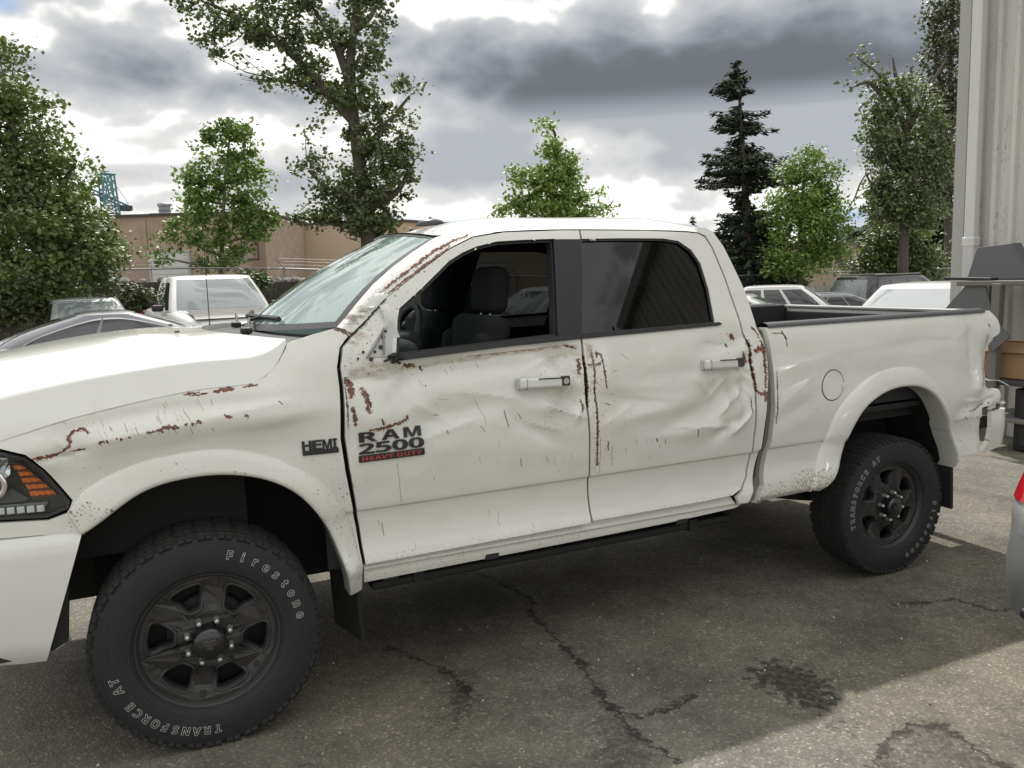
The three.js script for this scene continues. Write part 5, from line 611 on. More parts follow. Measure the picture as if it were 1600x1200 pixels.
  for (const x of wx) for (const s of [1, -1]) { const w = part('wheel', c); mesh('tyre', new THREE.TorusGeometry(wr2 - 0.075, 0.085, 12, 36).translate(x, wr2 - 0.005, s * (W - 0.10)), rubber, w); mesh('rim', [new THREE.CylinderGeometry(wr2 - 0.11, wr2 - 0.11, 0.12, 24).rotateX(Math.PI / 2).translate(x, wr2, s * (W - 0.09)), ...Array.from({ length: 5 }, (_, k) => box(0.05, wr2 - 0.13, 0.02, 0, (wr2 - 0.13) / 2, 0).rotateZ(k * 1.2566).translate(x, wr2, s * (W - 0.02)))], mat(0.35, 0.35, 0.36, 0.35, 0.7), w); mesh('wheel_arch', new THREE.CircleGeometry(wr2 + 0.05, 28, 0, Math.PI).translate(x, wr2, 0).translate(0, 0, s * (W * 1.004)), linerM, c); }
  return c;
}
// stand a car on the ground at that distance, its size fitted to the height of its roof
function park(c, px, py, h, heading, d) { const p = at(px, py, d), g = groundY(p.x, p.z); c.position.set(p.x, g, p.z); c.rotation.y = heading; c.scale.setScalar(clamp((p.y - g) / h, 0.86, 1.12)); }
const coupe = makeCar('coupe', 'dark grey coupe with chrome window line and dark tinted glass', { category: 'car', L: 4.6, W: 1.80, paint: paintOf(0.185, 0.185, 0.205, 0.26, 0.3), top: [[-2.32, 0.90], [-2.0, 0.99], [-1.5, 1.02], [-1.0, 1.0], [0.3, 0.97], [0.9, 0.96], [1.5, 0.90], [2.1, 0.78], [2.32, 0.66]], xr0: -1.62, xf0: 1.02, xr1: -0.62, xf1: 0.10, yb: 0.95, yr: 1.345, crown: 0.05, wb: 0.80, wr: 0.60, bulge: 0.16, arch: true, panes: [[-0.74, -0.12], [-0.07, 0.82]], chrome: mat(0.55, 0.55, 0.56, 0.2, 0.9), tailH: 0.14, tailW: 0.4 });
park(coupe, 196, 482, 1.40, 0.08, 11.2);
const sedanL = makeCar('sedan', 'light silver sedan parked between the coupe and the retaining wall', { L: 4.6, W: 1.78, paint: paintOf(0.36, 0.37, 0.38, 0.3, 0.4), top: [[-2.32, 0.80], [-1.9, 1.0], [-1.4, 1.03], [0.6, 0.96], [1.1, 0.95], [1.8, 0.86], [2.32, 0.62]], xr0: -1.75, xf0: 1.25, xr1: -0.85, xf1: 0.22, yb: 0.95, yr: 1.40, crown: 0.06, panes: [[-0.78, -0.32], [-0.28, 0.22], [0.26, 0.76]], rearMat: screenGlass });
park(sedanL, 128, 464, 1.46, 1.72, 17);
mesh('antenna', bar(V(-1.0, 1.42, 0), V(-1.15, 1.75, 0), 0.006, 0.004), blackPlastic, sedanL);
const pickupOpts = { category: 'pickup truck', L: 5.7, W: 2.0, ground: 0.45, wheel: 0.40, paint: paintOf(0.66, 0.66, 0.65, 0.3), top: [[-2.85, 1.22], [-0.9, 1.24], [0.4, 1.24], [1.15, 1.22], [1.9, 1.17], [2.5, 1.10], [2.85, 0.92]], xr0: -0.95, xf0: 1.45, xr1: -0.80, xf1: 0.62, yb: 1.18, yr: 1.80, crown: 0.05, wb: 0.93, wr: 0.74, panes: [[-0.86, -0.18], [-0.10, 0.74]], mirrorMat: blackPlastic, mirrorBack: 0.5 };
const pk = makeCar('pickup_truck', 'white pickup truck facing out with black hood vents beside the grey coupe', pickupOpts);
park(pk, 322, 429, 1.85, -1.46, 15.5);
mesh('hood_panel', patch((u, v) => [lerp(1.75, 2.62, u), pchip([[1.15, 1.24], [1.9, 1.19], [2.5, 1.12], [2.85, 0.94]])(lerp(1.75, 2.62, u)) + 0.014, lerp(-0.72, 0.72, v)], 12, 6), mat(0.02, 0.02, 0.02, 0.5), pk);
mesh('cargo_bed', [box(1.75, 0.30, 1.5, -1.9, 1.18, 0)], linerM, pk);
const pk2 = makeCar('pickup_truck', 'white double cab pickup truck standing below the dark conifer', { ...pickupOpts, xr0: -1.35, xr1: -1.1, panes: [[-0.90, -0.42], [-0.34, 0.12], [0.20, 0.78]] });
park(pk2, 1222, 446, 1.85, -0.75, 22);
const hatch = makeCar('hatchback', 'small white hatchback tucked in front of the double cab pickup', { L: 4.0, W: 1.7, paint: paintOf(0.6, 0.6, 0.6, 0.3), top: [[-2.0, 0.85], [-1.6, 1.0], [0.6, 0.97], [1.2, 0.93], [1.8, 0.78], [2.0, 0.6]], xr0: -1.85, xf0: 1.05, xr1: -1.3, xf1: 0.15, yb: 0.95, yr: 1.42, crown: 0.05, panes: [[-0.82, -0.3], [-0.24, 0.2], [0.26, 0.74]] });
park(hatch, 1165, 458, 1.47, -0.85, 17.5);
const sedanR = makeCar('sedan', 'dark silver sedan parked between the double cab pickup and the black van', { L: 4.7, W: 1.8, paint: paintOf(0.22, 0.225, 0.235, 0.3, 0.4), top: [[-2.35, 0.82], [-1.9, 1.0], [-1.4, 1.02], [0.6, 0.96], [1.1, 0.95], [1.8, 0.86], [2.35, 0.62]], xr0: -1.75, xf0: 1.25, xr1: -0.85, xf1: 0.22, yb: 0.95, yr: 1.40, crown: 0.05, panes: [[-0.78, -0.32], [-0.28, 0.22], [0.26, 0.76]] });
park(sedanR, 1312, 456, 1.45, -0.5, 22);
const van = makeCar('van', 'black van with roof rails parked in front of the chain link fence', { category: 'van', L: 4.9, W: 1.95, paint: paintOf(0.02, 0.021, 0.022, 0.25), top: [[-2.45, 1.0], [-1.6, 1.08], [0.8, 1.05], [1.3, 1.02], [2.0, 0.92], [2.45, 0.66]], xr0: -2.3, xf0: 1.6, xr1: -2.0, xf1: 0.55, yb: 1.02, yr: 1.74, crown: 0.05, panes: [[-0.88, -0.42], [-0.37, 0.12], [0.17, 0.7]] });
park(van, 1400, 428, 1.79, 0.05, 25);
for (const s of [1, -1]) mesh('roof_rail', bar(V(-1.7, 1.80, s * 0.62), V(0.3, 1.80, s * 0.62), 0.02), mat(0.3, 0.3, 0.3, 0.4, 0.6), van);
const sedanW = makeCar('sedan', 'bright white sedan with large windscreen beside the corrugated building', { L: 4.8, W: 1.84, paint: paintOf(0.72, 0.72, 0.71, 0.25), top: [[-2.4, 0.86], [-1.9, 1.02], [-1.3, 1.04], [0.6, 0.98], [1.1, 0.97], [1.9, 0.86], [2.4, 0.62]], xr0: -1.8, xf0: 1.35, xr1: -0.8, xf1: 0.20, yb: 0.96, yr: 1.41, crown: 0.06, panes: [[-0.78, -0.32], [-0.28, 0.22], [0.26, 0.76]] });
park(sedanW, 1452, 440, 1.47, 3.6, 13);
const wagon = makeCar('hatchback', 'white hatchback behind the truck cab with dark side windows', { L: 4.2, W: 1.74, paint: paintOf(0.55, 0.55, 0.54, 0.3), top: [[-2.1, 0.85], [-1.7, 1.0], [0.6, 0.97], [1.2, 0.93], [1.9, 0.78], [2.1, 0.6]], xr0: -1.95, xf0: 1.1, xr1: -1.4, xf1: 0.2, yb: 0.95, yr: 1.45, crown: 0.06, panes: [[-0.82, -0.3], [-0.24, 0.2], [0.26, 0.74]] });
park(wagon, 850, 447, 1.51, Math.PI + 0.25, 17);
// the silver car beside the yard: only its rear corner shows
const near = makeCar('estate_car', 'silver estate car with red tail light beside the truck tail', { category: 'car', square: 16, L: 4.6, W: 1.82, ground: 0.30, paint: paintOf(0.52, 0.53, 0.55, 0.26, 0.35), top: [[-2.3, 0.86], [-2.24, 0.97], [-2.1, 1.03], [-1.8, 1.06], [0.6, 1.0], [1.1, 0.98], [1.8, 0.86], [2.3, 0.62]], xr0: -1.95, xf0: 1.15, xr1: -1.45, xf1: 0.2, yb: 1.0, yr: 1.50, crown: 0.06, panes: [[-0.86, -0.42], [-0.37, 0.1], [0.15, 0.72]], tailH: 0.10, tailW: 0.20, tailIn: 0.12, tailDrop: 0.12, tailZ: 0.6 });
near.position.set(5.56, 0, 2.98); near.rotation.y = -0.05;
const gate = (a, v, out = 0) => [-2.345 - out + 0.12 * Math.pow(Math.abs(a), 8) + 0.15 * smoothstep(v, 0.25, 1.0), lerp(0.58, 1.04, v), 0.915 * a - 0];
mesh('tailgate', patch((u, v) => gate(lerp(-1, 1, u), v), 48, 12), near.children[0].material, near);
for (const s of [1, -1]) mesh('tail_light_cluster', patch((u, v) => { const w = Math.sin(Math.PI * (0.12 + 0.76 * v)); return gate(s * lerp(1.0, lerp(0.9, 0.66, w), u), lerp(0.40, 0.86, v), 0.010); }, 12, 14), lampRed, near);
mesh('bumper', patch((u, v) => { const a = lerp(-1, 1, u), z = 0.93 * a, y = lerp(0.26, 0.62, v); return [-2.30 - 0.07 * (1 - Math.pow(Math.abs(a), 6)) - 0.03 * Math.sin(Math.PI * v) + 0.10 * Math.pow(Math.abs(a), 8), y, z]; }, 40, 10), mat(0.16, 0.165, 0.17, 0.45), near);
for (const s of [1, -1]) mesh('reflector', rbox(0.03, 0.05, 0.22, 0.01, -2.375, 0.43, s * 0.60), lampRed, near);
mesh('bumper_lip', rbox(0.10, 0.05, 1.5, 0.02, -2.33, 0.30, 0), blackPlastic, near);
// ---------------------------------------------------------------- the workshop wall on the right
const wallTex = dataTex(512, 1024, (u, v, ix, iy) => { const s = n2(u * 60, v * 2.2), d = n2(u * 14, v * 9), f = hash(ix, iy) - 0.5; let g = 0.80 + 0.04 * n2(u * 9, v * 1.3) + 0.03 * f; const st = Math.max(0, s) * Math.max(0, 0.4 + d) * 0.05 + (n2(u * 120, v * 60) > 0.62 ? 0.12 * Math.max(0, d + 0.3) : 0); g -= st; return [g * 1.0, g * 0.985, g * 0.955]; });
{
  const A0 = V(8.0, 0, -1.92), dir = V(0.03, 0, 1).normalize(), nrm = V(-dir.z, 0, dir.x), gy = groundY(8.5, -2) - 0.2;
  const b = thing('workshop_building', 'tall corrugated metal workshop wall with white downpipe', 'building', [A0.x, gy, A0.z], -Math.atan2(dir.z, dir.x));
  const rib = (x) => { const p = ((x % 0.19) + 0.19) % 0.19; return 0.042 * (smoothstep(p, 0.0, 0.014) - smoothstep(p, 0.06, 0.074)); };
  const L = 13, H = 8.8;
  const wall = [], nx = Math.round(L / 0.007);
  wall.push(patch((u, v) => { const x = u * L; return [x, v * H, rib(x)]; }, nx, 1, (p) => [p[0] / 3, p[1] / 6]).toNonIndexed()); wall[0].computeVertexNormals();
  const wm = mat(0.90, 0.91, 0.92, 0.6, 0, { map: wallTex });
  mesh('corrugated_wall', wall, wm, b);
  const sw = patch((u, v) => { const z = -u * 10; return [-rib(z + 40) - 0.004, v * H, z]; }, 800, 1, (p) => [p[2] / 3, p[1] / 6]).toNonIndexed(); sw.computeVertexNormals(); mesh('corrugated_wall', sw, wm, b);
  mesh('corner_trim', [rbox(0.12, H, 0.02, 0.005, 0.045, H / 2, 0.036), rbox(0.02, H, 0.12, 0.005, -0.038, H / 2, -0.045)], mat(0.40, 0.40, 0.385, 0.6), b);
  mesh('roof_edge', [box(L + 0.4, 0.25, 0.3, L / 2, H + 0.1, 0.05), box(L + 0.2, 0.1, 10.2, L / 2, H + 0.2, -5)], mat(0.35, 0.35, 0.34, 0.6), b);
  const pp = part('downpipe', b), px = 0.235; mesh('pipe', [rbox(0.115, H - 0.2, 0.09, 0.015, px, H / 2 + 0.1, 0.10)], mat(0.62, 0.62, 0.61, 0.45), pp);
  mesh('pipe_joint', rbox(0.14, 0.10, 0.11, 0.015, px, 2.22, 0.10), mat(0.62, 0.62, 0.61, 0.45), pp); mesh('lower_pipe', rbox(0.13, 1.7, 0.10, 0.02, px, 1.35, 0.10), mat(0.55, 0.55, 0.54, 0.5), pp);
  const toW = (x, y, z) => V(x, y, z).applyMatrix4(b.matrixWorld); b.updateMatrixWorld(true);
  // warning sign on the wall
  const sg = thing('wall_sign', 'small white notice with red symbol fixed to the corrugated wall', 'sign', toW(0.86, 1.95, 0.06).toArray(), b.rotation.y);
  mesh('plate', rbox(0.34, 0.46, 0.008, 0.003, 0.17, 0, 0), mat(0.7, 0.7, 0.69, 0.4), sg); mesh('symbol', new THREE.TorusGeometry(0.07, 0.012, 8, 24).scale(1, 1, 0.3).translate(0.10, 0.10, 0.006), mat(0.5, 0.03, 0.03, 0.5), sg); mesh('symbol', new THREE.TorusGeometry(0.06, 0.012, 8, 24).scale(1, 1, 0.3).translate(0.11, -0.14, 0.006), mat(0.02, 0.25, 0.22, 0.5), sg); mesh('bar', box(0.12, 0.014, 0.004, 0.10, 0.10, 0.007, 0, 0, 0.8), mat(0.5, 0.03, 0.03, 0.5), sg);
}
{
  // rack and clutter in front of the wall
  const wood = mat(0.16, 0.15, 0.135, 0.85), dark = mat(0.05, 0.05, 0.052, 0.5, 0.3), g0 = groundY(7.6, -1.2);
  const P = (px, py, d) => at(px, py, d);
  const rk = thing('storage_rack', 'weathered timber rack with shelf in front of the workshop wall', 'rack', [7.40, g0, -0.96], -1.54);
  const h = 1.60;
  for (const [x, z] of [[0, 0.10], [1.7, 0.10], [-0.5, -0.5], [1.7, -0.5]]) mesh('post', rbox(0.085, h + 0.25, 0.085, 0.01, x + 0.02, (h + 0.25) / 2 - 0.25, z, 0, 0, -0.015), wood, rk);
  mesh('top_board', rbox(2.2, 0.05, 0.66, 0.01, 0.70, h + 0.0, -0.22), wood, rk); mesh('shelf_board', rbox(1.9, 0.05, 0.62, 0.01, 0.78, 0.66, -0.2), dark, rk); mesh('lower_board', rbox(1.9, 0.04, 0.6, 0.01, 0.78, 0.30, -0.2), wood, rk);
  rk.updateMatrixWorld(true); const on = (x, y, z) => V(x, y, z).applyMatrix4(rk.matrixWorld);
  const sh = thing('metal_panel', 'dark grey metal panel lying tilted on top of the timber rack', 'panel', on(-0.06, h + 0.03, -0.40).toArray(), -1.54);
  mesh('sheet', new THREE.ExtrudeGeometry(new THREE.Shape([[-0.42, 0.0], [-0.40, 0.33], [0.02, 0.36], [0.26, 0.05], [0.28, 0.0]].map(([x, y]) => new THREE.Vector2(x, y))), { depth: 0.02, bevelEnabled: true, bevelSize: 0.004, bevelThickness: 0.004, bevelSegments: 1 }).rotateX(-0.35).translate(0.05, 0.0, 0.28), mat(0.055, 0.057, 0.06, 0.5, 0.1), sh);
  mesh('bent_flange', rbox(0.5, 0.03, 0.12, 0.008, -0.25, 0.015, 0.42, 0, 0, -0.03), mat(0.03, 0.03, 0.032, 0.5, 0.4), sh);
  const bd = thing('board', 'flat grey board leaning below the rack top', 'board', on(-0.10, 0.98, 0.16).toArray(), -1.54);
  mesh('sheet', new THREE.ExtrudeGeometry(new THREE.Shape([[-0.42, 0.35], [-0.20, 0.62], [-0.02, 0.62], [0.12, 0.30], [0.30, 0.12], [0.16, -0.02], [-0.02, 0.10], [-0.30, -0.05]].map(([x, y]) => new THREE.Vector2(x, y))), { depth: 0.015, bevelEnabled: false }).rotateX(-0.15), mat(0.10, 0.102, 0.105, 0.7), bd);
  const cb = (label, x, y, z, w, hh, d, ry, txt) => { const c = thing('cardboard_box', label, 'box', on(x, y, z).toArray(), ry); const m = mat(0.34, 0.21, 0.115, 0.85); mesh('carton', rbox(w, hh, d, 0.006, 0, hh / 2, 0), m, c); mesh('flap', box(w * 0.98, 0.006, d * 0.45, 0, hh + 0.055, d * 0.42, 0.55, 0, 0), mat(0.30, 0.185, 0.10, 0.85), c); mesh('flap', box(w * 0.98, 0.006, d * 0.45, 0, hh + 0.055, -d * 0.42, -0.55, 0, 0), m, c); mesh('side_flap', box(w * 0.4, 0.006, d * 0.9, w * 0.45, hh + 0.06, 0, 0, 0, 0.7), m, c); if (txt) { const L = [...txt].map((ch, i) => letters(ch, 0.055, 0.085, 0.004).translate(-w * 0.48 + i * 0.125, hh * 0.42, d / 2 + 0.001)); L.forEach((g) => mesh('letter', g, mat(0.05, 0.035, 0.03, 0.8), c)); } mesh('tape', box(0.06, 0.002, d * 1.0, 0, hh + 0.003, 0), mat(0.4, 0.3, 0.2, 0.4), c); return c; };
  cb('open cardboard box printed EP on the rack shelf', 0.10, 0.69, -0.18, 0.62, 0.24, 0.36, -1.5, 'EP');
  cb('dark cardboard box standing behind the printed box', 0.95, 0.69, -0.22, 0.55, 0.36, 0.30, -1.62, '');
  const cab = thing('cabinet', 'black steel cabinet standing under the rack shelf', 'cabinet', on(0.62, 0, -0.25).toArray(), -1.54); mesh('case', rbox(1.3, 0.60, 0.5, 0.02, 0.2, 0.30, 0), mat(0.014, 0.014, 0.015, 0.6), cab); mesh('door', rbox(0.55, 0.5, 0.02, 0.006, -0.1, 0.30, 0.26), mat(0.018, 0.018, 0.02, 0.5), cab); mesh('handle', rbox(0.02, 0.10, 0.02, 0.006, 0.12, 0.34, 0.28), mat(0.3, 0.3, 0.3, 0.4, 0.8), cab);
  const wr = thing('wire', 'pale twisted wire end sticking out of the rack', 'wire', on(0, 0, 0).toArray(), -1.54); mesh('strand', tube([V(-0.3, 0.80, 0.16), V(-0.12, 0.74, 0.18), V(0.02, 0.68, 0.18), V(0.14, 0.69, 0.2), V(0.26, 0.65, 0.22)], 0.006, 20), mat(0.4, 0.4, 0.4, 0.5, 0.5), wr);
}
// ---------------------------------------------------------------- far side of the yard: wall, fence, buildings
const fenceA = at(-260, 440, 21.5), fenceB = at(1700, 440, 29), fenceP = (t) => { const p = fenceA.clone().lerp(fenceB, t); p.y = groundY(p.x, p.z); return p; };
{
  const c = thing('retaining_wall', 'low grey concrete retaining wall with rubble along its top', 'wall'), stoneM = [mat(0.22, 0.21, 0.195, 0.95), mat(0.27, 0.26, 0.24, 0.95), mat(0.17, 0.165, 0.155, 0.95)], R = rng(8);
  const conc = mat(0.17, 0.165, 0.155, 0.95, 0, { map: dataTex(512, 256, (u, v, x, y) => { const g = 0.72 + 0.1 * n2(u * 12, v * 6) + 0.06 * n2(u * 50, v * 30) - 0.25 * Math.max(0, n2(u * 30, v * 2)) + 0.05 * (hash(x, y) - 0.5); return [g, g * 0.98, g * 0.94]; }) });
  const off = V(fenceB.z - fenceA.z, 0, fenceA.x - fenceB.x).normalize().multiplyScalar(-1); if (off.dot(V(camera.position.x - fenceA.x, 0, camera.position.z - fenceA.z)) < 0) off.multiplyScalar(-1);
  const n = 14; for (let i = 0; i < n; i++) { const a = fenceP(i * 0.031).addScaledVector(off, 0.5), b = fenceP((i + 1) * 0.031).addScaledVector(off, 0.5), d = b.clone().sub(a), L = d.length(), g = rbox(L - 0.015, 1.55, 0.35, 0.02); const uv = g.attributes.uv; mesh('concrete_block', g.applyMatrix4(new THREE.Matrix4().compose(a.clone().add(b).multiplyScalar(0.5).add(V(0, 0.68, 0)), new THREE.Quaternion().setFromEuler(new THREE.Euler(0, -Math.atan2(d.z, d.x), 0)), V(1, 1, 1))), conc, c); }
  const stones = [new THREE.DodecahedronGeometry(1, 0), new THREE.IcosahedronGeometry(1, 0)];
  for (let i = 0; i < 150; i++) { const p = fenceP(R() * 0.434).addScaledVector(off, 0.35 + R() * 0.3), m = mesh('rubble_stone', stones[i % 2], stoneM[i % 3], c), s = 0.05 + R() * 0.08; m.position.set(p.x, p.y + 1.46 + s * 0.35, p.z); m.scale.set(s * 1.5, s * 0.7, s); m.rotation.set(R(), R() * 6, R() * 0.4); }
}
{
  const f = thing('chain_link_fence', 'galvanised chain link fence with barbed wire arms across the yard', 'fence'), steel = mat(0.33, 0.34, 0.34, 0.5, 0.6), H = 1.82, N = 17;
  for (let i = 0; i <= N; i++) { const p = fenceP(i / N), po = mesh('post', bar(p.clone().add(V(0, -0.3, 0)), p.clone().add(V(0, H + 0.05, 0)), 0.035), steel, f); mesh('barb_arm', bar(p.clone().add(V(0, H, 0)), p.clone().add(V(-0.22, H + 0.30, 0.05)), 0.014), steel, po); }
  for (let i = 0; i < N; i++) mesh('top_rail', bar(fenceP(i / N).add(V(0, H, 0)), fenceP((i + 1) / N).add(V(0, H, 0)), 0.024), steel, f);
  for (const k of [0.12, 0.22, 0.30]) { const g = []; for (let i = 0; i < N; i++) { const a = fenceP(i / N).add(V(-0.73 * k, H + k, 0.05)), b = fenceP((i + 1) / N).add(V(-0.73 * k, H + k, 0.05)); g.push(bar(a, b, 0.003, 0.003, 3, false)); } mesh('barbed_wire', g, steel, f); }
  const g = [], L = fenceA.distanceTo(fenceB), n = Math.floor(L / 0.075); for (let i = 0; i < n; i++) for (const s of [1, -1]) { const t0 = i / n, t1 = clamp(t0 + s * 1.6 / L, 0, 1), a = fenceP(t0), b = fenceP(t1); g.push(bar(a.add(V(0, 0.15, 0)), b.add(V(0, H, 0)), 0.0016, 0.0016, 3, false)); }
  const w = mesh('wire_mesh', g, steel, f); w.userData.kind = 'stuff';
}
const yardWall = (name, label, pts, depth, m, parts) => {};
function frame(px0, py0, px1, py1, depth, turn = 0) { // a building whose front spans those sight lines at that distance
  const a = at(px0, py1, depth), b = at(px1, py1, depth), t = at(px0, py0, depth); const w = a.distanceTo(b), right = b.clone().sub(a); return { a, w, h: t.y - a.y, turn: -Math.atan2(right.z, right.x) + turn };
}
{
  const tan = mat(0.46, 0.355, 0.265, 0.9, 0, { map: dataTex(256, 256, (u, v, x, y) => { const g = 0.93 + 0.04 * n2(u * 8, v * 8) + 0.03 * (hash(x, y) - 0.5) - 0.05 * Math.max(0, n2(u * 30, v * 1.5)); return [g, g, g]; }) }), trim = mat(0.07, 0.06, 0.055, 0.8), wht = mat(0.62, 0.62, 0.61, 0.7);
  const k = 36 / 1290.6, F = frame(60, 345, 419, 480, 36, 0.02);
  const b = thing('warehouse', 'flat roofed tan warehouse with white roller door behind the fence', 'building', [F.a.x, F.a.y - 0.6, F.a.z], F.turn), h = F.h + 0.6;
  mesh('wall', box(F.w, h, 9, F.w / 2, h / 2, -4.5), tan, b); mesh('parapet', [box(F.w + 0.2, 0.10, 9.2, F.w / 2, h + 0.05, -4.5)], trim, b);
  mesh('corner_trim', box(0.55, h * 0.98, 0.06, F.w - 0.28, h * 0.49, 0.02), mat(0.26, 0.185, 0.145, 0.9), b);
  const X = (px) => (px - 60) * k, Y = (py) => (480 - py) * k + 0.6;
  const rd = part('roller_door', b); for (let i = 0; i < 7; i++) mesh('slat', rbox(X(298) - X(241), 0.30, 0.04, 0.01, (X(298) + X(241)) / 2, Y(402) - 0.18 - i * 0.31, 0.03), wht, rd); mesh('door_frame', [box(0.09, 2.4, 0.08, X(239), Y(402) - 1.15, 0.04), box(0.09, 2.4, 0.08, X(300), Y(402) - 1.15, 0.04), box(X(302) - X(237), 0.1, 0.09, X(269.5), Y(402) + 0.03, 0.045)], mat(0.42, 0.42, 0.40, 0.7), rd);
  const w = part('window', b); mesh('pane', box(X(407) - X(384), Y(386) - Y(416), 0.03, (X(407) + X(384)) / 2, (Y(386) + Y(416)) / 2, 0.03), mat(0.33, 0.26, 0.21, 0.5), w); mesh('frame', [box(X(409) - X(382), 0.06, 0.06, (X(407) + X(384)) / 2, Y(385), 0.04), box(X(409) - X(382), 0.06, 0.06, (X(407) + X(384)) / 2, Y(417), 0.04), box(0.06, Y(384) - Y(418), 0.05, X(383), Y(401), 0.04), box(0.06, Y(384) - Y(418), 0.05, X(408), Y(401), 0.04)], trim, w);
  for (let px = 100; px < 380; px += 46) mesh('wall_joint', box(0.03, h * 0.96, 0.015, X(px), h * 0.48, 0.008), mat(0.2, 0.145, 0.105, 0.9), b);
  const v = thing('roof_ventilator', 'grey sheet metal ventilator on the warehouse roof', 'ventilator', V(X(252), h + 0.1, -1.2).applyEuler(new THREE.Euler(0, F.turn, 0)).add(V(F.a.x, F.a.y - 0.6, F.a.z)).toArray(), F.turn);
  const vm = mat(0.30, 0.31, 0.33, 0.45, 0.5); mesh('stack', new THREE.CylinderGeometry(0.25, 0.25, 0.55, 24).translate(0, 0.27, 0), vm, v); mesh('hood', new THREE.LatheGeometry([[0.001, 0.58], [0.26, 0.56], [0.31, 0.50], [0.30, 0.42]].map(([x, y]) => new THREE.Vector2(x, y)), 24), vm, v); mesh('base', rbox(0.9, 0.12, 0.5, 0.02, -0.15, 0.06, 0), vm, v); mesh('band', new THREE.CylinderGeometry(0.27, 0.27, 0.05, 24).translate(0, 0.22, 0), mat(0.2, 0.2, 0.21, 0.5, 0.5), v);
}
{
  const tan = mat(0.54, 0.42, 0.31, 0.9), F = frame(425, 372, 960, 480, 44, 0.0), k = 44 / 1290.6, X = (px) => (px - 425) * k, Y = (py) => (480 - py) * k + 0.6, h = F.h + 0.6;
  const b = thing('workshop_hall', 'pale tan gabled hall behind the tall cottonwood', 'building', [F.a.x, F.a.y - 0.6, F.a.z], F.turn);
  const sh = new THREE.Shape([[0, 0], [0, h], [X(490), h + (372 - 353) * k], [X(640), h + (372 - 353) * k], [X(800), h + 0.1], [X(960), h], [X(960), 0]].map(([x, y]) => new THREE.Vector2(x, y)));
  mesh('wall', new THREE.ExtrudeGeometry(sh, { depth: 8, bevelEnabled: false }).translate(0, 0, -8), tan, b);
  mesh('roof', [bar(V(0, h, 0.05), V(X(490), h + 19 * k, 0.05), 0.07), bar(V(X(490), h + 19 * k, 0.05), V(X(640), h + 19 * k, 0.05), 0.07), bar(V(X(640), h + 19 * k, 0.05), V(X(800), h + 0.1, 0.05), 0.07)], mat(0.12, 0.10, 0.09, 0.8), b);
  const rd = part('roller_door', b); for (let i = 0; i < 9; i++) mesh('slat', rbox(2.9, 0.30, 0.05, 0.01, X(755), Y(412) - 0.2 - i * 0.32, 0.03), mat(0.5, 0.46, 0.43, 0.7), rd);
  mesh('pilaster', box(0.12, h, 0.05, X(436), h / 2, 0.02), mat(0.25, 0.18, 0.13, 0.9), b); mesh('downspout', box(0.08, h, 0.06, X(447), h / 2, 0.03), mat(0.3, 0.22, 0.16, 0.9), b);
}
{
  const tan = mat(0.36, 0.29, 0.215, 0.9), F = frame(1270, 384, 1368, 470, 52, 0.05), h = F.h + 1.5;
  const b = thing('far_building', 'long beige building far beyond the right hand fence', 'building', [F.a.x, F.a.y - 1.5, F.a.z], F.turn); mesh('wall', box(F.w, h, 8, F.w / 2, h / 2, -4), tan, b); mesh('roof', box(F.w + 0.3, 0.12, 8.3, F.w / 2, h + 0.06, -4), mat(0.14, 0.12, 0.11, 0.8), b); for (let i = 0; i < 3; i++) mesh('window', box(0.8, 0.5, 0.04, 0.8 + i * 1.2, h - 1.15, 0.02), mat(0.05, 0.05, 0.055, 0.3), b);
  const p = at(1355, 352, 40), g = groundY(p.x, p.z), up = thing('utility_pole', 'dark wooden utility pole beside the far beige building', 'pole', [p.x, g, p.z]); mesh('pole', bar(V(0, -0.2, 0), V(0, p.y - g, 0), 0.11, 0.08), mat(0.07, 0.055, 0.045, 0.9), up); mesh('crossarm', box(1.1, 0.09, 0.09, 0, p.y - g - 0.7, 0.1), mat(0.07, 0.055, 0.045, 0.9), up);
  for (const [y, lab] of [[372, 'upper'], [377, 'middle'], [381, 'lower']]) { const a = at(1355, y, 40), q = at(1200, y + 8, 60), m = a.clone().lerp(q, 0.5).add(V(0, -0.2, 0)); const w = thing('overhead_wire', lab + ' of three black overhead wires running from the utility pole', 'wire'); mesh('strand', tube([a, m, q], 0.012, 16, 4), blackPlastic, w); }
  const bo = thing('bollard', 'short pale post standing behind the black van', 'post', [0, 0, 0]); const q = at(1378, 414, 33), gq = groundY(q.x, q.z); bo.position.set(q.x, gq, q.z); mesh('pipe', bar(V(0, 0, 0), V(0, q.y - gq, 0), 0.10), mat(0.4, 0.4, 0.39, 0.6), bo); mesh('cap', new THREE.SphereGeometry(0.10, 16, 8, 0, 6.3, 0, 1.57).translate(0, q.y - gq, 0), mat(0.4, 0.4, 0.39, 0.6), bo);
  // crumpled pale tarpaulin heap along the fence
  const R = rng(3), a = at(1160, 440, 24), c = at(1320, 441, 25.5); const tp = thing('tarpaulin', 'crumpled pale tarpaulin heap along the chain link fence', 'tarpaulin', [a.x, groundY(a.x, a.z), a.z], -Math.atan2(c.z - a.z, c.x - a.x)); const tl = a.distanceTo(c) + 0.5, ht = 1.42;
  mesh('sheet', patch((u, v) => { const x = u * tl, w = n2(x * 2.1, 4) * 0.10 + n2(x * 5, 9) * 0.05; return [x, v < 0.5 ? lerp(0, ht, v * 2) + w * v * 2 : lerp(ht, ht - 0.25, v * 2 - 1) + w + 0.06 * n2(x * 4, v * 9), lerp(0.5, -0.9, v) + 0.08 * n2(x * 3, v * 7)]; }, 90, 12), mat(0.40, 0.385, 0.36, 0.8), tp);
}
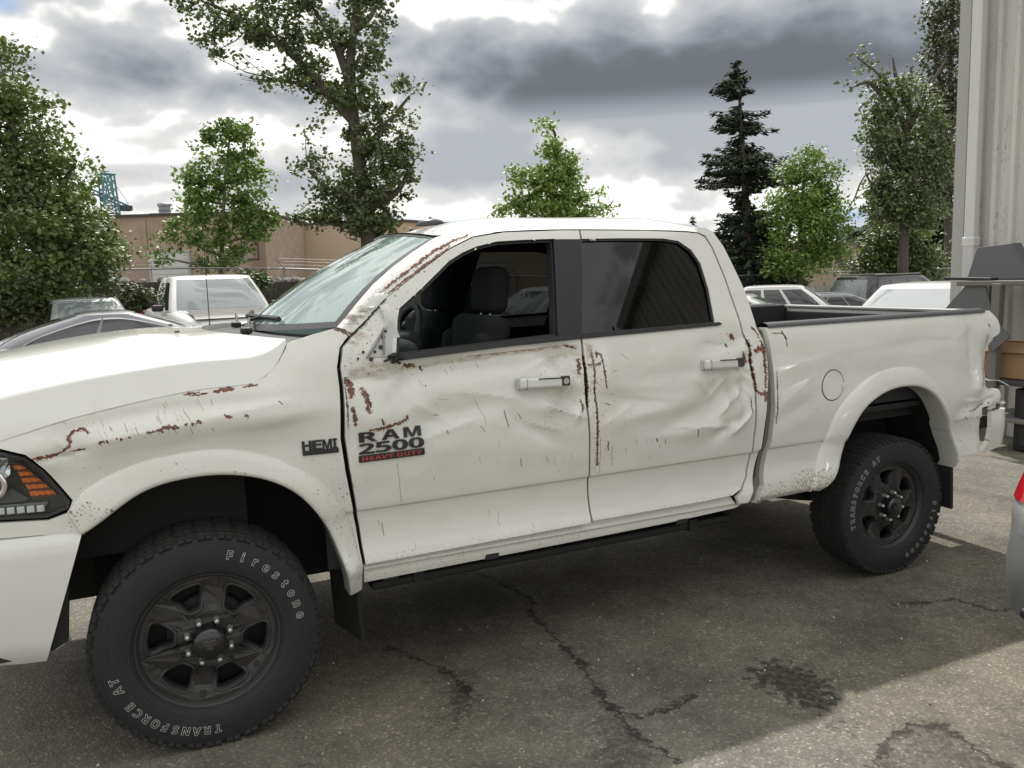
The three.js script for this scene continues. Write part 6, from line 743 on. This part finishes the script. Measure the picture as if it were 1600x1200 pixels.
{
  // harbour crane far away
  const teal = mat(0.12, 0.27, 0.30, 0.6), D = 130, k = D / 1290.6, o = at(178, 345, D), c = thing('harbour_crane', 'teal lattice harbour crane far beyond the warehouse', 'crane', [o.x, o.y - 4, o.z], 0.42);
  const X = (px) => (px - 178) * k, Y = (py) => (345 - py) * k + 4, T = (a, b, r = 0.11) => bar(V(X(a[0]), Y(a[1]), a[2] ?? 0), V(X(b[0]), Y(b[1]), b[2] ?? 0), r, r, 5);
  const tw = []; for (const z of [-0.6, 0.6]) { tw.push(T([163, 345, z], [163, 274, z], 0.16), T([186, 345, z], [182, 274, z], 0.16), T([161, 274, z], [185, 274, z], 0.14)); for (let i = 0; i < 5; i++) tw.push(T([163, 274 + i * 12, z], [184, 286 + i * 12, z], 0.07), T([184, 274 + i * 12, z], [163, 286 + i * 12, z], 0.07), T([163, 286 + i * 12, z], [184, 286 + i * 12, z], 0.07)); tw.push(T([172, 278, z], [165, 318, z]), T([172, 278, z], [180, 318, z])); } mesh('tower', tw, teal, c);
  const jb = []; for (const y of [0, 6]) jb.push(T([130, 290 + y, 0], [205, 322 + y, 0], 0.16)); for (let i = 0; i < 12; i++) jb.push(T([130 + i * 6.2, 290 + i * 2.65, 0], [136 + i * 6.2, 299 + i * 2.65, 0], 0.06), T([130 + i * 6.2, 296 + i * 2.65, 0], [136 + i * 6.2, 293 + i * 2.65, 0], 0.06)); mesh('jib', jb, teal, c);
  mesh('counterweight', [box(X(206) - X(188), 0.8, 1.4, X(197), Y(325), 0)], mat(0.05, 0.07, 0.08, 0.7), c); mesh('stay', [T([175, 272], [203, 318], 0.05), T([175, 272], [135, 290], 0.05)], teal, c); mesh('mast_head', [T([172, 274], [172, 269], 0.12), T([168, 270], [178, 270], 0.10)], teal, c);
}
// ---------------------------------------------------------------- trees and shrubs
const bark = mat(0.09, 0.075, 0.06, 0.95), barkPale = mat(0.16, 0.145, 0.12, 0.95), leafM = new THREE.MeshPhysicalMaterial({ vertexColors: true, roughness: 0.5, side: THREE.DoubleSide, transmission: 0.42, thickness: 0 }), needleM = new THREE.MeshStandardMaterial({ vertexColors: true, roughness: 0.8, side: THREE.DoubleSide });
function leafGeo(list) { // list of [x, y, z, size, colour r, g, b, elongation], each a folded leaf of two faces
  const n = list.length, P = new Float32Array(n * 18), N = new Float32Array(n * 18), C = new Float32Array(n * 18), e = new THREE.Euler(), qn = new THREE.Quaternion(), a = V(), b = V(), c = V(), d = V(), nn = V(), m = V();
  list.forEach(([x, y, z, s, r, g, bl, el, rx, ry, rz], i) => {
    e.set(rx, ry, rz); qn.setFromEuler(e); const w = s * el * 0.5; a.set(-s * 0.5, 0, 0).applyQuaternion(qn); b.set(0.05 * s, -0.12 * s, w).applyQuaternion(qn); c.set(s * 0.5, 0, 0).applyQuaternion(qn); d.set(0.05 * s, -0.12 * s, -w).applyQuaternion(qn);
    [[a, b, c], [a, c, d]].forEach((t, k) => { nn.crossVectors(m.copy(t[1]).sub(t[0]), d.clone().copy(t[2]).sub(t[0])).normalize(); t.forEach((p, j) => { const o = i * 18 + k * 9 + j * 3; P[o] = x + p.x; P[o + 1] = y + p.y; P[o + 2] = z + p.z; N[o] = nn.x; N[o + 1] = nn.y; N[o + 2] = nn.z; C[o] = r; C[o + 1] = g; C[o + 2] = bl; }); });
  });
  const g = new THREE.BufferGeometry(); g.setAttribute('position', new THREE.BufferAttribute(P, 3)); g.setAttribute('normal', new THREE.BufferAttribute(N, 3)); g.setAttribute('color', new THREE.BufferAttribute(C, 3)); return g;
}
// a broadleaf tree: trunk line and crown volumes given as sight lines at one distance, each volume with its own depth
function broadleaf(name, label, o) {
  const R = rng(o.seed), D = o.depth, k = D / 1290.6, foot = at(o.trunk[0][0], o.trunk[0][1], D), gy = Math.min(groundY(foot.x, foot.z), foot.y), t = thing(name, label, o.category ?? 'tree', [foot.x, gy, foot.z], 0, o.group), org = V(foot.x, gy, foot.z), L = (px, py, dd = 0) => at(px, py, D + dd).sub(org);
  const tp = [V(0, -0.1, 0), ...o.trunk.slice(foot.y - gy > 0.3 ? 0 : 1).map(([a, b, c = 0]) => L(a, b, c))], curve = new THREE.CatmullRomCurve3(tp, false, 'centripetal'), r0 = o.r0 ?? 0.2;
  const limb = (cv, ra, rb, n) => { const g = []; let p = cv.getPoint(0); for (let i = 1; i <= n; i++) { const q = cv.getPoint(i / n); g.push(bar(p, q, lerp(ra, rb, (i - 1) / n), lerp(ra, rb, i / n), 7, false)); p = q; } return g; };
  mesh('trunk', limb(curve, r0, r0 * 0.22, 14), o.bark ?? bark, t);
  const arms = (o.limbs ?? []).map((l) => new THREE.CatmullRomCurve3(l.map(([a, b, c = 0]) => L(a, b, c)), false, 'centripetal')); const twig = [], leaves = [];
  arms.forEach((cv, i) => mesh('limb', limb(cv, r0 * 0.5, r0 * 0.1, 10), o.bark ?? bark, t));
  const joints = []; for (let i = 2; i <= 30; i++) joints.push(curve.getPoint(i / 30)); arms.forEach((cv) => { for (let i = 2; i <= 12; i++) joints.push(cv.getPoint(i / 12)); });
  let total = 0; for (const b of o.blobs) total += b[2] * b[3] * (b[4] ?? 1);
  for (const [px, py, rx, ry, wt = 1, dd = 0] of o.blobs) {
    const c = L(px, py, dd), ax = rx * k, ay = ry * k, az = (o.flat ?? 0.9) * Math.min(ax, ay * 1.2) + 0.15, right = V(1, 0, 0).applyMatrix4(AX).setY(0).normalize(), fwd = V(-right.z, 0, right.x), n = Math.round(o.leaves * rx * ry * wt / total), K = Math.max(3, Math.round(n / (o.clump ?? 45)));
    for (let i = 0; i < K; i++) {
      let u, v, w, q; do { u = R() * 2 - 1; v = R() * 2 - 1; w = R() * 2 - 1; q = u * u + v * v + w * w; } while (q > 1 || R() > 0.35 + 0.65 * q);
      const cc = c.clone().addScaledVector(right, u * ax * 0.95).addScaledVector(fwd, w * az).add(V(0, v * ay * 0.95, 0)), cr = (o.clumpR ?? 0.16) * (0.6 + 0.9 * R()) * Math.sqrt(D / 20), tone = 0.8 + 0.4 * R(), hue = R();
      let best = null, bd = 1e9; for (const j of joints) { const d2 = j.distanceToSquared(cc) + Math.max(0, j.y - cc.y) * 1.5; if (d2 < bd) { bd = d2; best = j; } } if (R() < 0.7) { const md = best.clone().lerp(cc, 0.5).add(V(0, -0.06 * Math.sqrt(bd), 0)); const rr = 0.006 + 0.010 * Math.sqrt(bd); twig.push(bar(best, md, rr, rr * 0.7, 4, false), bar(md, cc, rr * 0.7, rr * 0.3, 4, false)); }
      const m = Math.round(n / K * (0.5 + R())); for (let j = 0; j < m; j++) { const g1 = (R() + R() + R() - 1.5) * 1.1, g2 = (R() + R() + R() - 1.5) * 0.8, g3 = (R() + R() + R() - 1.5) * 1.1, b = tone * (0.75 + 0.5 * R()), h = hue * 0.5 + 0.5 * R(); leaves.push([cc.x + g1 * cr * 1.6, cc.y + g2 * cr * 1.6, cc.z + g3 * cr * 1.6, o.leaf * (0.6 + 0.7 * R()), lerp(o.c0[0], o.c1[0], h) * b, lerp(o.c0[1], o.c1[1], h) * b, lerp(o.c0[2], o.c1[2], h) * b, o.el ?? 0.75, (R() - 0.5) * 2.2, R() * 6.3, (R() - 0.5) * 2.0]); }
    }
  }
  if (twig.length) mesh('twigs', twig, o.bark ?? bark, t).userData.kind = 'stuff';
  mesh('crown', leafGeo(leaves), leafM, t);
  return t;
}
function conifer(name, label, o) { // tiers of drooping boughs round a straight stem; rows = [py, half width in px, droop]
  const R = rng(o.seed), D = o.depth, k = D / 1290.6, foot = at(o.x, o.y1, D), g = groundY(foot.x, foot.z), t = thing(name, label, 'tree', [foot.x, g, foot.z], 0, o.group), top = at(o.xt ?? o.x, o.y0, D).sub(V(foot.x, g, foot.z)); const list = [], boughs = [];
  mesh('trunk', [bar(V(0, -0.1, 0), top.clone().multiplyScalar(0.6), o.r0 ?? 0.2, (o.r0 ?? 0.2) * 0.5, 8, false), bar(top.clone().multiplyScalar(0.6), top, (o.r0 ?? 0.2) * 0.5, 0.02, 7, false)], bark, t);
  const prof = pchip(o.rows.map(([y, w]) => [y, w])), dens = pchip(o.rows.map(([y, , d = 1]) => [y, d])); let y = o.y0 + 2;
  while (y < o.y1) {
    const f = (y - o.y0) / (o.y1 - o.y0), c = top.clone().multiplyScalar(1 - f), w = prof(y) * k, nB = Math.round((o.per ?? 7) * dens(y));
    for (let i = 0; i < nB; i++) {
      const a = R() * 6.283, len = w * (0.55 + 0.6 * R()), rise = (o.rise ?? 0.15) * (R() - 0.3), dirx = Math.cos(a), dirz = Math.sin(a), p0 = c.clone().add(V(0, (R() - 0.5) * 0.15, 0)), tip = p0.clone().add(V(dirx * len, len * (rise - 0.12) + 0.05 * R(), dirz * len)), mid0 = p0.clone().lerp(tip, 0.5).add(V(0, -0.06 * len, 0)), cv = new THREE.QuadraticBezierCurve3(p0, mid0, tip.add(V(0, 0.05 * len, 0)));
      boughs.push(bar(cv.getPoint(0), cv.getPoint(0.5), 0.022, 0.014, 4, false), bar(cv.getPoint(0.5), cv.getPoint(1), 0.014, 0.004, 4, false));
      const m = Math.round(len * (o.needles ?? 46)); for (let j = 0; j < m; j++) { const q = cv.getPoint(0.12 + 0.9 * (j + R()) / m), s = 0.04 + 0.16 * (1 - j / m) * len * 0.5, b = 0.7 + 0.6 * R(); q.x += (R() - 0.5) * s * 2 * Math.abs(dirz) + (R() - 0.5) * 0.05; q.z += (R() - 0.5) * s * 2 * Math.abs(dirx) + (R() - 0.5) * 0.05; q.y -= R() * 0.14; const h = R(); list.push([q.x, q.y, q.z, (o.leaf ?? 0.16) * (0.6 + 0.8 * R()), lerp(o.c0[0], o.c1[0], h) * b, lerp(o.c0[1], o.c1[1], h) * b, lerp(o.c0[2], o.c1[2], h) * b, 0.42, (R() - 0.5) * 1.2, -a + (R() - 0.5) * 1.6, (R() - 0.5) * 0.9 - 0.25]); }
    }
    y += (o.step ?? 9) * (0.7 + 0.6 * R());
  }
  mesh('boughs', boughs, bark, t).userData.kind = 'stuff'; mesh('crown', leafGeo(list), needleM, t); return t;
}
const G1 = [[0.11, 0.175, 0.038], [0.21, 0.27, 0.07]], G2 = [[0.15, 0.26, 0.045], [0.28, 0.40, 0.085]], G3 = [[0.07, 0.105, 0.03], [0.135, 0.175, 0.05]];
broadleaf('broadleaf_tree', 'big dense green tree leaning over the retaining wall', { seed: 1, depth: 17.5, trunk: [[70, 500], [66, 430], [40, 300], [10, 160]], r0: 0.24, c0: G1[0], c1: G1[1], leaf: 0.115, leaves: 30000, clump: 95, clumpR: 0.22, flat: 1.0, limbs: [[[60, 420], [110, 380], [165, 360]], [[50, 360], [90, 300], [120, 250]], [[60, 440], [20, 410], [-40, 400]]],
  blobs: [[-10, 130, 55, 75], [20, 210, 75, 70], [70, 280, 75, 60], [30, 320, 110, 80, 1.2], [100, 350, 80, 60, 1.1], [150, 390, 40, 45], [60, 420, 95, 60, 1.1], [-60, 300, 90, 160], [120, 430, 55, 35], [30, 465, 70, 28, 0.8], [110, 275, 28, 28, 0.8], [-5, 70, 26, 30, 0.7]] });
broadleaf('broadleaf_tree', 'small upright maple tree in front of the tan warehouse', { seed: 2, depth: 24, trunk: [[345, 450], [347, 380], [352, 280], [362, 190]], r0: 0.10, bark: barkPale, c0: G2[0].map((v) => v * 0.9), c1: G2[1].map((v) => v * 0.85), leaf: 0.13, leaves: 9000, clump: 78, clumpR: 0.155, limbs: [[[347, 400], [310, 385], [275, 350]], [[348, 380], [385, 370], [415, 360]], [[350, 320], [320, 310], [300, 290]], [[346, 420], [290, 410], [250, 402]]],
  blobs: [[363, 192, 22, 24], [345, 225, 26, 26], [378, 240, 26, 36], [345, 270, 38, 30], [385, 290, 30, 40], [310, 300, 28, 26], [345, 330, 55, 28], [300, 322, 26, 18], [395, 340, 34, 24], [345, 375, 60, 26, 0.8], [285, 350, 24, 22, 0.7], [405, 372, 28, 16, 0.8], [250, 402, 20, 12, 0.7], [330, 405, 50, 20, 0.6], [270, 375, 18, 14, 0.5], [312, 240, 16, 14, 0.6], [298, 272, 16, 14, 0.6]] });
broadleaf('cottonwood_tree', 'tall dark cottonwood tree with long bough reaching over the warehouse', { seed: 3, depth: 21, trunk: [[578, 460], [577, 380], [566, 280], [552, 180], [548, 90], [560, -10], [560, -60]], r0: 0.27, c0: G3[0].map((v) => v * 1.15), c1: G3[1].map((v) => v * 1.15), leaf: 0.125, leaves: 18000, clump: 66, clumpR: 0.155, limbs: [[[552, 180], [500, 130], [440, 70], [370, 25], [300, -5]], [[548, 130], [520, 60], [480, 0]], [[560, 250], [600, 200], [640, 150]], [[572, 320], [520, 300], [480, 265]], [[575, 360], [530, 350], [470, 340]], [[572, 330], [620, 300], [648, 250]], [[553, 190], [500, 140], [435, 125]], [[549, 50], [575, 30], [590, 10]]],
  blobs: [[575, 330, 55, 36, 1.3], [600, 360, 50, 22], [540, 345, 60, 22, 0.8], [500, 342, 40, 12, 0.6], [595, 290, 45, 36, 1.3], [545, 290, 42, 34], [600, 235, 44, 34, 1.1], [560, 215, 40, 30], [630, 255, 22, 40, 0.7], [610, 180, 34, 26], [635, 145, 22, 20, 0.7], [540, 165, 36, 26, 0.9], [510, 130, 34, 24, 0.8], [575, 130, 24, 40, 0.8], [582, 85, 24, 40, 0.8], [480, 85, 40, 40, 0.9], [430, 55, 44, 32], [380, 35, 44, 24, 0.9], [330, 25, 34, 18, 0.8], [345, 60, 34, 18, 0.6], [520, 40, 40, 40, 0.9], [560, 10, 44, 24, 0.9], [450, 10, 60, 24, 0.9], [345, 88, 18, 10, 0.9], [310, 5, 30, 14, 0.9], [385, 90, 16, 10, 0.5], [485, 262, 24, 12, 0.9], [482, 195, 16, 8, 0.7], [495, 245, 16, 12, 0.9], [445, 125, 30, 12, 1.0], [490, 140, 30, 14, 0.9], [375, 118, 7, 6, 0.25], [590, 45, 26, 26, 0.7], [650, 240, 10, 12, 0.4], [470, 335, 22, 12, 0.9], [520, 300, 24, 16, 0.9], [555, -50, 90, 40, 0.8]] });
broadleaf('oak_tree', 'bright green young oak rising behind the truck roof', { seed: 4, depth: 19.5, trunk: [[868, 440], [867, 360], [866, 280], [869, 215], [856, 190]], r0: 0.10, c0: G2[0], c1: [0.32, 0.42, 0.09], leaf: 0.11, leaves: 8500, clump: 55, clumpR: 0.12, el: 0.6, limbs: [[[867, 340], [820, 320], [780, 325]], [[867, 330], [910, 310], [940, 300]], [[866, 300], [830, 285], [800, 275]], [[866, 290], [890, 265], [895, 245]], [[866, 320], [905, 320], [940, 325]]],
  blobs: [[856, 190, 8, 8, 0.6], [852, 205, 14, 8, 0.6], [862, 222, 16, 12, 1.0], [872, 242, 22, 14, 1.0], [835, 268, 20, 12, 0.8], [878, 255, 24, 20], [850, 285, 36, 24], [885, 290, 34, 28], [820, 300, 36, 20], [805, 275, 14, 9, 0.5], [795, 322, 34, 14], [845, 320, 45, 22, 1.2], [890, 325, 45, 22, 1.1], [925, 305, 22, 14, 0.7], [938, 322, 16, 14, 0.7], [770, 335, 12, 5, 0.4], [860, 345, 90, 16, 1.0]] });
conifer('conifer_tree', 'tall thin dark conifer with open tiers of boughs', { seed: 5, depth: 27, x: 1178, y1: 425, xt: 1152, y0: 96, r0: 0.2, c0: [0.014, 0.030, 0.014], c1: [0.032, 0.055, 0.022], leaf: 0.24, needles: 34, per: 8, step: 7, rows: [[96, 6, 0.6], [112, 20, 0.6], [122, 42, 0.9], [134, 30, 0.6], [146, 4, 0.15], [156, 42, 0.9], [172, 52, 1.0], [184, 26, 0.5], [196, 34, 0.5], [210, 74, 1.0], [238, 78, 1.3], [254, 34, 0.5], [272, 30, 0.7], [290, 56, 1.3], [330, 70, 1.8], [380, 80, 2.0], [425, 84, 2.0]] });
broadleaf('broadleaf_tree', 'light green leafy tree growing right against the dark conifer', { seed: 6, depth: 25.5, trunk: [[1250, 440], [1250, 380], [1255, 300], [1258, 250]], r0: 0.14, c0: G2[0].map((v) => v * 0.9), c1: G2[1], leaf: 0.12, leaves: 14000, clump: 80, clumpR: 0.19, limbs: [[[1250, 350], [1290, 320], [1312, 300]], [[1252, 320], [1225, 290], [1220, 270]], [[1250, 380], [1290, 370], [1310, 360]]],
  blobs: [[1262, 250, 22, 15, 0.8], [1245, 270, 32, 18], [1285, 275, 24, 18, 0.8], [1265, 300, 44, 24], [1300, 300, 20, 12, 0.7], [1235, 320, 34, 26], [1285, 335, 36, 28], [1255, 360, 50, 28, 1.1], [1300, 370, 20, 24, 0.8], [1245, 395, 50, 24], [1285, 400, 34, 18, 0.9], [1230, 420, 60, 14, 0.8]] });
broadleaf('cottonwood_tree', 'sparse tall cottonwood with thin bare twigs beside the corrugated building', { seed: 7, depth: 25, trunk: [[1410, 450], [1412, 380], [1414, 280], [1420, 180], [1424, 105]], r0: 0.2, c0: [0.11, 0.17, 0.05], c1: [0.22, 0.28, 0.10], leaf: 0.135, leaves: 12000, clump: 40, clumpR: 0.18, limbs: [[[1418, 210], [1385, 130], [1340, 90]], [[1416, 240], [1360, 130], [1328, 138]], [[1420, 200], [1450, 140], [1480, 90]], [[1414, 280], [1380, 250], [1350, 245]], [[1414, 300], [1450, 250], [1480, 210]], [[1420, 170], [1400, 120], [1395, 90]], [[1413, 320], [1370, 300], [1352, 270]]],
  blobs: [[1338, 82, 10, 6, 0.35], [1352, 105, 12, 7, 0.35], [1330, 135, 8, 5, 0.35], [1365, 130, 20, 12, 0.4], [1395, 140, 28, 18, 0.5], [1385, 175, 34, 20, 0.8], [1425, 160, 22, 24, 0.5], [1380, 215, 36, 20, 0.9], [1410, 250, 40, 24], [1365, 245, 20, 14, 0.5], [1400, 300, 44, 30], [1450, 200, 26, 40, 0.8], [1460, 260, 26, 40, 0.8], [1380, 330, 36, 22, 0.8], [1350, 230, 9, 5, 0.3], [1440, 330, 36, 30, 0.9]] });
broadleaf('poplar_tree', 'very tall pale poplar rising behind the corrugated building', { seed: 8, depth: 30, trunk: [[1482, 450], [1482, 300], [1486, 100], [1490, -60]], r0: 0.22, c0: [0.09, 0.115, 0.055], c1: [0.16, 0.18, 0.09], leaf: 0.15, leaves: 9000, clump: 24, clumpR: 0.2, limbs: [[[1484, 180], [1465, 110], [1460, 50]], [[1484, 240], [1465, 200], [1460, 160]]], blobs: [[1480, 30, 30, 40], [1475, 90, 34, 36], [1490, -40, 36, 50], [1478, 150, 36, 40], [1480, 210, 30, 40], [1465, 20, 12, 14, 0.4], [1460, 60, 10, 14, 0.4], [1480, 290, 26, 50]] });
conifer('conifer_tree', 'dark conifer hidden behind the sparse cottonwood', { seed: 9, depth: 33, x: 1452, y1: 430, y0: 180, r0: 0.22, c0: [0.014, 0.030, 0.014], c1: [0.034, 0.056, 0.024], leaf: 0.3, needles: 24, per: 9, step: 8, rows: [[180, 5, 0.5], [230, 28, 1], [300, 44, 1.4], [430, 62, 1.8]] });
conifer('conifer_tree', 'dark conifer standing left of the sparse cottonwood', { seed: 19, depth: 34, x: 1385, y1: 430, y0: 262, r0: 0.2, c0: [0.016, 0.034, 0.016], c1: [0.036, 0.06, 0.026], leaf: 0.3, needles: 24, per: 8, step: 8, rows: [[262, 4, 0.5], [300, 26, 1], [350, 42, 1.4], [430, 55, 1.6]] });
broadleaf('shrub', 'rounded mid green bush behind the black van', { seed: 10, category: 'shrub', depth: 27.5, trunk: [[1400, 455], [1400, 420], [1402, 380]], r0: 0.08, c0: G1[0], c1: G1[1].map((v) => v * 1.1), leaf: 0.14, leaves: 8000, clump: 44, clumpR: 0.2, blobs: [[1395, 365, 36, 22], [1375, 395, 30, 24], [1420, 385, 34, 28], [1400, 415, 50, 20], [1445, 410, 34, 24], [1350, 420, 30, 14, 0.7]] });
broadleaf('shrub', 'yellow green shrub growing on the retaining wall beside the white pickup', { seed: 11, category: 'shrub', depth: 20, trunk: [[216, 498], [216, 475]], r0: 0.03, c0: [0.07, 0.10, 0.03], c1: [0.14, 0.16, 0.06], leaf: 0.09, leaves: 2600, clump: 30, clumpR: 0.1, blobs: [[216, 468, 26, 20], [205, 452, 12, 8, 0.6], [228, 480, 14, 12, 0.8]] });
broadleaf('shrub', 'bright green shrub by the fence post below the maple', { seed: 12, category: 'shrub', depth: 21.5, trunk: [[398, 470], [398, 445]], r0: 0.03, c0: [0.08, 0.13, 0.03], c1: [0.15, 0.20, 0.06], leaf: 0.10, leaves: 1700, clump: 30, clumpR: 0.1, blobs: [[395, 434, 20, 10], [405, 440, 12, 8], [380, 445, 12, 8, 0.7]] });
broadleaf('shrub', 'dark shrub at the foot of the big leaning tree', { seed: 13, category: 'shrub', depth: 17, trunk: [[30, 520], [30, 490]], r0: 0.04, c0: G3[0], c1: G3[1], leaf: 0.10, leaves: 3500, clump: 40, clumpR: 0.14, blobs: [[20, 480, 60, 22], [-50, 490, 60, 30], [75, 490, 20, 12, 0.5]] });
// far trees
for (const [px, py, w, h, s, lab] of [[672, 352, 14, 14, 21, 'small dark tree top just clear of the truck roof front'], [1082, 350, 9, 12, 22, 'small dark conifer top just clear of the truck roof rear']]) conifer('conifer_tree', lab, { seed: s, depth: 90, x: px, y1: 440, y0: py - h, r0: 0.25, c0: [0.018, 0.034, 0.02], c1: [0.04, 0.06, 0.03], leaf: 0.7, needles: 9, per: 7, step: 5, rows: [[py - h, 2, 0.6], [py, w * 0.7, 1], [440, w * 2.6, 1.4]] });
{
  const R = rng(44), list = []; for (let i = 0; i < 26000; i++) { const px = lerp(-200, 1750, R()), d = 110 + 60 * R(), t = 392 - 14 * n2(px * 0.006, 1) - 9 * n2(px * 0.03, 2) - 0.033 * (px - 800) * 0.7 - (px > 1290 ? 34 * smoothstep(px, 1290, 1335) * (1 - smoothstep(px, 1400, 1500) * 0.3) : 0), py = lerp(t, 445, Math.pow(R(), 1.2)), p = at(px, py, d), b = 0.7 + 0.6 * R(); list.push([p.x, p.y, p.z, 1.7 * (0.6 + 0.8 * R()), 0.030 * b, 0.050 * b, 0.026 * b, 0.8, (R() - 0.5) * 2, R() * 6, (R() - 0.5) * 2]); }
  const w = mesh('far_wood', leafGeo(list), needleM, scene); tag(w, 'distant dark wood along the horizon', 'wood', null, 'stuff');
  // a loose cable end hanging in the air beside the trees
  const cb = thing('hanging_cable', 'thin dark drooping branch like cable left of the sparse cottonwood', 'cable'); mesh('strand', [tube([at(1378, 268, 24), at(1355, 272, 24), at(1345, 285, 24), at(1335, 310, 24), at(1328, 322, 24)], 0.022, 20, 5), tube([at(1345, 285, 24), at(1340, 300, 24), at(1330, 318, 24), at(1322, 330, 24)], 0.012, 14, 4)], bark, cb);
}
renderer.render(scene, camera);
